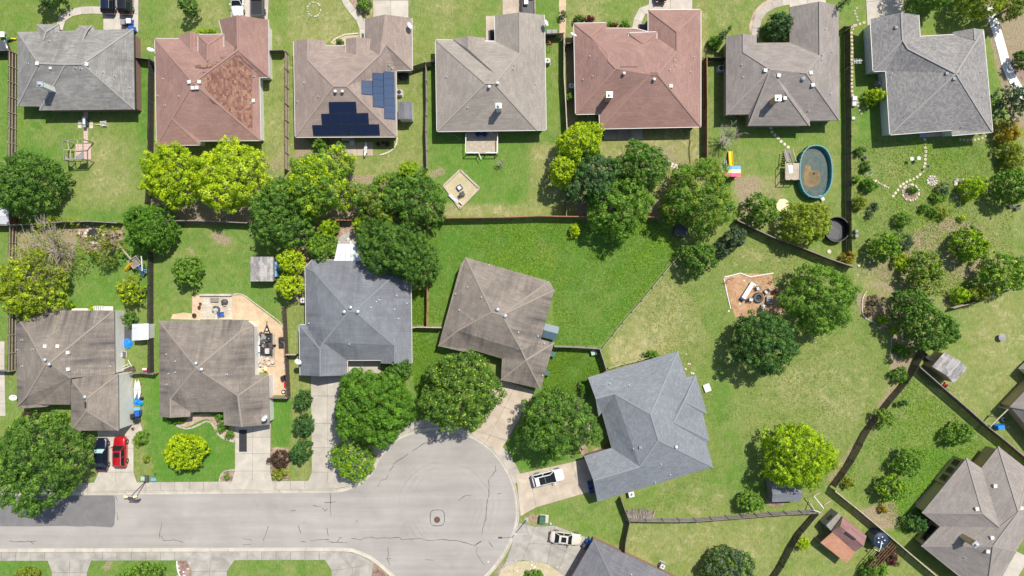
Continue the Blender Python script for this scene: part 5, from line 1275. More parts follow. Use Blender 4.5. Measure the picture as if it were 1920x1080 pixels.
T_('loose mid green tree with pale twigs left of the dark tree by the sand pit', 710, 372, 52, 7, Mi, tips=(Ol, .4), ragged=.45, gap=.3, bark='bark_pale', branches=10)
T_('dark tree beside the diamond sand pit', 775, 372, 60, 8, D_, tips=(Mi, .35), ragged=.3)
T_('wispy lime branch tree above the dark tree by the sand pit', 770, 325, 26, 7, Li, ragged=.5, gap=.2, tips=(Ol, .3))
T_('big finely leaved dark tree overhanging the slate roof', 732, 462, 68, 9, D_, ry=60, leaf=.2, clump=.11, dens=1.0, ragged=.3)
T_('right half of the dark trees overhanging the slate roof corner', 775, 490, 50, 8.5, D_, leaf=.2, clump=.12, ragged=.3)
T_('small mid green tree above the slate roof, next to the white patio roof', 602, 462, 31, 5, Mi, tips=(Li, .25))
T_('small fresh yellow green tree right above the white patio roof tree', 616, 425, 18, 4, Li)
T_('bright lime bush peeping out beside the big dark tree', 672, 420, 14, 4, Li)
T_('tall bright yellow hedge tree between the grey shed and slate house, upper half', 545, 490, 27, 5.5, Ye, tips=('leaf_tips', .15))
T_('tall bright yellow hedge tree between the grey shed and slate house, lower half', 541, 535, 27, 5, Ye, tips=('leaf_tips', .15))
T_('compact finely leaved tree straddling the back fence of the lower left yards', 280, 428, 49, 6.5, Fr, leaf=.18, clump=.10, dens=1.1, ragged=.15)
bare('sparse_tree', 'pale sparse tree with bare twigs in the lower left yard', 'tree', 98, 462, 60, 6.5, 'bark_pale', 'leaf_olive', 60, .35)
bare('sparse_tree', 'sparse olive tree over the round stone fire pit', 'tree', 200, 460, 36, 5, 'bark', 'leaf_olive', 26, .5)
T_('olive and yellow tree above the roof at the left edge', 55, 535, 64, 7.5, Ol, tips=(Ye, .5), clump=.12, ragged=.4, gap=.15)
T_('small round green tree on the lawn with bare spots', 350, 508, 30, 4.5, Mi, ragged=.3)
T_('thin olive tree leaning on the dark fence below the striped canopy', 243, 545, 27, 4.5, Ol, tips=(Ye, .4), gap=.4, ragged=.5)
T_('very large dark green tree overhanging the street at the left', 66, 866, 88, 11, D_, tips=(Mi, .3), clump=.10, ry=94)
T_('round bright yellow green tree on the dark front lawn', 345, 848, 40, 5.5, Ye)
T_('big rounded dense green tree by the long driveway', 697, 766, 78, 9, Fr, clump=.11, dens=1.15, ragged=.14, leaf=.22)
T_('small dark tree behind the rounded dense tree at the porch', 748, 695, 26, 5, D_)
T_('loose light green tree at the foot of the long driveway by the kerb', 660, 862, 42, 5, Mi, tips=(Li, .4), ragged=.35, gap=.1)
T_('large dark tree sprinkled with yellow tips in front of the tilted house', 864, 735, 79, 9.5, 'leaf_tip', tips=('leaf_tips', .09), clump=.13)
T_('large dark green tree left of the blue grey house', 1046, 796, 80, 9, D_, tips=(Mi, .25), clump=.12, ry=66)
T_('upper tall yellow green tree behind the rose house with chimney', 1090, 268, 44, 8, Ye, tips=(Li, .3))
T_('lower yellow green tree standing left of the dark blueish tree', 1058, 322, 32, 7.5, Ye)
T_('dark blueish feathery tree between the yellow tree and green tree', 1112, 332, 55, 8, 'leaf_deep', tips=(Bl, .3), ragged=.4, gap=.1, branches=10, bark='bark_pale')
T_('dark mid green tree behind the rose house porch', 1204, 312, 50, 8, D_, tips=(Fr, .3))
T_('feathery lighter green tree overhanging the new cedar fence', 1163, 388, 60, 7.5, Mi, ragged=.4, tips=(Fr, .3))
T_('big olive green tree right of the cluster above the lush lawn', 1314, 366, 66, 8.5, Mi, tips=(Ol, .3), ry=72, ragged=.3)
T_('feathery green tree left lobe hanging over the lawn corner', 1262, 398, 26, 6, Mi, tips=(Ol, .3), ragged=.4)
T_('small dark tree below the dark little shed at the lawn corner', 1312, 482, 34, 5.5, D_, ragged=.35, tips=(Mi, .4))
T_('grey green rounded shrub tree at the end of the diagonal fence', 1381, 445, 22, 4, Bl)
T_('mid green tree left of the sand table in the pool yard', 1430, 392, 31, 5.5, Mi, ragged=.35)
T_('yellowish green feathery tree above the dark round stock tank', 1512, 418, 45, 6, Ol, tips=(Li, .35), ragged=.35)
T_('large green tree right of the mulch seating area', 1543, 560, 67, 9, Mi, tips=(Fr, .3), ragged=.3, clump=.13)
T_('dark dense tree below the mulch seating area', 1437, 643, 61, 9, 'leaf_deep', tips=(D_, .45), ragged=.25)
T_('bright green yellow tree over the small blue grey shed', 1500, 858, 72, 8, Li, tips=(Ye, .35), ry=62, clump=.12)
T_('dark green tree above the shed with the tan walls, upper part', 1712, 575, 38, 7, D_, tips=(Mi, .35), ragged=.4)
T_('dark green tree touching the shed with the tan walls', 1748, 618, 46, 7.5, D_, tips=(Mi, .45), ragged=.3)
T_('small bright green tree in the garden above the rail fence', 1820, 458, 34, 4.5, Li, tips=(Fr, .5), ragged=.2)
T_('loose mid green tree in the middle of the wild garden', 1737, 507, 38, 5.0, Mi, tips=(Ol, .5), gap=.45, ragged=.5)
T_('green tree with pale tips on the right edge above the lawn', 1885, 510, 42, 6, Mi, tips=('leaf_tips', .2), gap=.1, ragged=.4)
T_('small loose tree beside the black fence in the wild garden', 1663, 462, 30, 4.5, Mi, tips=(Li, .3), gap=.2, ragged=.4)
shrub('round dark green shrub in the wild garden', 1694, 410, 16, 2.4, Mi)
shrub('bright lime tree shrub over a rock in the wild garden', 1825, 352, 24, 3.5, Li, tips=(Ye, .3))
T_('fresh green tree at the right edge above the two chairs', 1905, 347, 36, 6, Mi, tips=(Fr, .4))
shrub('small bright yellow green tree beside the white wall of the patterned roof house', 1642, 180, 17, 3.2, Ye, leaf=.2)
shrub('round golden shrub at the right edge', 1890, 248, 23, 3.0, 'leaf_gold', leaf=.2)
shrub('olive round shrub below the golden one', 1893, 282, 22, 3.0, Ol)
shrub('second olive shrub below the golden one', 1900, 305, 22, 2.8, Ol)
shrub('small olive yellow shrub against the black fence', 1612, 380, 14, 2.0, Ol)
shrub('rusty yellow bush at the lower end of the black fence', 1590, 483, 13, 2.5, 'leaf_gold')
T_('dark blueish tree in the front bed of the mauve house', 1462, 48, 27, 5, 'leaf_deep', tips=(Bl, .4), ragged=.4, zlo=1.0)
tree('cypress_tree', 'slim leaning cypress left of the mauve house front', 'tree', 1358, 64, 9, 6.5, 'leaf_deep', kind='column', zlo=.1, leaf=.16, clump=.5, trunk=True)
tree('cypress_tree', 'slim dark cypress at the top edge right of the mauve house', 'tree', 1578, 8, 9, 7.5, 'leaf_deep', kind='column', zlo=.1, leaf=.16, clump=.5, trunk=True)
T_('large yellow green tree in the top right corner', 1848, -14, 46, 7, Ol, tips=(Ye, .35))
T_('olive tree at the upper right corner over the white path', 1897, 14, 25, 6, Ol, tips=(Mi, .35))
T_('sparse grey green tree over the white path at the right edge', 1897, 192, 34, 6, Bl, gap=.5, ragged=.5, tips=('leaf_deep', .3))
T_('small dark tree in the bark circle at the right edge', 1918, 112, 18, 3.5, D_)
T_('tree casting its shade from above the top edge over the left front lawn', 84, -26, 30, 7, D_)
T_('large tree beyond the top edge right of the empty driveway', 1752, -35, 48, 8, Mi)
T_('small dark tree at the top edge above the rose house', 352, 10, 17, 5, 'leaf_deep', tips=(Mi, .4))
shrub('round shrub in the planted bed at the top edge', 683, 6, 15, 2.2, Mi)
shrub('long low hedge of fresh green shrubs in front of the mottled roof house', 385, 62, 20, 1.2, Li, ry=7)
shrub('small round agave shrub in the crescent bed', 637, 79, 5, .8, D_)
shrub('dark clipped hedge at the corner of the large rose house', 1085, 36, 10, 1.4, D_, ry=7)
shrub('dark red round shrub, larger one, by the large rose house', 1102, 36, 12, 1.5, 'leaf_red', ry=7)
shrub('dark red small shrub near the rose house gutter', 1151, 48, 8, 1.3, 'leaf_red', ry=5)
shrub('green clipped shrub between the red shrubs', 1142, 47, 6, 1.2, Fr, ry=5)
shrub('green clipped shrub left of the flared path', 1173, 46, 10, 1.3, Fr, ry=6)
shrub('leafy groundcover bush under the dark tree of the mauve house bed', 1442, 58, 17, 1.0, Fr, ry=18)
shrub('bright green bush beside the mauve house corner left', 1340, 80, 14, 1.6, Fr, ry=12)
bare('bare_tree', 'bare pale twiggy tree behind the mauve house', 'tree', 1366, 255, 28, 4.0, 'bark_pale', None, 46)
shrub('bushy green shrub at the fence corner beside rose house chimney', 1068, 182, 9, 1.8, Mi)
shrub('thin grey shrub on the strip of gravel at the top', 1055, 28, 7, 1.5, 'leaf_deep')
shrub('pale feathery bush at the right end of the solar house back wall', 600, 268, 17, 2.4, Mi)
shrub('small lime shrub on the lush lawn under the cedar fence', 1077, 433, 9, 2.0, Ye, ry=14)
shrub('round dark green shrub beside the white plastic shed', 243, 597, 14, 1.8, D_)
shrub('yellow flowering bush beside the white porch railing', 171, 577, 6, 1.2, Ye)
shrub('bright green bush behind the roof under the olive tree', 124, 574, 13, 1.5, Li, ry=8)
shrub('first small dark tree from the top in the strip beside the long driveway', 567, 750, 17, 3.2, 'leaf_deep', ry=21, trunk=True, name='small_tree', cat='tree', leaf=.2)
shrub('middle small dark tree in the strip beside the long driveway', 569, 798, 22, 3.4, 'leaf_deep', trunk=True, name='small_tree', cat='tree', leaf=.2)
shrub('lowest small dark tree in the strip beside the long driveway', 564, 848, 21, 3.4, 'leaf_deep', ry=24, trunk=True, name='small_tree', cat='tree', leaf=.2)
shrub('brown purple shrub in the bed by the street', 525, 862, 19, 1.6, 'leaf_brown', ry=20)
shrub('olive red groundcover in the bed by the street', 525, 888, 17, 1.0, Ol, ry=12)
shrub('clipped round hedge ball, first right of the pebble bed', 413, 780, 10, 1.3, Fr, ry=9)
shrub('clipped round hedge ball, second right of the pebble bed', 418, 801, 11, 1.3, Fr, ry=10)
shrub('clipped round hedge ball, lowest right of the pebble bed', 431, 816, 9, 1.2, Fr, ry=8)
shrub('low hedge left of the pebble bed under the roof edge', 330, 788, 20, 1.0, D_, ry=6)
shrub('small green tuft in the mulch corner by the driveway', 427, 893, 5, .6, Mi)
shrub('thin leafy shrub beside the red car driveway', 264, 822, 13, 2.0, Mi, ry=16, gap=.3)
shrub('small shrub with white flower pot beside the front lawn', 275, 861, 6, .9, Ol)
shrub('rust coloured shrub under the roof edge at the left', 58, 777, 16, 1.4, 'leaf_brown', ry=6)
shrub('dark shrub beside the rust coloured shrub', 118, 785, 12, 1.5, Mi)
shrub('hedge of green shrubs along the blue grey house entrance', 1092, 728, 8, 1.5, Fr, ry=16)
shrub('green bush inside the low railing of the blue grey house', 1220, 664, 16, 1.4, Fr, ry=7)
shrub('bushy shrub under the tree by the long railing', 1355, 468, 18, 2.2, Bl)
T_('small green tree on the plank fence right part', 1408, 942, 27, 3.5, Mi, ry=20, ragged=.4, gap=.15)
shrub('small bright yellow shrub in the narrow yard by the dark fence', 1503, 1018, 15, 1.8, Ye)
T_('grey green tree at the bottom edge in the middle yard', 1370, 1072, 48, 5, Bl, tips=(Mi, .4), ragged=.3)
shrub('red flecked bush beside the round water tank', 1668, 1046, 18, 2.0, 'leaf_brown', tips=('leaf_red', .3))
shrub('green bush at the bottom edge below the red flecked bush', 1640, 1078, 30, 2.4, Mi)
T_('dark loose tree in the lower right yard, upper one', 1706, 866, 27, 4.5, Mi, gap=.45, ragged=.5)
T_('light green loose tree in the lower right yard, below the dark one', 1674, 916, 27, 4.0, Mi, tips=(Li, .5), gap=.4, ragged=.45)
shrub('dark scraggly shrub by the tan house bay', 1717, 980, 22, 2.6, 'leaf_deep', gap=.3, ragged=.5, leaf=.18)
shrub('small dark shrub left of the loose light tree', 1589, 905, 12, 1.4, Ol)
shrub('yellow brown small shrub in the weedy patch', 1656, 954, 8, 1.2, 'leaf_gold')
T_('scraggly tree by the fence above the lower right yard', 1660, 785, 19, 3.2, Mi, tips=(Ol, .3), gap=.4, ragged=.5)
T_('low loose bush tree near the dark right fence', 1800, 814, 26, 3.2, Mi, gap=.5, ragged=.5)
shrub('small cedar like shrub on the fence line', 1688, 703, 16, 2.2, Fr, ragged=.5, gap=.2)
shrub('slim dark shrub on the sloping lawn', 1693, 755, 10, 1.6, 'leaf_deep', ry=5)
shrub('first round lime shrub along the stone edging', 1655, 600, 13, 1.4, Li, ry=10)
shrub('second round lime shrub along the stone edging', 1676, 621, 12, 1.4, Li, ry=9)
shrub('third green shrub along the stone edging', 1684, 652, 12, 1.4, Fr, ry=10)
shrub('fourth spiky green shrub along the stone edging', 1697, 660, 13, 1.3, Mi)
shrub('grey dry shrub, upper one in the mulch strip', 1638, 563, 11, 1.2, 'leaf_dry')
shrub('grey dry shrub, lower one in the mulch strip', 1632, 584, 10, 1.1, 'leaf_dry')
shrub('bright lime bushes left of the pale rail fence', 1800, 553, 20, 2.5, Li, ry=16)
shrub('olive bush behind the pale rail fence', 1835, 550, 26, 3.0, Ol, ry=16)
shrub('leafy plant clump by the stone line in the wild garden', 1630, 347, 17, 1.6, Fr, ry=14)
shrub('small dark leafy plant above the hoop in the wild garden', 1625, 312, 10, 1.4, D_)
shrub('tiny shrub near the black fence top of the wild garden', 1614, 284, 9, 1.4, D_)
shrub('small plant beside the black fence in the wild garden', 1606, 335, 7, 1.0, Mi)
shrub('grey green airy shrub right of the stone ring', 1768, 353, 13, 1.6, Bl, gap=.3)
shrub('low green plants below the airy shrub', 1760, 370, 18, 1.0, Mi, gap=.3, ry=9)
shrub('twin round plant, left of the pair in the wild garden', 1731, 391, 8, 1.0, Fr)
shrub('twin round plant, right of the pair in the wild garden', 1748, 398, 9, 1.1, Fr)
shrub('yellowish weed clump right of the twin plants', 1764, 400, 14, .9, Ol, gap=.4, ry=16)
shrub('tiny bright yellow shrub in the wild garden', 1802, 410, 6, .8, Ye)
shrub('silvery plant clump in the wild garden', 1637, 389, 9, .6, Bl, gap=.3)
shrub('second silvery plant clump lower in the wild garden', 1630, 403, 8, .6, Bl, gap=.3)
shrub('fresh plants around the pond stones', 1712, 356, 10, .8, Fr, ry=7)
shrub('yellow weeds below the loose tree in the wild garden', 1690, 492, 18, 1.2, Ye, gap=.4)
shrub('feathery plant behind the grey green small tree', 1693, 455, 20, 2.0, Bl, gap=.3)
T_('dark tree at the bottom edge on the striped lawn', 262, 1080, 42, 5, Mi, ry=20)
shrub('dark olive bush at the bottom left edge', 50, 1080, 26, 2.0, Ol, ry=16)
T_('olive tree on the left of the top right lawn edge', 1750, 2, 14, 3, Mi)
shrub('stubby shrub in the gravel bed at the bottom', 1000, 1078, 22, .6, Fr, ry=10)
print('leaves', LEAVES)

# brush pile of cut branches
t = thing('brush_pile', 'pile of pale cut palm branches against the plank fence', 'brush pile', (*G(1198, 962), 0))
b = MB(); rg = random.Random(4)
for i in range(170):
    x = rg.uniform(-1.9, 2.0); s = Vector((x, -1.05 + rg.uniform(-.1, .1), rg.uniform(.05, .5))); e = Vector((x * 1.1 - rg.uniform(-.3, .5), rg.uniform(.2, 1.05) * (1 - abs(x) / 4), rg.uniform(.1, .55)))
    b.tube([s, e], [.045, .02], 4)
o = b.build('branches', 'bark_pale', t); o['kind'] = 'stuff'
# grass blades of the unmown lawns
def grass_blades(label, poly, n, h, seed, mat):
    g = np.random.RandomState(seed); P = np.array(Gs(poly)); lo, hi = P.min(0), P.max(0)
    xy = g.uniform(lo, hi, (n * 2, 2)); k = pip([tuple(p) for p in P], xy[:, 0], xy[:, 1]); xy = xy[k][:n]; n = len(xy)
    w = np.sin(xy[:, 0] * .9) * np.sin(xy[:, 1] * 1.1) + np.sin(xy[:, 0] * .31 + 1) ; hh = h * g.uniform(.4, 1.2, n) * np.clip(.8 + .35 * w, .3, 1.4)
    a = g.rand(n) * 6.28; wd = .09 * g.uniform(.6, 1.3, n); d = np.stack([np.cos(a), np.sin(a)], 1); ln = g.normal(0, .8, (n, 2)) * hh[:, None] + np.array([.25, .55]) * hh[:, None]
    z = np.zeros(n); A = np.column_stack([xy - d * wd[:, None], z]); B_ = np.column_stack([xy + d * wd[:, None], z]); C_ = np.column_stack([xy + ln, hh])
    me = bpy.data.meshes.new('grass'); me.vertices.add(n * 3); me.vertices.foreach_set('co', np.stack([A, B_, C_], 1).ravel().astype(np.float32))
    me.loops.add(n * 3); me.loops.foreach_set('vertex_index', np.arange(n * 3, dtype=np.int32)); me.polygons.add(n); me.polygons.foreach_set('loop_start', np.arange(0, n * 3, 3, dtype=np.int32)); me.update(calc_edges=True)
    at = me.attributes.new('tone', 'FLOAT', 'POINT'); at.data.foreach_set('value', np.repeat(np.clip(.45 + .3 * w + g.uniform(-.25, .25, n), 0, 1), 3).astype(np.float32)); me.materials.append(M[mat])
    o = link('grass', me); o['kind'] = 'stuff'; o['label'] = label
M['blade'] = leafmat('lush grass blades', (0.120, 0.270, 0.026), (0.380, 0.550, 0.070), .45)
M['blade_dry'] = leafmat('dry grass blades', (0.15, 0.24, 0.05), (0.44, 0.48, 0.18), .45)
grass_blades('long lush grass of the back lawn', [(805,422),(1090,416),(1230,414),(1272,472),(1127,648),(1040,648),(1035,530),(872,485),(832,605),(805,605)], 34000, .17, 1, 'blade')
grass_blades('long grass between the slate house and the tilted house', [(773,620),(826,620),(822,655),(860,690),(840,780),(790,790),(773,700)], 9000, .22, 2, 'blade')
grass_blades('long grass right of the tilted house', [(1038,655),(1122,656),(1132,695),(1100,720),(1080,745),(1020,735),(1015,710)], 9000, .2, 3, 'blade')
grass_blades('long grass beside the slate house', [(773,545),(800,545),(800,608),(773,610)], 2500, .2, 4, 'blade')
grass_blades('rough dry grass of the big corner lawn', [(1180,560),(1330,440),(1440,458),(1590,505),(1660,620),(1670,700),(1560,905),(1500,950),(1180,965),(1330,870)], 26000, .12, 5, 'blade_dry')
grass_blades('rough grass of the wild garden', [(1600,260),(1880,270),(1900,400),(1900,540),(1720,560),(1600,500)], 18000, .14, 6, 'blade')
grass_blades('dry tufts of the wild garden', [(1600,260),(1880,270),(1900,400),(1900,540),(1720,560),(1600,500)], 9000, .14, 7, 'blade_dry')
grass_blades('weedy grass of the lower right yard', [(1575,910),(1700,700),(1900,870),(1760,960),(1720,1020)], 15000, .16, 8, 'blade')
M['stone_pale'] = concrete('cream limestone', (0.60, 0.53, 0.43), 1.3, .4)
# ---------------------------------------------------------------- vehicles (x forward)
def wheel(t, x, y, r=.33, w=.22):
    s = 1 if y > 0 else -1
    b = MB(); n = 18; ring = [(r * .62, -w / 2), (r, -w / 2 + .02), (r, w / 2 - .02), (r * .62, w / 2)]
    vs = []; fs = []
    for rr, yy in ring:
        for k in range(n): a = k * 2 * math.pi / n; vs.append((x + rr * math.cos(a), y + yy, r + rr * math.sin(a)))
    for i in range(3):
        for k in range(n): fs.append((i * n + k, i * n + (k + 1) % n, (i + 1) * n + (k + 1) % n, (i + 1) * n + k))
    b.add(vs, fs); wh = b.build('wheel', 'rubber', t)
    b = MB(); yy = y + s * (w / 2 - .03)
    for k in range(5):
        a = k * 2 * math.pi / 5; b.beam((x, yy, r), (x + r * .6 * math.cos(a), yy, r + r * .6 * math.sin(a)), .07, .03)
    vs = [(x + r * .62 * math.cos(k * .349), y + s * (w / 2 - .06), r + r * .62 * math.sin(k * .349)) for k in range(18)]; b.add(vs, [tuple(range(18)), tuple(reversed(range(18)))])
    b.build('rim', 'galv', wh)
def car(label, u, v, heading, paint, L=4.7, Wd=1.85, H=1.5, kind='sedan', sunroof=False, shade=False, rails=None, panoramic=False):
    t = thing('parked_car' if kind != 'pickup' else 'pickup_truck', label, 'car' if kind != 'pickup' else 'pickup truck', (*G(u, v), .07), math.radians(heading))
    P = 'paint_' + paint; h2, w2 = L / 2, Wd / 2
    bel = .95 if kind == 'sedan' else (1.05 if kind != 'pickup' else 1.15); hood = bel - (.10 if kind != 'pickup' else .05)
    # body: rings from nose to tail, (x, half width, top height, bottom)
    if kind == 'sedan': st = [(h2, .62, .58, .35), (h2 - .12, .82, .70, .22), (h2 - .45, .93, hood - .12, .2), (h2 - 1.0, .98, hood, .2), (h2 - 1.5, 1.0, bel, .2), (0, 1.0, bel, .2), (-h2 + 1.2, 1.0, bel + .02, .2), (-h2 + .5, .96, bel + .02, .22), (-h2 + .12, .86, bel - .08, .25), (-h2, .70, .72, .4)]
    elif kind == 'suv': st = [(h2, .64, .65, .38), (h2 - .12, .85, .85, .25), (h2 - .4, .95, hood, .22), (h2 - 1.0, .99, hood + .05, .22), (h2 - 1.4, 1.0, bel, .22), (0, 1.0, bel, .22), (-h2 + .8, 1.0, bel + .04, .22), (-h2 + .2, .95, bel + .04, .25), (-h2 + .05, .88, bel - .05, .3), (-h2, .78, .75, .4)]
    else: st = [(h2, .75, .75, .4), (h2 - .1, .9, 1.0, .3), (h2 - .5, .97, hood, .28), (h2 - 1.4, 1.0, bel, .28), (.2, 1.0, bel, .28), (-.35, 1.0, bel, .28), (-.36, 1.0, bel, .28), (-h2 + .1, .98, bel, .3), (-h2, .95, bel - .02, .45)]
    prof = lambda hw, top, bot: [(-hw * .92, bot), (-hw, bot + (top - bot) * .35), (-hw * .985, bot + (top - bot) * .75), (-hw * .90, top - .03), (-hw * .6, top + .015), (0, top + .03), (hw * .6, top + .015), (hw * .90, top - .03), (hw * .985, bot + (top - bot) * .75), (hw, bot + (top - bot) * .35), (hw * .92, bot)]
    b = MB(); vs = []; n = 11
    for x, k, top, bot in st: vs += [(x, y, z) for y, z in prof(w2 * k, top, bot)]
    fs = [(i * n + j, (i + 1) * n + j, (i + 1) * n + (j + 1) % n, i * n + (j + 1) % n) for i in range(len(st) - 1) for j in range(n)]
    fs += [tuple(range(n)), tuple(reversed(range((len(st) - 1) * n, len(st) * n)))]
    b.add(vs, fs); body = b.build('body', P, t, smooth=True)
    for f in body.data.polygons: f.use_smooth = True
    # greenhouse
    if kind == 'sedan': xf, xft, xrt, xr = h2 - 1.45, h2 - 2.1, -h2 + 1.35, -h2 + .65
    elif kind == 'suv': xf, xft, xrt, xr = h2 - 1.3, h2 - 1.95, -h2 + .5, -h2 + .18
    else: xf, xft, xrt, xr = h2 - 1.5, h2 - 2.1, -.35, -.42
    bw, tw = w2 * .90, w2 * .66; z0, z1 = bel + .0, H
    c = [(xf, -bw, z0), (xf, bw, z0), (xr, bw, z0), (xr, -bw, z0), (xft, -tw, z1 - .03), (xft, tw, z1 - .03), (xrt, tw, z1 - .03), (xrt, -tw, z1 - .03)]
    b = MB(); b.add(c, [(0, 1, 5, 4), (1, 2, 6, 5), (2, 3, 7, 6), (3, 0, 4, 7), (4, 5, 6, 7)]); b.build('cabin_glass', 'glass_dark', t)
    b = MB(); vs = []
    xs_ = np.linspace(xft + .02, xrt - .02, 5)
    for x in xs_: vs += [(x, y * tw, z1 - .035 + .06 * (1 - abs(y) ** 2.5)) for y in (-1.04, -.8, 0, .8, 1.04)]
    b.add(vs, [(i * 5 + j, (i + 1) * 5 + j, (i + 1) * 5 + j + 1, i * 5 + j + 1) for i in range(4) for j in range(4)]); rf = b.build('roof_panel', P, t, smooth=True)
    b = MB()
    for s in (-1, 1):
        b.beam((xf, s * bw, z0), (xft, s * tw, z1 - .01), .07, .06); b.beam((xr, s * bw, z0), (xrt, s * tw, z1 - .01), .10, .07)
        b.beam(((xf + xr) / 2, s * bw * 1.0, z0), ((xft + xrt) / 2, s * tw, z1 - .01), .08, .05)
    b.build('pillars', P, t)
    if sunroof or panoramic:
        b = MB(); x0, x1 = (xft - .25, xft - 1.0) if not panoramic else (xft + .02, xrt + .55); b.box(((x0 + x1) / 2, 0, z1 + .03), (abs(x1 - x0), tw * (1.75 if panoramic else 1.3), .015)); b.build('sunroof', 'glass_dark', rf)
        if panoramic: b = MB(); b.box(((x0 + x1) / 2, 0, z1 + .045), (.05, tw * 1.35, .012)); b.build('sunroof_bar', 'grey', rf)
    if shade:
        b = MB(); k = .06; b.add([(xf - .12, -bw * .9, z0 + .12), (xf - .12, bw * .9, z0 + .12), (xft + .02, tw * .95, z1 - .02), (xft + .02, -tw * .95, z1 - .02)], [(0, 1, 2, 3)]); 
        b.v = [(x + .03, y, z + .03) for x, y, z in b.v]; b.build('windscreen_shade', 'shade', t)
    for s in (-1, 1):
        if rails: b = MB(); b.tube([(xft - .05, s * tw * .98, z1 + .01), ((xft + xrt) / 2, s * tw * 1.02, z1 + .06), (xrt + .05, s * tw * .98, z1 + .01)], .025, 6); b.build('roof_rail', rails, t)
        b = MB(); b.box((xf - .25, s * (w2 + .09), bel + .04), (.14, .2, .13)); b.build('mirror', P, t)
        b = MB(); b.box((h2 - .17, s * w2 * .66, .68), (.16, w2 * .30, .10), -s * .35); b.build('headlight', 'lens', t)
        b = MB(); b.box((-h2 + .06, s * w2 * .66, .85 if kind != 'sedan' else .82), (.12, w2 * .32, .16), s * .2); b.build('tail_light', 'taillamp', t)
    wr = .33 if kind == 'sedan' else .37
    for x in (h2 - .85, -h2 + .9):
        for s in (-1, 1): wheel(t, x, s * (w2 - .08), wr)
    b = MB(); b.box((0, 0, .22), (L - .7, Wd - .3, .12)); b.build('underbody', 'black', t)
    if kind == 'pickup':
        b = MB(); b.box((-h2 / 2 - .25, 0, bel + .03), (h2 - .62, Wd * .80, .03)); b.build('bed_liner', 'black', t)
        b = MB()
        for s in (-1, 1): b.box((-h2 / 2 - .22, s * w2 * .88, bel + .06), (h2 - .5, .14, .10))
        b.box((-h2 + .07, 0, bel + .05), (.10, Wd * .85, .10)); b.build('bed_rails', P, t)
    return t
car('dark navy car with a silver sunshade in its windscreen', 195.5, 850, 90, 'navy', 4.9, 1.88, 1.45, 'sedan', shade=True)
car('bright red crossover with a sunroof', 230.5, 845, 90, 'red', 4.6, 1.85, 1.6, 'suv', sunroof=True, rails='galv')
car('white estate car with a long panoramic glass roof', 1027, 893, 14, 'white', 4.8, 1.9, 1.62, 'suv', panoramic=True, rails='white')
car('champagne coloured sedan with a small sunroof', 1060, 1006, -7, 'champagne', 4.75, 1.8, 1.42, 'sedan', sunroof=True)
car('dark navy suv with red tail light on the top left driveway', 208.5, 1, 90, 'navy', 4.7, 1.9, 1.6, 'suv', rails='galv')
car('black boxy suv with a spare wheel, right of the navy one', 241, 2, 90, 'black', 4.7, 1.9, 1.8, 'suv', rails='dgrey')
car('white car with its bonnet pointing down at the top edge', 449, 6, -90, 'white', 4.6, 1.8, 1.5, 'sedan')
car('dark grey pickup beside the white car at the top edge', 487, 0, 90, 'grey', 5.6, 1.95, 1.8, 'pickup')
t_ = car('black pickup with a white box in its bed', 990, 0, 90, 'black', 5.6, 1.95, 1.8, 'pickup')
car('dark car whose rear just shows at the top edge', 1237, -20, 90, 'black', 4.6, 1.85, 1.5, 'sedan')
car('dark car half hidden at the left edge', -6, 96, 20, 'grey', 4.5, 1.8, 1.5, 'sedan')
b = MB(); b.box((0, 0, .28), (.55, .9, .5)); b.box((0, 0, .56), (.6, .95, .06)); tag(b.build('storage_box', 'white'), 'white box carried in the black pickup bed', 'box').location = (*G(986, 11), 1.22)

# ---------------------------------------------------------------- sheds
def shed(label, quad, h, roofm, wallm, rise=.6, ridge_dir=0, oh=.12, name='shed', z0=0.0):
    """quad px: foot corners a,b,c,d; ridge runs parallel to a-b (0) or b-c (1)"""
    P = [Vector((*W(*q, h).xy, 0)) for q in quad]; base = sum(P, Vector()) / 4; t = thing(name, label, 'shed', base); Q = [p - base for p in P]
    if ridge_dir: Q = Q[1:] + Q[:1]
    a, b_, c, d = Q; b = MB(); m0 = (b_ + c) / 2; m1 = (a + d) / 2; up = Vector((0, 0, 1))
    b.add([a, b_, c, d, a + up * h, b_ + up * h, c + up * h, d + up * h, m0 + up * (h + rise), m1 + up * (h + rise)], [(0, 1, 5, 4), (1, 2, 6, 8, 5), (2, 3, 7, 6), (3, 0, 4, 9, 7)]); b.build('wall', wallm, t)
    dl = (b_ - a).normalized() * oh; dn = (a - d).normalized(); dn2 = dn * oh
    r0, r1 = m0 + up * (h + rise + .04) + dl, m1 + up * (h + rise + .04) - dl
    e = [a + up * (h + .04) - dl + dn2 - up * .05, b_ + up * (h + .04) + dl + dn2 - up * .05, c + up * (h + .04) + dl - dn2 - up * .05, d + up * (h + .04) - dl - dn2 - up * .05]
    b = MB(); th = up * -.07; vs = [e[0], e[1], r0, r1, e[2], e[3]]; n = len(vs); b.add(vs + [v + th for v in vs], [(0, 1, 2, 3), (3, 2, 4, 5), (9, 8, 7, 6), (11, 10, 8, 9), (0, 6, 7, 1), (4, 10, 11, 5), (1, 7, 8, 2), (2, 8, 10, 4), (5, 11, 9, 3), (3, 9, 6, 0)])
    uv = []
    for f in b.f:
        for i in f:
            v = Vector(b.v[i]); uv.append((v.dot((b_ - a).normalized()), v.dot(dn)))
    b.uv = uv; r = b.build('roof', roofm, t)
    m_ = MB(); m_.beam(r0, r1, .16, .05); m_.build('ridge_cap', roofm if not roofm.startswith('r_') else cap_mat(roofm), r)
    return t, Q
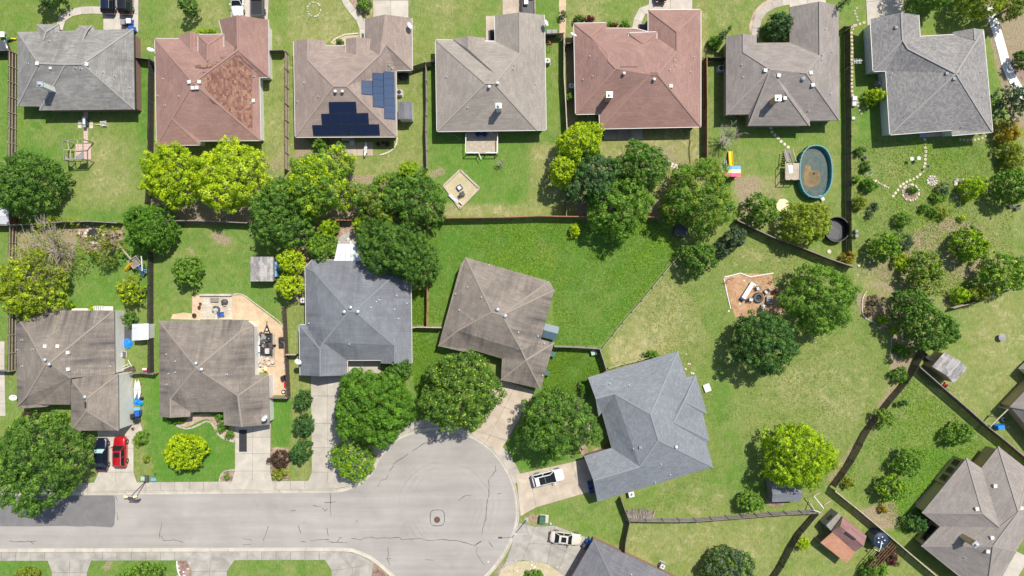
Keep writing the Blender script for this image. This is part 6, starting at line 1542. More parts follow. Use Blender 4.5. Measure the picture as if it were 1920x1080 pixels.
t, Q = shed('grey shingled lean shed right of the solar roofed house', [(748,193),(771,191),(771,222),(748,222)], 2.3, 'r_dark', 'wall_grey', .15, 1)
t, Q = shed('square shed with weathered grey shingles beside the yellow hedge', [(471,483),(511,483),(511,526),(471,526)], 2.1, 'r_shed', 'wood', .25, 1)
b = MB(); b.box((1.78, 0, .9), (.3, 2.2, .9)); b.build('shelf', 'skyblue', t)
t, Q = shed('shed with tan walls and grey shingles near the red mower', [(1750,687),(1771,662),(1812,691),(1788,717)], 2.5, 'r_shed', 'wall_tan', .9, 0)
b = MB(); b.box(tuple((Q[0] + Q[1]) / 2 + Vector((-.03, .02, 1.0))), (.06, 1.1, 1.9), math.atan2(*(Q[1] - Q[0]).yx) - math.pi / 2); b.build('door', 'wood_pale', t)
t, Q = shed('small blue grey shed under the bright green yellow tree', [(1446,906),(1500,904),(1500,938),(1449,940)], 2.1, 'r_slate', 'wood', .5, 0)
t, Q = shed('blue green plastic shed against the tilted house', [(1023,608),(1047,614),(1041,637),(1018,631)], 1.8, 'bluegreen', 'bluegreen', .3, 0)
t.scale = (1, 1, 1)
t, Q = shed('small white plastic shed by the blue tarp', [(249,609),(277,608),(277,635),(249,637)], 1.9, 'metalroof', 'wall_grey', .25, 1)
for sx in (-.8, .5): b = MB(); b.box((sx, .75, 2.12), (.42, .22, .05)); b.build('roof_window', 'white', t)
t, Q = shed('blue grey shed at the left edge beside the railed fence', [(-18,391),(16,392),(16,419),(-18,418)], 2.0, 'lgrey', 'wood_brown', .15, 0)
t, Q = shed('dark little shed under the olive green tree at the lawn corner', [(1268,420),(1290,426),(1286,442),(1266,440)], 1.8, 'dgrey', 'wood_mid', .15, 0)
# red and orange barn shed
t, Q = shed('barn shed with rose shingles and an orange brown lean to', [(1562,996),(1581,970),(1623,1005),(1603,1032)], 2.6, 'r_rose', 'wall_tan', .8, 1)
base = t.location; A, Bq, Cq, Dq = [Vector((*W(*q, 2.4).xy, 0)) - base for q in [(1561,996),(1604,1033),(1590,1058),(1540,1019)]]
b = MB(); up = Vector((0, 0, 1)); vs = [A + up * 2.55, Bq + up * 2.55, Cq + up * 2.1, Dq + up * 2.1]; b.add(vs + [v - up * .07 for v in vs], [(0, 1, 2, 3), (7, 6, 5, 4), (0, 4, 5, 1), (1, 5, 6, 2), (2, 6, 7, 3), (3, 7, 4, 0)])
if (Vector(b.v[1]) - Vector(b.v[0])).cross(Vector(b.v[2]) - Vector(b.v[0])).z < 0: b.f = [tuple(reversed(f)) for f in b.f]
b.uv = [(b.v[i][0], b.v[i][1]) for f in b.f for i in f]; b.build('lean_to_roof', 'r_orange', t)
for p in (Cq, Dq, (Cq + Dq) / 2): b = MB(); b.beam(p * .97, p * .97 + up * 2.05, .12); b.build('post', 'wood_mid', t)
A, Bq = [Vector((*W(*q, 2.3).xy, 0)) - base for q in [(1549,985),(1572,962)]]; Cq, Dq = [Vector((*W(*q, 2.3).xy, 0)) - base for q in [(1580,970),(1559,996)]]
b = MB(); b.prism([p.xy[:] for p in (A, Bq, Cq, Dq)], 0, 2.3); b.build('side_room', 'wood', t)
b = MB(); b.box(tuple((A + Bq) / 2 + Vector((0, 0, 1.6))), (.08, .9, .7), math.radians(-43) + math.pi); b.build('window', 'glass_dark', t)
b = MB(); m0 = (Q[0] + Q[3]) / 2; 
b.beam((-.9, .5, 3.42), (.5, -.55, 3.42), .3, .1); b.build('ridge_vent', 'charcoal', t)
for k in range(5):
    pa = Vector((*G(1533, 1010), 0)) - base; pb = Vector((*G(1545, 996), 0)) - base; b = MB(); b.beam(pa.lerp(pb, k / 4), pa.lerp(pb, k / 4) + up * 1.3, .06); b.build('railing_post', 'wood_mid', t)
b = MB(); b.beam(pa + up * 1.3, pb + up * 1.3, .1, .06); b.build('railing', 'wood', t)

# white metal patio roof at the slate house
t = thing('patio_cover', 'bright white metal patio roof behind the slate roofed house', 'patio cover', (*G(658, 472), 0))
def locp(t, u, v, z): return W(u, v, z) - t.location
P = [locp(t, 633,457,2.4), locp(t, 683,457,2.4), locp(t, 689,489,2.75), locp(t, 626,489,2.75)]
for k in range(6):
    a0, a1 = k / 6 + .004, (k + 1) / 6 - .004; q = [P[0].lerp(P[1], a0), P[0].lerp(P[1], a1), P[3].lerp(P[2], a1), P[3].lerp(P[2], a0)]
    b = MB(); dn = Vector((0, 0, -.06)); b.add(q + [v + dn for v in q], [(3, 2, 1, 0), (4, 5, 6, 7), (0, 1, 5, 4), (1, 2, 6, 5), (2, 3, 7, 6), (3, 0, 4, 7)]); b.build('roof_sheet', 'metalroof', t)
for u in (634, 658, 681): b = MB(); q = locp(t, u, 458, 2.3); b.beam((q.x, q.y - .1, 0), (q.x, q.y - .1, 2.35), .1); b.build('post', 'white', t)

# ---------------------------------------------------------------- play equipment
def T(name, label, cat, u, v, rz=0): return thing(name, label, cat, (*G(u, v), 0), rz)
# rainbow roofed playset
t = T('playset', 'play tower with a striped rainbow canopy and yellow slide', 'playset', 1370, 318)
L2 = lambda u, v, z: W(u, v, z) - t.location
a0, a1, b0, b1 = L2(1350,311,2.2), L2(1389,311,2.2), L2(1350,331,2.2), L2(1389,331,2.2); m0, m1 = L2(1372,311,2.9), L2(1372,331,2.9)
for k, mt in enumerate(('skyblue', 'cream', 'pink')):
    s0, s1 = k / 3, (k + 1) / 3; b = MB()
    for e0, e1, f0, f1 in ((a0, b0, m0, m1), (m0, m1, a1, b1)):
        q = [e0.lerp(e1, s0), e0.lerp(e1, s1), f0.lerp(f1, s1), f0.lerp(f1, s0)]; b.add(q, [(0, 1, 2, 3)])
    b.build('canopy_stripe', mt, t)
for u in (1352, 1386):
    for v in (314, 328): b = MB(); q = L2(u, v, 2.1); b.beam((q.x, q.y, 0), q, .1); b.build('post', 'wood_mid', t)
b = MB(); q = L2(1370,321,1.2); b.box(tuple(q), (2.7, 1.3, .08)); b.build('platform', 'wood_mid', t)
b = MB(); s0, s1 = L2(1371,311,1.3), L2(1369,284,.15)
for k in range(8):
    p, q = s0.lerp(s1, k / 8), s0.lerp(s1, (k + 1) / 8); z = lambda p, s: p.z - .12 * math.sin(math.pi * s)
    p = Vector((p.x, p.y, z(p, k / 8))); q = Vector((q.x, q.y, z(q, (k + 1) / 8))); b.beam(p, q, .5, .05)
    for s in (-.27, .27): b.beam(p + Vector((s, 0, .1)), q + Vector((s, 0, .1)), .06, .2)
b.build('slide', 'yellow', t)
b = MB(); [b.tube([L2(1359 + k, 312, 1.2), L2(1359 + k, 299, .05)], .04, 6) for k in (0, 3)]; b.build('ladder', 'white', t)
# frame climbing structure on paver patio
t = T('swing_frame', 'open square timber frame with sagging shade cloth over pavers', 'pergola', 145, 287)
L2 = lambda u, v, z: W(u, v, z) - t.location
H_ = 2.6; c4 = [(118,264),(155,261),(156,298),(120,300)]
for u, v in c4: b = MB(); q = L2(u, v, H_); b.beam((q.x, q.y, 0), q, .12); b.build('post', 'wood', t)
for i in range(4): b = MB(); b.beam(L2(*c4[i], H_), L2(*c4[(i + 1) % 4], H_), .10, .12); b.build('beam', 'wood', t)
for p, q in [((127,263),(129,280)),((145,262),(146,279)),((119,281),(156,280)),((132,281),(133,299)),((141,281),(142,299))]: b = MB(); b.beam(L2(*p, H_ + .06), L2(*q, H_ + .06), .08, .08); b.build('rafter', 'wood_pale', t)
b = MB(); b.add([L2(118,290,H_ - .1), L2(127,296,H_ - .5), L2(132,299,H_ - .15), L2(119,300,H_ - .15)], [(0, 1, 2, 3)]); b.add([L2(155,284,H_ - .1), L2(155,298,H_ - .15), L2(134,299,H_ - .2), L2(146,291,H_ - .6)], [(0, 1, 2, 3)]); b.build('shade_cloth', 'grey', t)
e = paving('paver_patio', 'paver path and patio under the timber frame')
for q, nu, nv in [([(157,205),(165,205),(165,268),(157,268)],2,14),([(142,270),(171,270),(171,299),(142,299)],6,6)]: slabs(e, q, nu, nv, 'stone_rose', 0.04, gap=.12, name='paver')
slabs(paving('garden_slab', 'stone slab under the barbecue'), [(168,226),(175,226),(175,241),(168,241)], 1, 2, 'stone', .05)
for v in (229, 237.5): b = MB(); b.box((0, 0, .04), (.52, .5, .06)); o = b.build('stepping_stone', 'stone'); o.location = (*G(150, v), 0); tag(o, 'square cream slab left of the barbecue, %s of two' % ('upper' if v < 233 else 'lower'), 'paving slab')
t = T('barbecue', 'grey gas barbecue on the path behind the grey roofed house', 'barbecue', 164, 231, 1.57)
b = MB(); b.box((0, 0, .45), (.9, .5, .7)); b.build('cabinet', 'dgrey', t); b = MB(); b.tube([(-.42, 0, .85), (.42, 0, .85)], .25, 10); b.build('hood', 'galv', t)
for s in (-1, 1): b = MB(); b.box((s * .62, 0, .82), (.34, .45, .04)); b.build('side_shelf', 'galv', t)
t = T('garden_bench', 'broken white metal bench leaning on the lawn near the barbecue', 'bench', 197, 233, .1)
for k in range(4): b = MB(); b.box((0, -.3 + k * .2, .45), (.9, .08, .04)); b.build('slat', 'white', t)
b = MB(); [b.beam((s * .42, -.4, 0), (s * .42, .4, .55), .05) for s in (-1, 1)]; b.build('frame', 'white', t)
b = MB(); b.tube([(0, -.2, .3), (-1.5, .1, .1)], [.10, .04], 6); b.build('branch', 'cream', t)
# second playset with striped canopy and swing beam
t = T('playset', 'wooden play tower with yellow slide, swing beam and blue striped cloth', 'playset', 255, 490)
L2 = lambda u, v, z: W(u, v, z) - t.location
b = MB(); b.beam(L2(217,453,2.3), L2(246,486,2.3), .14); b.build('swing_beam', 'wood_pale', t)
b = MB(); b.beam(L2(217,453,2.3), L2(238,446,0), .10); b.beam(L2(217,453,2.3), L2(224,468,0), .1); b.build('swing_leg', 'wood_pale', t)
pf = [(240,490),(254,480),(266,494),(250,504)]
for u, v in pf: b = MB(); q = L2(u, v, 2.0); b.beam((q.x, q.y, 0), q, .1); b.build('post', 'wood_pale', t)
for i in range(4):
    for z in (1.4, 2.0): b = MB(); b.beam(L2(*pf[i], z), L2(*pf[(i + 1) % 4], z), .07); b.build('rail', 'wood_pale', t)
c = [L2(u, v, 1.2) for u, v in pf]; 
for k in range(7): b = MB(); b.beam(c[0].lerp(c[3], (k + .5) / 7), c[1].lerp(c[2], (k + .5) / 7), .19, .04); b.build('deck_board', 'wood', t)
b = MB(); b.beam(L2(248,492,1.3), L2(236,505,.15), .55, .05); [b.beam(L2(248,492,1.4) + Vector((s, s, 0)), L2(236,505,.25) + Vector((s, s, 0)), .07, .14) for s in (-.2, .2)]; b.build('slide', 'yellow', t)
b = MB(); b.add([L2(243,494,1.3), L2(248,490,1.7), L2(251,495,1.3)], [(0, 1, 2)]); b.build('slide_hood', 'yellow', t)
rg = random.Random(5); cloth = [(258,498),(275,506),(268,519),(262,512)]
for k in range(8):
    s0, s1 = k / 8, (k + 1) / 8; e = [L2(*cloth[0], 1.5), L2(*cloth[1], 1.3), L2(*cloth[2], .6), L2(*cloth[3], .7)]
    q = [e[0].lerp(e[3], s0), e[1].lerp(e[2], s0), e[1].lerp(e[2], s1), e[0].lerp(e[3], s1)]; mid = (q[0] + q[1]) / 2 + Vector((0, 0, rg.uniform(-.25, .25))); mid2 = (q[2] + q[3]) / 2 + Vector((0, 0, rg.uniform(-.25, .25)))
    b = MB(); b.add([q[0], mid, mid2, q[3], q[1], q[2]], [(0, 3, 2, 1), (1, 2, 5, 4)]); b.build('cloth_stripe', 'navy' if k % 2 else 'skyblue', t)
b = MB(); b.beam(L2(265,480,2.2), L2(267,508,1.9), .12); b.build('canopy_pole', 'white', t)
# stone fire pit / pond at the back of that yard
def ring(label, name, cat, u, v, r, n, mat, rs=.24, ry=None, fill=None, group=None):
    t = T(name, label, cat, u, v); ry = ry or r; rg = random.Random(int(u))
    for k in range(n):
        a = k * 2 * math.pi / n + rg.uniform(-.08, .08); b = MB(); b.rock((r * math.cos(a), ry * math.sin(a), .06), rs * rg.uniform(.75, 1.2), .7, rg); b.build('stone', mat if rg.random() < .75 else 'stone_grey', t)
    if fill: b = MB(); b.lathe([(1, .02), (1, .05)], n=20, sx=r * .92, sy=ry * .92); b.build('bed', fill, t)
    return t
ring('oval stone edged fire pit half under the sparse olive tree', 'fire_pit', 'fire pit', 177, 441, 1.3, 15, 'stone', .26, 1.15, 'charcoal')
ring('small ring of pale stones in the upper front lawn', 'stone_ring', 'stone ring', 589, 18, 1.0, 20, 'stone', .13, 1.08)
ring('stone edged pond bed beside the stepping stones', 'rock_garden', 'rock garden', 1707, 361, 1.25, 20, 'stone', .2, 1.2, 'leaf_litter')
t = ring('smaller round heap of stones right of the stepping stones', 'rock_garden', 'rock garden', 1747, 339, .7, 12, 'stone', .17, .7, 'stone_grey')
rg = random.Random(3)
for k in range(16): b = MB(); b.rock((rg.uniform(-.5, .5), rg.uniform(-.5, .5), .1), rg.uniform(.08, .16), .8, rg); b.build('stone', rg.choice(['stone', 'stone_grey', 'stone_rose']), t)
t = T('rock_pile', 'brown boulders under the lime tree shrub in the wild garden', 'rocks', 1797, 352); rg = random.Random(8)
for k in range(12): b = MB(); b.rock((rg.uniform(-.6, .8), rg.uniform(-1.6, 1.4), .1), rg.uniform(.15, .4), .7, rg); b.build('stone', rg.choice(['terra', 'stone_grey', 'stone']), t)
t = T('rock_row', 'loose stones and pot lids beside the leafy clump', 'rocks', 1645, 342); rg = random.Random(9)
for k in range(9): b = MB(); b.rock((-.6 + k * .28, .3 - k * .14, .05), rg.uniform(.1, .26), .6, rg); b.build('stone', rg.choice(['stone', 'stone_rose', 'wood_pale']), t)
# stepping stones
def steps(label, pts, mat, s=.36, step=None, jit=.02):
    e = paving('stepping_stones', label); p = resample(smooth_path(pts, 6), step) if step else pts; rg = random.Random(int(pts[0][0]))
    me = []
    for k in range(4): b = MB(); n = 7; b.prism([(s / 2 * rg.uniform(.85, 1.15) * math.cos(a), s / 2 * rg.uniform(.85, 1.15) * math.sin(a)) for a in [i * 2 * math.pi / n for i in range(n)]], 0, .045); me.append(b.mesh('stepping_stone', mat))
    for q in p: link('stepping_stone', rg.choice(me), e, (*G(q[0] + rg.uniform(-.5, .5), q[1] + rg.uniform(-.5, .5)), .01), rg.random() * 6)
steps('rose stepping stones in a line along the black fence', [(1602,48),(1597,60),(1597,90),(1597,140),(1598,176),(1603,184)], 'stone_rose', .42, 7.2)
steps('rose stepping stones curving to the side of the patterned house', [(1598,52),(1605,47),(1612,45),(1620,43)], 'stone_rose', .42, 7.5)
steps('short run of stepping stones past the shrub by the white wall', [(1604,186),(1608,194),(1611,203),(1614,213)], 'stone_rose', .36, 6.5)
steps('pale square stepping stones curving through the wild garden', [(1734,262),(1735,285),(1734,308),(1726,326),(1712,336),(1697,342),(1687,351),(1675,368)], 'stone', .46, 7.6)
steps('stepping stones below the patterned roof house', [(1800,262),(1815,263),(1832,261),(1848,256)], 'stone_rose', .4, 7)
steps('pale stepping stones leading to the pool deck', [(1445,239),(1448,249),(1456,256),(1463,264),(1470,270),(1478,276)], 'stone', .52, 8)
steps('large pale stepping stones behind the rose house', [(1240,295),(1247,302),(1257,308),(1267,312)], 'stone', .8, 9)
steps('faint stepping stones in the strip right of the mauve house', [(1606,15),(1602,22),(1606,30),(1608,38)], 'stone_grey', .36, 6)
slabs(paving('paver_strip', 'strip of pavers under the eave of the patterned roof house'), [(1724,251),(1766,248),(1766,255),(1724,258)], 8, 2, 'stone_rose', .04, .12)
# edging: kerbs of stones
def edging(label, pts, mat, w=.22, step=8, h=.14, name='stone_edging', cat='edging', piece='edging_stone'):
    p = resample(smooth_path(pts, 6), step); base = (*G(*p[0]), 0); t = thing(name, label, cat, base)
    for a, c in zip(p[:-1], p[1:]):
        A, C_ = Vector((*G(*a), 0)) - Vector(base), Vector((*G(*c), 0)) - Vector(base); d = (C_ - A) * .03; b = MB(); b.beam(A + d + Vector((0, 0, h / 2)), C_ - d + Vector((0, 0, h / 2)), w * rnd.uniform(.8, 1.15), h); b.build(piece, mat, t)
edging('white stone edging snaking below the mulch strip', [(1625,545),(1617,560),(1616,582),(1622,596),(1640,605),(1660,612),(1669,622),(1671,640),(1669,662)], 'stone_pale', .14, 6)
edging('pale concrete edging round the pebble bed', [(331,797),(345,803),(357,803),(372,797),(390,789),(400,797),(408,812),(420,822),(440,828)], 'concrete', .26, 10, .1)
edging('pale block edging round the crescent bed', [(621,82),(628,74),(638,69),(648,65),(660,64),(672,63)], 'stone', .2, 6)
edging('stone edging of the pebble patio corner', [(745,258),(744,268),(739,278),(728,286),(712,291)], 'stone', .2, 5)
edging('thin pale edging of the gravel yard', [(437,552),(455,552),(476,567),(503,587),(526,605),(535,622)], 'stone', .12, 8)
edging('pale edging of the mulch circle by the driveway', [(412,903),(413,893),(420,884),(432,881),(441,881)], 'concrete', .16, 6)
edging('white edging of the bark bed at the bottom', [(332,1051),(333,1065),(337,1078),(345,1090)], 'white', .16, 6)
edging('brown bench stones around the fence top gravel strip', [(1294,262),(1292,285),(1295,312)], 'wood_brown', .14, 9)
# timber borders
def border(label, pts, mat, w=.2, h=.2, name='timber_border', cat='border'):
    base = (*G(*pts[0]), 0); t = thing(name, label, cat, base)
    for a, c in zip(pts[:-1], pts[1:]):
        A, C_ = Vector((*G(*a), h / 2)) - Vector(base), Vector((*G(*c), h / 2)) - Vector(base); b = MB(); b.beam(A, C_, w, h); b.build('timber', mat, t)
    return t
border('weathered timber border of the diamond sand pit', [(863,319),(899,353),(862,391),(832,348),(863,319)], 'wood_pale', .26, .22)
border('white timber border on the upper side of the mulch seating area', [(1358,520),(1388,512),(1407,519),(1450,512)], 'white', .12, .1)
border('white timber border down the left side of the mulch seating area', [(1357,522),(1363,550),(1370,579)], 'white', .11, .1)
e = paving('stone_patio', 'cream flagstone patio with a fire ring'); rg = random.Random(12); nx_, ny_ = 10, 8
lat = [[(376 + 60 * i / nx_ + (rg.uniform(-2.1, 2.1) if 0 < i < nx_ else 0), 555 + 44 * j / ny_ + (rg.uniform(-2.0, 2.0) if 0 < j < ny_ else 0)) for i in range(nx_ + 1)] for j in range(ny_ + 1)]
for j in range(ny_):
    i = 0
    while i < nx_:
        w_ = 2 if rg.random() < .3 and i < nx_ - 1 else 1
        q = [lat[j][i], lat[j][i + w_], lat[j + 1][i + w_], lat[j + 1][i]]
        if w_ == 2: q = [lat[j][i], lat[j][i + 1], lat[j][i + 2], lat[j + 1][i + 2], lat[j + 1][i + 1], lat[j + 1][i]]
        ce = Vector((sum(a for a, _ in q) / len(q), sum(c for _, c in q) / len(q))); q = [Vector(a) + (ce - Vector(a)).normalized() * .38 for a in q]
        mb = MB(); mb.prism([G(*a) for a in q], 0, .06 + rg.uniform(-.006, .008), cap0=False); mb.build('flagstone', 'stone_pale', e); i += w_
mb = MB(); mb.prism(Gs([(376,555),(436,555),(436,599),(376,599)]), 0, .035, cap0=False); mb.build('joint_bed', 'sand', e)
border('cream stone seat wall along the flagstone patio', [(376,553),(436,553)], 'stone_pale', .34, .4, 'seat_wall', 'wall')
# fire pits, chairs
def chairx(label, u, v, rz, mat, name='garden_chair', frame='dgrey', s=1.0):
    t = T(name, label, 'chair', u, v, rz)
    b = MB(); b.box((0, 0, .42), (.55 * s, .52 * s, .06)); b.build('seat', mat, t)
    b = MB(); m_ = Matrix.Rotation(-.25, 4, 'X'); b.box((0, .28 * s, .72), (.55 * s, .06, .6), mat=None); b.v = [(x, y + (z - .42) * .28, z) for x, y, z in b.v]; b.build('backrest', mat, t)
    for sx in (-1, 1):
        b = MB(); b.box((sx * .30 * s, 0, .62), (.06, .55 * s, .04)); b.build('armrest', frame, t)
        for sy in (-1, 1): b = MB(); b.box((sx * .27 * s, sy * .24 * s, .3), (.05, .05, .6)); b.build('leg', frame, t)
    return t
FZ = lambda x, y: (1350 + x / 10.8, 505 + y / 10.8)
t = T('fire_pit', 'dark tractor tyre fire pit in the orange mulch', 'fire pit', *FZ(765, 575))
b = MB(); b.lathe([(.42, .05), (.72, .0), (.76, .22), (.68, .34), (.46, .34), (.40, .1)], n=24); b.build('tyre', 'dgrey', t)
for k in range(16): a = k * .3927; b = MB(); b.box((.75 * math.cos(a), .75 * math.sin(a), .18), (.1, .14, .26), a); b.build('tread', 'rubber', t)
b = MB(); b.lathe([(.4, .06), (.3, .12), (.05, .15)], n=12); b.build('ash', 'charcoal', t)
chairx('grey cushioned chair above the tyre fire pit', *FZ(750, 385), .3, 'lgrey')
chairx('grey cushioned chair upper right of the tyre fire pit', *FZ(920, 450), -.8, 'lgrey')
chairx('grey chair left of the tyre fire pit', *FZ(615, 610), 1.4, 'lgrey')
chairx('grey chair below the tyre fire pit touching the tree', *FZ(855, 745), 2.7, 'lgrey')
t = T('glider_bench', 'long white cushioned bench beside the tyre fire pit', 'bench', *FZ(540, 440), math.radians(58))
b = MB(); b.box((0, 0, .5), (2.6, .62, .12)); b.build('cushion', 'white', t); b = MB(); b.box((-1.4, 0, .4), (.3, .7, .4)); b.build('end_table', 'navy', t)
b = MB(); b.box((1.35, -.1, .45), (.2, .9, .3)); b.build('armrest', 'white', t); b = MB(); [b.box((s * 1.1, q, .22), (.08, .08, .44)) for s in (-1, 1) for q in (-.25, .25)]; b.build('legs', 'dgrey', t)
t = T('barbecue_grill', 'charred grate table right of the tyre fire pit', 'grill', *FZ(980, 620)); b = MB(); b.box((0, 0, .4), (.8, 1.1, .1)); b.build('top', 'lgrey', t)
for k in range(6): b = MB(); b.box((-.33 + k * .13, 0, .47), (.04, 1.0, .04)); b.build('bar', 'charcoal', t)
b = MB(); [b.box((sx * .35, sy * .5, .18), (.06, .06, .36)) for sx in (-1, 1) for sy in (-1, 1)]; b.build('legs', 'dgrey', t)
t = T('smoker', 'black kettle smoker at the shady edge of the mulch', 'smoker', *FZ(1100, 430)); b = MB(); b.lathe([(.1, .5), (.32, .62), (.36, .8), (.28, 1.0), (.1, 1.1)], n=14); b.build('kettle', 'black', t); b = MB(); [b.tube([(0, 0, .6), (.3 * math.cos(a), .3 * math.sin(a), 0)], .03, 6) for a in (0, 2.1, 4.2)]; b.build('legs', 'dgrey', t)
b = MB(); b.rock((0, 0, .1), .2, .9); o = b.build('pumpkin', 'orange'); o.location = (*G(*FZ(1105, 545)), 0.02); tag(o, 'small orange ball lying on the mulch', 'ball')
for i, (x, y, l) in enumerate([(485,228,'white disc near the top border of the mulch'),(400,700,'white disc on the lower left mulch'),(175,847,'white disc on the grass outside the mulch border')]):
    b = MB(); b.lathe([(.14, 0), (.15, .05), (.05, .07)], n=14); o = b.build('stepping_disc', 'offwhite'); o.location = (*G(*FZ(x, y)), .02); tag(o, l, 'disc')
for (x, y), (x2, y2), l in [((165,200),(50,320),'thin brown wooden shepherd stand at the upper left of the mulch'),((1080,190),(930,350),'thin brown wooden shepherd stand at the upper right of the mulch')]:
    t = T('lamp_stand', l, 'stand', *FZ(x, y)); b = MB(); b.tube([(0, 0, 0), (0, 0, 1.6)], .05, 6); b.build('pole', 'rust', t); b = MB()
    for k in range(10): a = k * .628; b.beam((.25 * math.cos(a), .25 * math.sin(a), 1.5), (.25 * math.cos(a + .628), .25 * math.sin(a + .628), 1.5), .06)
    b.beam((-.6, -.05, 1.45), (.6, .1, 1.45), .06); b.build('hoop', 'rust', t)
# flagstone patio items
FP = lambda x, y: (355 + x / 18, 545 + y / 18)
t = ring('round fire ring with dark stones on the flagstone patio', 'fire_ring', 'fire ring', *FP(905, 655), .5, 12, 'dgrey', .18, .5, 'charcoal')
for k in range(5): b = MB(); b.rock((rnd.uniform(-.25, .25), rnd.uniform(-.25, .25), .15), .12, .8); b.build('stone', 'lgrey', t)
t = T('kettle_grill', 'covered dark grill on the flagstone patio', 'grill', *FP(1240, 370)); b = MB(); b.lathe([(.3, 0), (.42, .3), (.45, .7), (.4, .85), (.15, .95)], n=14, sx=1.05, sy=.9); b.build('cover', 'dgrey', t); b = MB(); b.box((-.1, -.5, .2), (.35, .3, .4)); b.build('shelf', 'stone', t)
chairx('blue folding chair on the flagstone patio', *FP(1140, 790), 1.7, 'blue', s=1.0)
t = T('garden_bench', 'low grey wooden bench by the patio seat wall', 'bench', *FP(880, 310)); 
for k in range(4): b = MB(); b.box((0, -.25 + k * .16, .42), (1.15, .12, .04)); b.build('slat', 'wood', t)
b = MB(); [b.box((sx * .5, sy * .22, .2), (.07, .07, .4)) for sx in (-1, 1) for sy in (-1, 1)]; b.build('legs', 'wood', t)
def pot(label, u, v, r=.22, mat='terra', plant=None):
    t = T('flower_pot', label, 'flower pot', u, v); b = MB(); b.lathe([(r * .65, 0), (r, .36), (r * 1.08, .36), (r * 1.08, .42), (r * .88, .42), (r * .8, .34)], n=14); b.build('pot', mat, t); b = MB(); b.lathe([(r * .85, .33), (r * .8, .37)], n=12); b.build('soil', 'charcoal', t)
    if plant: me, _, _ = crown_mesh('plant', r * 1.2, r * 1.2, .35, .8, [plant], .12, .8, .5, int(u)); link('plant', me, t)
pot('terracotta pot on the left of the flagstone patio', *FP(405, 440), .2)
pot('brown pot just below the terracotta pot of the patio', *FP(365, 565), .22, 'rust')
pot('black drum pot at the lower left of the patio', *FP(200, 830), .3, 'black')
pot('large terracotta pot at the rear corner of the solar house', 719, 269, .36)
pot('terracotta pot beside the concrete strip above the red car', 251, 803, .2)
pot('terracotta pot near the mauve house rear corner', 1381, 219, .2)
pot('blue grey pot near the mauve house rear corner', 1375, 219, .2, 'skyblue')
pot('dark pot among weeds in the wild garden', 1619, 297, .28, 'dgrey')
# trailer with goods
TZ = lambda x, y: (470 + x / 7.2, 600 + y / 7.2)
t = T('utility_trailer', 'dark utility trailer loaded with rusty scrap', 'trailer', *TZ(235, 320))
b = MB(); b.box((0, 0, .55), (1.7, 3.2, .1)); b.build('bed', 'charcoal', t)
b = MB(); [b.box((s * .85, 0, .75), (.06, 3.2, .35)) for s in (-1, 1)]; b.box((0, 1.6, .75), (1.7, .06, .35)); b.box((0, .55, .75), (1.7, .06, .35)); b.build('rails', 'dgrey', t)
b = MB(); b.beam((-.5, 1.6, .5), (0, 2.9, .5), .09); b.beam((.5, 1.6, .5), (0, 2.9, .5), .09); b.beam((0, 2.8, .5), (0, 3.4, .5), .08); b.build('drawbar', 'charcoal', t)
for s in (-1, 1): wheel(t, s * .98, -.2, .33, .2)
rg = random.Random(21)
for k in range(26): b = MB(); b.box((rg.uniform(-.75, .75), rg.uniform(-1.2, 1.3), .78), (rg.uniform(.15, .5), rg.uniform(.1, .8), rg.uniform(.1, .35)), rg.uniform(-.4, .4)); b.build('scrap_piece', rg.choice(['rust', 'charcoal', 'wood_mid', 'dgrey', 'rust', 'grey']), t)
b = MB(); b.box((.25, -1.0, 1.0), (.6, .8, .35)); b.build('cooler', 'lgrey', t)
def loose(label, name, cat, u, v, dims, mat, rz=0, z=0, box2=None):
    b = MB(); b.box((0, 0, dims[2] / 2), dims); o = b.build(name, mat); o.location = (*G(u, v), z + .02); o.rotation_euler.z = rz
    bm = o.modifiers.new('b', 'BEVEL'); bm.width = min(dims) * .12; bm.segments = 1
    tag(o, label, cat); return o
loose('long white appliance lying left of the trailer', 'appliance', 'appliance', *TZ(135, 365), (.42, 1.5, .5), 'white')
loose('pale blue sheet lying left of the trailer', 'sheet', 'sheet', *TZ(122, 385), (.9, 2.9, .05), 'lgrey')
for i, (x, y, l) in enumerate([(222,128,'front spare wheel with white rim beside the drawbar'),(145,190,'second spare wheel with white rim left of the drawbar'),(160,278,'rusty wheel leaning on the trailer side'),(447,970,'wheel with white rim in the bottom corner of the gravel yard')]):
    t = T('spare_wheel', l, 'wheel', *TZ(x, y)); b = MB(); b.lathe([(.18, .02), (.32, .0), (.34, .1), (.3, .2), (.2, .2)], n=16); b.build('tyre', 'rubber', t); b = MB(); b.lathe([(.2, .18), (.17, .22), (.05, .2)], n=14); b.build('rim', 'white' if i != 2 else 'rust', t)
t = T('stone_pallet', 'pallet heaped with cream and pink stones in the gravel yard', 'stone pile', *TZ(205, 575))
for k in range(4): b = MB(); b.box((0, -.5 + k * .33, .1), (2.9, .14, .05)); b.build('pallet_slat', 'wood_pale', t)
for k in range(46): x = rg.uniform(-1.4, 1.3); b = MB(); b.rock((x, rg.uniform(-.5, .6), rg.uniform(.15, .45)), rg.uniform(.12, .26), .7, rg); b.build('stone', 'stone_pale' if x < 0 else rg.choice(['stone_rose', 'stone']), t)
t = T('stone_pile', 'small heap of brown and cream stones against the white wall', 'stone pile', *TZ(150, 670))
for k in range(12): b = MB(); b.rock((rg.uniform(-.5, .7), rg.uniform(-.35, .35), .1), rg.uniform(.12, .28), .7, rg); b.build('stone', rg.choice(['rust', 'stone', 'terra', 'cream']), t)
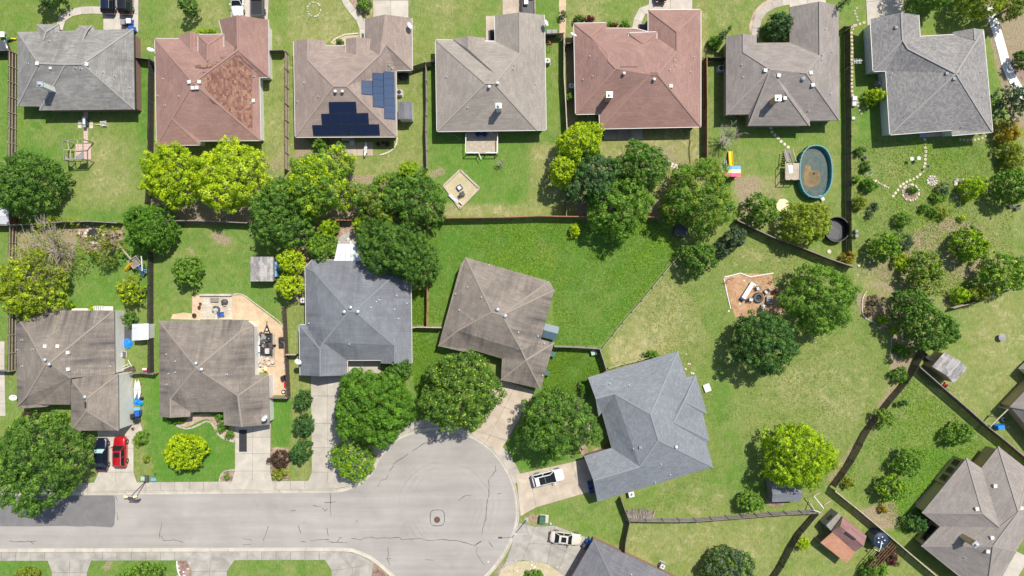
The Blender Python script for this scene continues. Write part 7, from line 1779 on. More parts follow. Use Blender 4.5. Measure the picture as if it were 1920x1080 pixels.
t = T('engine_parts', 'black tarped machine at the fence of the gravel yard', 'machine', *TZ(440, 300)); b = MB(); b.box((0, 0, .4), (1.1, 1.6, .75), .05, taper=.8); b.build('cover', 'black', t)
for k in range(4): b = MB(); b.rock((rg.uniform(-.3, .3), rg.uniform(-.4, .5), .8), .16, .8, rg); b.build('bundle', rg.choice(['lgrey', 'dgrey', 'navy']), t)
loose('orange plastic barrier against the gravel yard fence', 'barrier', 'barrier', *TZ(477, 425), (.3, 1.4, .6), 'orange')
loose('yellow plank beside the tarped machine', 'plank', 'plank', *TZ(450, 355), (1.2, .12, .08), 'yellow', .3)
loose('white jug against the gravel yard fence', 'jug', 'jug', *TZ(480, 618), (.28, .9, .4), 'white')
loose('thin grey pipes lying along the garage wall in the gravel yard', 'pipe', 'pipe', *TZ(318, 850), (.14, 3.2, .1), 'lgrey')
t = T('scooter', 'black and red mini bike in the gravel yard corner', 'bike', *TZ(462, 830), .2); b = MB(); b.box((0, .5, .45), (.7, .9, .5), .2, taper=.7); b.build('seat', 'black', t); b = MB(); b.box((.05, -.4, .4), (.22, .8, .2), -.1); b.build('frame', 'red', t); b = MB(); b.tube([(0, -.9, .3), (0, .9, .3)], .06, 6); b.build('axle', 'galv', t)
loose('red fuel can in the bottom corner of the gravel yard', 'fuel_can', 'can', *TZ(487, 985), (.25, .6, .4), 'red')

# kayaks and bins by the cream walled garage
def kayak(label, u, v, rz, L, w, mat, tips=None, z=.3):
    t = T('kayak', label, 'kayak', u, v, rz); n = 9; vs = []
    for i in range(n):
        s = -1 + 2 * i / (n - 1); hw = w / 2 * (1 - abs(s) ** 2.4) ** .8 + .01; x = s * L / 2; rk = .12 * s * s
        vs += [(x, -hw, z + rk), (x, -hw * .6, z - .14 + rk), (x, hw * .6, z - .14 + rk), (x, hw, z + rk), (x, hw * .5, z + .10 + rk), (x, -hw * .5, z + .10 + rk)]
    b = MB(); b.add(vs, [(i * 6 + j, i * 6 + (j + 1) % 6, (i + 1) * 6 + (j + 1) % 6, (i + 1) * 6 + j) for i in range(n - 1) for j in range(6)]); b.build('hull', mat, t, smooth=False)
    if tips:
        for s in (-1, 1): b = MB(); b.tube([(s * L * .40, 0, z + .06), (s * L / 2, 0, z + .14)], [w * .28, .03], 8); b.build('tip', tips, t)
    b = MB(); b.lathe([(.24, z + .07), (.28, z + .14), (.2, z + .14)], n=12, sx=1.4, sy=.8); b.build('cockpit_rim', 'lgrey' if mat == 'white' else 'black', t)
    for s in (-1, 1): b = MB(); b.box((s * L * .25, 0, z * .4), (.08, w * 1.1, z * .8)); b.build('rack', 'wood_mid', t)
kayak('left of the two white kayaks beside the cream wall', 256.3, 729, 1.53, 2.9, .46, 'white')
kayak('right of the two white kayaks beside the cream wall', 262.6, 729, 1.61, 2.9, .50, 'white')
kayak('white kayak with red tips lying across the patio edge', 687, 281, 1.47, 2.3, .42, 'white', 'red', .6)
SZ = lambda x, y: (215 + x / 5.14, 590 + y / 5.14)
def tarp(label, u, v, rx, ry, mat, seed):
    g = random.Random(seed); t = T('tarpaulin', label, 'tarpaulin', u, v); b = MB(); n = 12; m_ = 5; vs = [(0, 0, .45)]
    for i in range(1, m_):
        for k in range(n): a = k * 2 * math.pi / n; r = i / (m_ - 1) * g.uniform(.8, 1.12); vs.append((rx * r * math.cos(a), ry * r * math.sin(a), max(.02, .5 * (1 - (i / (m_ - 1)) ** 1.5) + g.uniform(-.10, .12))))
    fs = [(0, 1 + k, 1 + (k + 1) % n) for k in range(n)] + [(1 + (i - 1) * n + k, 1 + i * n + k, 1 + i * n + (k + 1) % n, 1 + (i - 1) * n + (k + 1) % n) for i in range(1, m_ - 1) for k in range(n)]
    b.add(vs, fs); b.build('sheet', mat, t); return t
tarp('crumpled blue tarpaulin between white shed and air conditioner', *SZ(130, 282), .75, .8, 'tarp', 3)
tarp('blue tarpaulin at the foot of the white kayaks', *SZ(228, 838), .7, .65, 'tarp', 5)
tarp('teal cloth beside the blue tarpaulin of the kayaks', *SZ(262, 858), .35, .4, 'teal', 6)
loose('black bag right of the blue tarpaulin of the kayaks', 'bag', 'bag', *SZ(268, 806), (.45, .4, .4), 'black', .4)
loose('light blue patterned cushion between kayaks and bins', 'cushion', 'cushion', *SZ(222, 906), (1.0, .5, .3), 'skyblue', .1)
def bin_(label, u, v, rz=0, mat='blue', lid=None):
    t = T('wheelie_bin', label, 'bin', u, v, rz); b = MB(); b.box((0, 0, .52), (.58, .62, .98), taper=1.12); b.build('body', mat, t); b = MB(); b.box((0, 0, 1.04), (.70, .74, .07)); b.build('lid', lid or mat, t)
    for s in (-1, 1): b = MB(); b.lathe([(.12, -.03), (.12, .03)], (0, 0, 0), 10); b.v = [(s * .28 + z, .36 + x, .12 + y) for x, y, z in b.v]; b.build('wheel', 'rubber', t)
    return t
bin_('dark bin beside the garage, below the patterned cushion', *SZ(210, 970), 0, 'dgrey', 'black')
bin_('blue bin beside the dark bin at the cream wall', *SZ(248, 945), 0, 'blue')
bin_('second dark bin at the cream wall, lowest one', *SZ(235, 1005), .1, 'dgrey', 'black')
bin_('blue bin in the shade of the dark slate roofed house', 1103, 1012, .4, 'blue', 'blue'); bin_('dark bin in the shade of the dark slate roofed house', 1097, 1020, .4, 'dgrey')
bin_('dark bin, upper one, in the shade of the blue grey garage', 1106, 906, .3, 'navy'); bin_('dark bin, lower one, in the shade of the blue grey garage', 1108, 917, .3, 'navy')
bin_('dark bin with open grey lid beside the top left driveway', 237, 46, 0, 'dgrey', 'grey'); bin_('bin with white lid beside the dark one on the top left driveway', 248, 44, 0, 'blue', 'white'); bin_('blue bin at the roof corner of the top left house', 253, 58, .3, 'blue')
bin_('grey bin, left one, right of the beige grey roofed house', 1029, 65, 0, 'grey'); bin_('grey bin, right one, right of the beige grey roofed house', 1039, 65, 0, 'grey')
bin_('green bin at the right wall of the tilted house', 1036, 663, -.3, 'green'); bin_('green bin lower down the right wall of the tilted house', 1026, 698, -.3, 'green')
# air conditioners
def ac(label, u, v, rz=0, mat='grey'):
    t = T('air_conditioner', label, 'air conditioner', u, v, rz); b = MB(); b.box((0, 0, .05), (1.0, 1.0, .1)); b.build('pad', 'concrete', t); b = MB(); b.box((0, 0, .5), (.78, .78, .8)); b.build('casing', mat, t)
    b = MB(); b.lathe([(.34, .9), (.34, .93), (.30, .93)], n=18); b.build('fan_ring', 'white' if mat != 'lgrey' else 'dgrey', t); b = MB(); [b.box((.14 * math.cos(a), .14 * math.sin(a), .92), (.26, .1, .02), a) for a in (0, 1.57, 3.14, 4.71)]; b.build('fan', 'lgrey', t)
    b = MB(); b.lathe([(.33, .905), (.33, .912)], n=18); b.build('fan_well', 'black', t)
ac('air conditioner beside the blue tarpaulin', 232, 664); ac('air conditioner right of the solar panelled roof', 750, 176, 0, 'lgrey'); ac('air conditioner right of the beige grey roofed house', 1026, 117); ac('air conditioner left of the large rose roofed house', 1071, 164)
ac('air conditioner left of the mauve roofed house', 1349, 131, 0, 'lgrey'); ac('air conditioner in the notch of the patterned roof house', 1646, 158); ac('air conditioner beside the dark slate roofed house', 1240, 1058, -.4); ac('air conditioner below the blue grey roof eave', 1182, 924, .25, 'white')
ac('air conditioner at the left wall of the slate roofed house', 571, 563)
# pool, tank, deck
m, nt, bs = newmat('murky pool water'); v = worldpos(nt)
f1 = mth(nt, 'ADD', mth(nt, 'MULTIPLY', noise(nt, v, 1.1, 6, .7, 1.0), .6), mth(nt, 'MULTIPLY', noise(nt, v, 5, 4, .7), .4))
a = mixc(nt, ramp(nt, f1, .40, .60), (0.030, 0.095, 0.105), (0.13, 0.125, 0.085))
a = mixc(nt, ramp(nt, noise(nt, v, 9, 3, .8), .62, .70), a, (0.36, 0.33, 0.22))
nt.links.new(a, bs.inputs['Base Color']); bs.inputs['Roughness'].default_value = .12; bump(nt, bs, noise(nt, v, 4, 3), .15, .03); M['pool_water'] = m
t = T('swimming_pool', 'oval teal above ground pool with murky water', 'swimming pool', 1523, 324)
def oval(a, bq, n=32, z=0): return [(a * math.copysign(abs(math.cos(t_)) ** .85, math.cos(t_)), bq * math.copysign(abs(math.sin(t_)) ** .85, math.sin(t_)), z) for t_ in [k * 2 * math.pi / n for k in range(n)]]
n = 32; o0, o1, i1, i0 = oval(2.43, 3.88), oval(2.47, 3.93, z=1.25), oval(2.32, 3.76, z=1.25), oval(2.2, 3.6, z=.15)
b = MB(); b.add(o0 + o1 + i1 + i0, [(r * n + k, r * n + (k + 1) % n, (r + 1) * n + (k + 1) % n, (r + 1) * n + k) for r in range(3) for k in range(n)]); b.build('wall', 'teal', t)
b = MB()
for k in range(n): p, q = Vector(oval(2.40, 3.86, z=1.29)[k]), Vector(oval(2.40, 3.86, z=1.29)[(k + 1) % n]); b.beam(p, q, .15, .06)
b.build('top_rail', pm('teal rim', (0.055, 0.20, 0.21), .5, .15), t)
b = MB(); b.add(oval(2.23, 3.66, z=.55), [tuple(range(n))]); b.build('water', 'pool_water', t)
M['algae'] = concrete('orange algae', (0.27, 0.19, 0.09), 1.6)
b = MB(); rg = random.Random(6); pts = [(-1.5,-1.9),(-.8,-2.2),(.1,-2.1),(.8,-1.6),(1.0,-.8),(.8,.1),(.2,.3),(-.3,.2),(-.6,1.0),(-1.4,.9),(-1.6,0),(-1.55,-1)]; b.add([(x * .95, y, .555) for x, y in smooth_path(pts, 4, True)], [tuple(range(len(pts) * 4))]); b.build('silt', 'algae', t)
b = MB(); b.lathe([(.16, .55), (.16, .6)], (0, -.2, 0), 12); b.build('drain', 'charcoal', t)
for k in range(0, 32, 2):
    p = Vector(oval(2.49, 3.96)[k]); b = MB(); b.box((p.x, p.y, .62), (.1, .1, 1.24), math.atan2(p.y, p.x)); b.build('upright', 'teal', t)
t = T('pool_deck', 'grey wooden deck with steps at the left of the oval pool', 'deck', 1477, 323)
for k in range(11): b = MB(); b.box((-.85 + k * .19 + .2, -.1, 1.2), (.17, 2.5, .05)); b.build('deck_board', 'wood_pale', t)
for k in range(7): b = MB(); b.box((-.15, 1.45 + k * .28, 1.05 - k * .16), (1.1, .25, .05)); b.build('step', 'wood', t)
for s in (-.75, .45): b = MB(); b.beam((s, 1.2, 2.0), (s - .1, 3.2, 1.0), .09); b.build('handrail', 'wood_pale', t)
for x, y in [(-1.15,1.2),(-1.15,-1.35),(.9,-1.35),(-.1,-1.35),(-1.15,0)]: b = MB(); b.box((x, y, 1.0), (.1, .1, 2.0)); b.build('post', 'wood', t)
for p, q in [((-1.15,1.2),(-1.15,-1.35)),((-1.15,-1.35),(.9,-1.35))]: b = MB(); b.beam((*p, 2.0), (*q, 2.0), .09, .05); b.build('railing', 'wood_pale', t)
loose('white towel lying on the pool deck', 'towel', 'towel', 1476, 320, (.6, 1.2, .04), 'white', .1, 1.22)
t = T('stock_tank', 'large round black tank beside the black fence', 'tank', 1563, 431); b = MB(); b.lathe([(1.75, 0), (1.85, 1.1), (1.9, 1.15), (1.78, 1.15), (1.70, .1)], n=28); b.build('wall', 'black', t); b = MB(); b.lathe([(1.7, .12), (1.6, .14)], n=28); b.build('water', 'black', t)
b = MB(); b.add([(-1.6, -1.0, .2), (.4, -1.5, .2), (.9, -.3, .2), (-.3, .9, .2), (-1.55, .3, .2)], [(0, 1, 2, 3, 4)]); b.build('liner', 'dgrey', t)
t = T('sand_table', 'round pale sand table by the yellowish feathery tree', 'sand table', 1466, 386); b = MB(); b.lathe([(.9, 0), (1.0, .4), (.85, .42)], n=20); b.build('rim', 'cream', t); b = MB(); b.lathe([(.86, .38), (.8, .40)], n=20); b.build('sand', 'sand', t)
t = T('trampoline_pump', 'pool pump with white filter below the oval pool', 'pump', 1540, 374); b = MB(); b.lathe([(.25, 0), (.28, .5), (.1, .6)], n=12); b.build('filter', 'white', t); b = MB(); b.box((-.5, .2, .2), (.5, .3, .35)); b.build('motor', 'lgrey', t)
t = T('water_tank', 'round dark blue rainwater tank by the white capped fence', 'water tank', 1638, 1004); b = MB(); b.lathe([(1.2, 0), (1.2, 1.9), (1.1, 2.05), (.4, 2.2)], n=28); b.build('body', 'tank', t)
for k in range(5): a = k * 1.256; b = MB(); b.lathe([(.28, 2.1), (.22, 2.24), (.1, 2.28)], (.5 * math.cos(a), .5 * math.sin(a), 0), 12, 1.3, .8); b.build('lobe', 'tank', t)
b = MB(); b.tube([(0, 0, 2.25), (-.2, -1.0, 2.3), (-.25, -1.6, 2.0), (-.7, -1.5, 1.6)], .08, 8); b.build('pipe', 'white', t)
t = T('arbour', 'long dark slatted arbour below the water tank', 'arbour', 1640, 1032, math.radians(48))
for k in range(4): b = MB(); b.box((0, -.55 + k * .36, 2.1), (4.8, .1, .14)); b.build('beam', 'wood_brown', t)
for sx in (-1, 0, 1):
    for sy in (-.5, .5): b = MB(); b.box((sx * 2.1, sy, 1.03), (.12, .12, 2.06)); b.build('post', 'wood_brown', t)
t = T('swing_frame', 'white metal swing frame in the narrow lower yard', 'swing frame', 1532, 942); L2 = lambda u, v, z: W(u, v, z) - t.location
b = MB(); [b.tube([L2(*p, z0), L2(*q, z1)], .07, 8) for p, q, z0, z1 in [((1526,930),(1544,953),1.9,2.0),((1544,953),(1538,961),2.0,1.2),((1517,940),(1527,957),.1,1.9),((1527,957),(1538,961),1.9,1.2)]]; b.build('frame', 'white', t)
b = MB(); b.beam(L2(1526,930,.1), L2(1536,924,.1), .12); b.beam(L2(1545,946,.1), L2(1557,939,.1), .12); b.build('plank', 'wood_pale', t)
# small deck behind the beige house
t = T('deck', 'small raised wooden deck with white rails behind the beige grey house', 'deck', 904, 266)
for k in range(20): b = MB(); b.box((0, 1.75 - k * .185, .55), (4.6, .165, .05)); b.build('deck_board', 'wood_pale', t)
for x in (-2.35, 2.35): b = MB(); b.beam((x, .9, 1.45), (x, -1.9, 1.45), .12, .06); b.build('handrail', 'white', t)
for x0, x1 in ((-2.35, -.5), (.6, 2.35)): b = MB(); b.beam((x0, -1.9, 1.45), (x1, -1.9, 1.45), .12, .06); b.build('handrail', 'white', t)
for x in (-2.35, -.5, .6, 2.35): b = MB(); b.box((x, -1.9, .72), (.1, .1, 1.45)); b.build('post', 'white', t)
for x in (-2.35, 2.35): b = MB(); b.box((x, .9, .72), (.1, .1, 1.45)); b.build('post', 'white', t)
b = MB(); b.beam((-.45, -1.95, 1.3), (-.1, -2.7, 1.2), .08); b.beam((-.45, -1.95, .5), (-.1, -2.7, .4), .08); b.build('gate', 'white', t)
t = T('table_set', 'dark round table on the shaded part of the deck', 'table', 903, 251); b = MB(); b.lathe([(.5, 1.25), (.5, 1.3)], n=16); b.build('top', 'navy', t); b = MB(); b.lathe([(.06, .6), (.06, 1.3), (.1, 1.32)], n=8); b.build('pole', 'white', t)
for s, w_ in ((-1, 'left'), (1, 'right')): c_ = chairx('dark blue chair on the %s of the round deck table' % w_, 903 + s * 7, 254, s * 2.4, 'navy'); c_.location.z = .58
# sand pit contents
t = T('fire_pit', 'square dark metal fire pit in the diamond sand pit', 'fire pit', 862, 352, .6); b = MB(); [b.box((sx * .33, sy * .33, .22), (.08 if sx else .74, .08 if sy else .74, .4)) if 0 else b.box((sx * .34, sy * .34, .22), ((.08, .74, .42) if sx else (.74, .08, .42))) for sx, sy in ((-1, 0), (1, 0), (0, -1), (0, 1))]; b.build('frame', 'dgrey', t); b = MB(); b.box((0, 0, .2), (.6, .6, .06)); b.build('grate', 'galv', t)
chairx('fallen dark folding chair below the square fire pit', 868, 364, 2.0, 'dgrey'); loose('grey plank bench at the lower left of the sand pit', 'bench', 'bench', 851, 373, (1.9, .5, .3), 'lgrey', -.75)
loose('small white board at the lower corner of the sand pit', 'board', 'board', 864, 381, (.8, .1, .4), 'white', -.75)
bare('young_tree', 'tiny pale star shaped shrub on the deck lawn', 'shrub', 940, 306, 9, 1.6, 'bark_pale', None, 16)
# basketball hoop by the kerb
t = T('basketball_hoop', 'portable basketball hoop leaning over the kerb near the driveway', 'basketball hoop', 275, 898); L2 = lambda u, v, z: W(u, v, z) - t.location
b = MB(); b.box((0, 0, .15), (.75, 1.1, .3), taper=.85); b.build('base', 'dgrey', t); b = MB(); b.box((-.4, .15, .35), (.55, .6, .12)); b.build('sandbag', 'greenlt', t)
b = MB(); b.beam((0, -.3, .3), (-.6, -1.6, 2.9), .09); b.beam((0, -.3, .3), (-.75, -1.3, 1.4), .06); b.build('pole', 'black', t)
b = MB(); b.box((-.65, -1.95, 3.05), (1.5, .06, 1.0)); b.build('backboard', 'dgrey', t); b = MB(); b.box((-.65, -1.99, 2.95), (.55, .03, .4)); b.build('target_square', 'white', t)
b = MB(); [b.beam((-.65 + .23 * math.cos(a), -2.25 + .23 * math.sin(a), 2.75), (-.65 + .23 * math.cos(a + .52), -2.25 + .23 * math.sin(a + .52), 2.75), .03) for a in [k * .5236 for k in range(12)]]; b.build('rim', 'orange', t)
b = MB(); [b.beam((-.65 + s * .4, -1.75, 3.2), (-.65 + s * .95, -1.6, 3.2), .3, .05) for s in (-1, 1)]; b.build('brace', 'cream', t)
loose('blue water meter lid in the lawn by the pavement', 'water_meter', 'water meter', 288, 899, (.72, .42, .05), 'skyblue'); loose('small dark meter box above the blue lid', 'meter_box', 'meter box', 291, 889, (.25, .42, .05), 'dgrey')
loose('dark rectangular mat on the driveway by the garage', 'door_mat', 'mat', 456, 826, (1.15, 3.3, .03), 'mat_dark', 0, .075)
loose('dark mat beside the beige roofed garage wall', 'door_mat', 'mat', 923, 66, (.6, 1.6, .03), 'mat_dark', 0, .06)
loose('grey mat in the entry of the rose roofed house', 'door_mat', 'mat', 1206, 52, (1.1, .9, .03), 'dgrey', 0, .09)
# street lamp
t = T('street_lamp', 'tall grey street lamp beside the sandy driveway', 'street lamp', 987, 974)
b = MB(); b.box((0, 0, .08), (.6, .6, .16)); b.build('footing', 'concrete', t); b = MB(); b.tube([(0, 0, .1), (0, 0, 6.0)], [.09, .05], 10); b.build('pole', 'lgrey', t)
b = MB(); b.tube([(0, 0, 5.8), (-.9, .02, 6.15), (-1.5, .02, 6.15)], .035, 6); b.build('arm', 'lgrey', t); b = MB(); b.box((-1.75, .02, 6.13), (.6, .25, .12), taper=.8); b.build('lamp_head', 'lgrey', t)
# transformer
t = T('transformer_box', 'green utility transformer on a concrete pad', 'transformer', 1018, 972, -.08); b = MB(); b.box((.15, 0, .06), (1.35, 1.2, .12)); b.build('pad', 'concrete_new', t); b = MB(); b.box((-.1, -.02, .5), (.9, 1.05, .8), taper=.96); b.build('cabinet', 'green', t); b = MB(); b.box((-.1, -.02, .92), (.95, .04, .03)); b.build('lid_seam', 'dgrey', t)
t = T('hydrant_cap', 'small white capped utility stub right of the transformer', 'utility stub', 1032, 981); b = MB(); b.lathe([(.18, 0), (.18, .3), (.1, .38)], n=12); b.build('body', 'lgrey', t)
b = MB(); b.lathe([(.45, .01), (.4, .03)], n=18); o = b.build('valve_cover', 'leaf_litter'); o.location = (*G(998, 970), .01); tag(o, 'round sunken lid in the grass left of the transformer', 'utility lid')
loose('upright white panel lid on the lawn right of the blue grey house', 'utility_box', 'utility box', 1325, 727, (1.0, 1.2, .3), 'offwhite', .35)
# lawn mowers
def mower(label, u, v, rz, mat):
    t = T('lawn_mower', label, 'lawn mower', u, v, rz); b = MB(); b.box((0, 0, .22), (.55, .65, .25), taper=.8); b.build('deck', mat, t); b = MB(); b.lathe([(.16, .3), (.18, .5), (.08, .55)], n=12); b.build('engine', 'black', t)
    b = MB(); [b.beam((s * .22, -.3, .3), (s * .22, -1.1, .9), .04) for s in (-1, 1)]; b.beam((-.22, -1.1, .9), (.22, -1.1, .9), .04); b.build('handle', 'dgrey', t)
    for sx in (-1, 1):
        for sy in (-1, 1): b = MB(); b.lathe([(.1, -.03), (.1, .03)], n=10); b.v = [(sx * .32 + z, sy * .28 + x, .1 + y) for x, y, z in b.v]; b.build('wheel', 'rubber', t)
mower('red push mower by the fence below the tan shed', 1771, 722, .85, 'red'); mower('blue folded mower beside the mauve roofed house at the right', 1880, 786, .1, 'lgrey'); mower('red mower leaning on the dark fence by the beige roofed house', 1029, 80, .2, 'red')
t = T('ride_on_mower', 'black ride on mower between tree and tan shed', 'ride on mower', 1736, 670, .8); b = MB(); b.box((0, 0, .5), (.8, 1.5, .5), taper=.7); b.build('body', 'black', t); b = MB(); b.box((0, -.4, .9), (.5, .4, .35)); b.build('seat', 'dgrey', t); [wheel(t, 0, s * .5, .25, .2) for s in (-1, 1)]
t = T('grill', 'blue covered grill in the corner by the right fence', 'grill', 1869, 799, .2); b = MB(); b.box((0, 0, .5), (1.1, .7, 1.0), taper=.85); b.build('cover', 'tarp', t)
t = T('garden_table', 'round grey metal table on the right hand lawn', 'table', 1874, 632); b = MB(); b.lathe([(.5, .55), (.55, .6), (.1, .66)], n=20); b.build('top', 'grey', t); b = MB(); b.lathe([(.06, 0), (.06, .6)], n=8); b.build('stem', 'dgrey', t); b = MB(); b.lathe([(.3, 0), (.28, .05)], n=14); b.build('foot', 'dgrey', t)
chairx('black chair, left of the pair at the right edge of the garden', 1892, 387, .2, 'black'); chairx('black chair, right of the pair at the right edge of the garden', 1904, 391, .1, 'dgrey')
loose('upper blue grey bin lid against the black fence', 'crate', 'crate', 1603, 434, (.5, .5, .6), 'grey'); loose('lower blue grey bin lid against the black fence', 'crate', 'crate', 1603, 443, (.5, .5, .6), 'grey')
loose('upper grey crate by the rose stepping stones', 'crate', 'crate', 1600, 186, (.75, .7, .5), 'lgrey'); loose('lower grey crate by the rose stepping stones', 'crate', 'crate', 1599, 196, (.65, .7, .5), 'lgrey'); loose('small flat grey crate further down the black fence', 'crate', 'crate', 1599, 222, (.5, .45, .2), 'lgrey')
loose('turquoise mat behind the patterned roof house', 'tub', 'tub', 1728, 252, (.9, .6, .3), 'skyblue')
loose('red and white cool box against the short fence', 'cool_box', 'cool box', *SZ(307, 530), (.62, .55, .5), 'red', 0); loose('white lid on the red cool box', 'white_panel', 'panel', *SZ(307, 520), (.64, .3, .08), 'white', 0, .5)
t = T('ladder', 'grey ladder leaning on the garage corner near the fence', 'ladder', *SZ(70, 530), .55)
for s in (-.2, .2): b = MB(); b.beam((-1.1, s, 1.6), (1.4, s, .1), .07); b.build('rail', 'lgrey', t)
for k in range(8): b = MB(); x = -1 + k * .31; b.beam((x, -.2, 1.54 - k * .186), (x, .2, 1.54 - k * .186), .04); b.build('rung', 'lgrey', t)
t = T('timber_stack', 'stack of dark boards behind the garage corner', 'timber stack', *SZ(140, 535), .35)
for k in range(6): b = MB(); b.box((0, -.4 + k * .15, .1 + .03 * k), (2.0, .12, .08), rnd.uniform(-.06, .06)); b.build('board', 'wood_mid', t)
loose('loose white pole on the grass below the air conditioner', 'pole', 'pole', *SZ(155, 480), (.08, 1.6, .08), 'white', .5)
tarp('heap of grey cloth beside the white plastic shed', *SZ(130, 105), .4, .3, 'lgrey', 9)
loose('dark weed mat left of the white plastic shed', 'weed_mat', 'mat', *SZ(125, 190), (1.1, 1.8, .02), 'dgrey')
tarp('dark tarpaulin beside the air conditioner of the solar roofed house', 756.5, 143, .9, .75, 'black', 12)
# porch and railings of house at left
t = T('porch_rail', 'white porch railing behind the house under the olive tree', 'porch', 196, 578)
for k in range(5): b = MB(); b.box((-.9 + k * .28, .0, .9), (.08, .8, .5)); b.build('baluster', 'white', t)
b = MB(); b.box((.9, -.1, .5), (1.4, .8, .1)); b.build('step', 'offwhite', t); b = MB(); b.box((-3.2, -.2, .5), (2.8, .4, .1)); b.build('rail', 'offwhite', t)
# patio furniture solar house
t = T('corner_sofa', 'grey L shaped patio sofa under the solar roof edge', 'sofa', 653, 262); b = MB(); b.box((0, .2, .3), (1.8, .7, .5)); b.box((.65, -.45, .3), (.7, .8, .5)); b.build('seat', 'lgrey', t); b = MB(); b.box((0, .55, .6), (1.8, .15, .5)); b.build('backrest', 'grey', t)
t = T('barbecue', 'grey barbecue with red cover left of the patio', 'barbecue', 636, 279); b = MB(); b.box((0, .2, .5), (.7, .55, 1.0)); b.build('cabinet', 'galv', t); b = MB(); b.box((.1, -.5, .45), (.6, .6, .8), taper=.8); b.build('cover', 'red', t)
for u, r_, l in ((710, .3, 'dark planter left of the large terracotta pot'), (727, .36, 'dark planter right of the large terracotta pot')): pot(l, u, 271, r_, 'black')
t = T('hose', 'coiled pale garden hose on the shaded soil', 'hose', 1108, 224)
b = MB(); pts = [(.9 * math.cos(a) * (1 - .1 * a / 6) * .55 + .1 * math.sin(3 * a), .45 * math.sin(a) + .05 * a, .05) for a in np.linspace(0, 12, 50)]; b.tube(pts, .03, 5); b.build('loops', 'greenlt', t)
t = T('garden_hose', 'thin green hose running across the deck lawn shade', 'hose', 850, 255); b = MB(); b.tube([(-1.6, .8, .04), (-.8, .3, .04), (.2, .1, .04), (1.0, -.5, .04), (1.6, -.8, .04)], .03, 5); b.build('run', 'greenlt', t)
t = T('antenna', 'thin white aerial on a pole by the black fence', 'aerial', 1583, 132); b = MB(); b.tube([(0, 0, 0), (0, 0, 4.2)], .03, 6); b.build('pole', 'lgrey', t); b = MB(); [b.beam((-.5 + k * .22, -.35, 4.1), (-.5 + k * .22, .35, 4.1 + .02), .04) for k in range(5)]; b.beam((-.6, 0, 4.1), (.6, .1, 4.15), .05); b.build('elements', 'white', t)
t = T('playhouse_wall', 'white plastic playhouse and bench at the left edge', 'garden furniture', 9, 67); b = MB(); b.box((0, 0, .6), (.8, .8, .06)); [b.box((sx * .35, sy * .35, .3), (.06, .06, .6)) for sx in (-1, 1) for sy in (-1, 1)]; b.build('table', 'white', t)
t = T('garden_tools', 'yellow and green push toys beside the white table at the left edge', 'toys', 20, 75); b = MB(); b.box((0, 0, .3), (.8, .5, .5), .3, taper=.7); b.build('cart', 'green', t); b = MB(); b.beam((.3, .1, .4), (1.0, .1, .2), .15); b.build('handle', 'yellow', t)
t = T('caravan', 'white flat roofed caravan corner at the right edge', 'caravan', 1925, 692); b = MB(); b.prism([(p[0] - G(1925, 692)[0], p[1] - G(1925, 692)[1]) for p in Gs([(1904,690),(1930,665),(1970,700),(1945,728)])], .5, 2.6); b.build('body', 'white', t); b = MB(); b.box((-.9, .6, 2.65), (1.2, .3, .1), .6); b.build('roof_rack', 'dgrey', t); wheel(t, 1.5, -1.4)
t = T('pergola', 'pale timber posts and beam left of the right edge house', 'pergola', 1868, 785); L2 = lambda u, v, z: W(u, v, z) - t.location
b = MB(); b.beam(L2(1857,799,2.2), L2(1891,766,2.2), .14, .14); b.build('beam', 'wood_pale', t); 
for u, v in ((1857,799),(1872,784),(1890,767)): b = MB(); q = L2(u, v, 2.15); b.beam((q.x, q.y, 0), q, .12); b.build('post', 'wood_pale', t)
for u, v, l, s in [(1703,300,'white metal flower ornament, left one in the wild garden',.3),(1716,299,'white metal flower ornament, right one in the wild garden',.3),(1733,314,'small dark blue pot beside the stepping stones',.22)]:
    t = T('garden_ornament', l, 'ornament', u, v); b = MB(); b.tube([(0, 0, 0), (0, 0, .9)], .03, 6); b.build('stem', 'dgrey', t); b = MB(); b.lathe([(.05, .85), (s, .95), (s * .7, 1.0), (.05, .92)], n=10); b.build('bowl', 'white' if 'white' in l else 'navy', t)
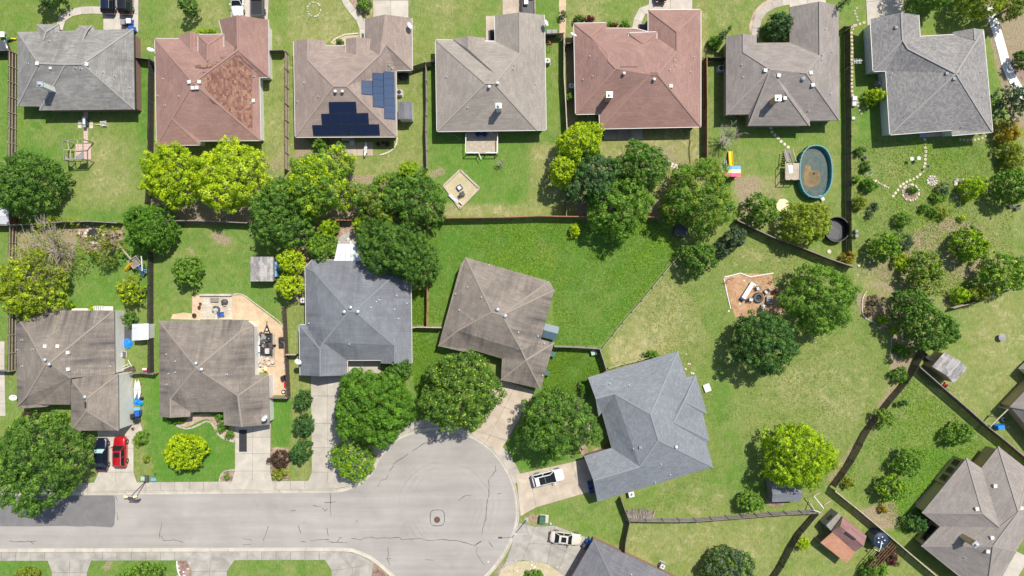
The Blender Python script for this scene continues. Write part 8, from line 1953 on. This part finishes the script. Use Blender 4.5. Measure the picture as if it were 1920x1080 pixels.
t = T('hoop', 'thin round wire hoop frame in the wild garden', 'hoop', 1627, 323); b = MB(); [b.tube([(.55 * math.cos(a), .55 * math.sin(a), .5), (.55 * math.cos(a + .4), .55 * math.sin(a + .4), .5)], .03, 5) for a in [k * .4 for k in range(16)]]; b.build('ring', 'lgrey', t)
b = MB(); [b.tube([(.55 * math.cos(a), .55 * math.sin(a), 0), (.55 * math.cos(a), .55 * math.sin(a), .5)], .03, 5) for a in (0, 2, 4)]; b.build('legs', 'lgrey', t)
for u, v, l in [(1505,452,'small round tyre planter under the feathery tree'),(1554,472,'pale round tyre planter near the rusty bush'),(1411,415,'small ring planter left of the diagonal fence')]:
    t = T('tyre_planter', l, 'planter', u, v); b = MB(); b.lathe([(.18, .05), (.3, 0), (.33, .12), (.2, .18)], n=14); b.build('ring', 'stone', t); b = MB(); b.lathe([(.2, .1), (.1, .12)], n=10); b.build('soil', 'charcoal', t)
chairx('small blue chair by the trees in the pool yard', 1403, 384, .4, 'blue', s=.9)
t = T('utility_box', 'pale green and dark box on the short fence right of the tilted house', 'box', 1116, 661, .2); b = MB(); b.box((-.4, .1, .35), (.55, .7, .7)); b.build('casing', 'greenlt', t); b = MB(); b.box((.15, .1, .4), (.5, .75, .8)); b.build('frame', 'dgrey', t)
for (u, v, n, seed, l) in [(170, 436, 26, 2, 'scattered white landscape stones round the fire pit'), (1350, 470, 8, 3, 'scattered stones under the shrub by the cedar fence'), (1000, 1062, 26, 5, 'white stones scattered in the gravel bed at the bottom'), (1290, 695, 10, 6, 'scattered rubble beside the blue grey roof'), (655, 452, 16, 7, 'cream boulders above the white patio roof'), (1620, 500, 12, 8, 'loose stones at the end of the black fence'), (345,1072,14,9,'pale stones in the bark bed')]:
    t = T('scattered_stones', l, 'stones', u, v); g = random.Random(seed)
    sp = {2: (2.2, 1.6), 5: (4.8, .9), 7: (1.3, .9), 8: (2.0, 1.5)}.get(seed, (1.0, 1.6))
    for k in range(n): b = MB(); b.rock((g.gauss(0, sp[0] * .6), g.gauss(0, sp[1] * .6), .04), g.uniform(.08, .22), .7, g); b.build('stone', g.choice(['stone_pale', 'stone', 'white', 'stone_rose']), t)
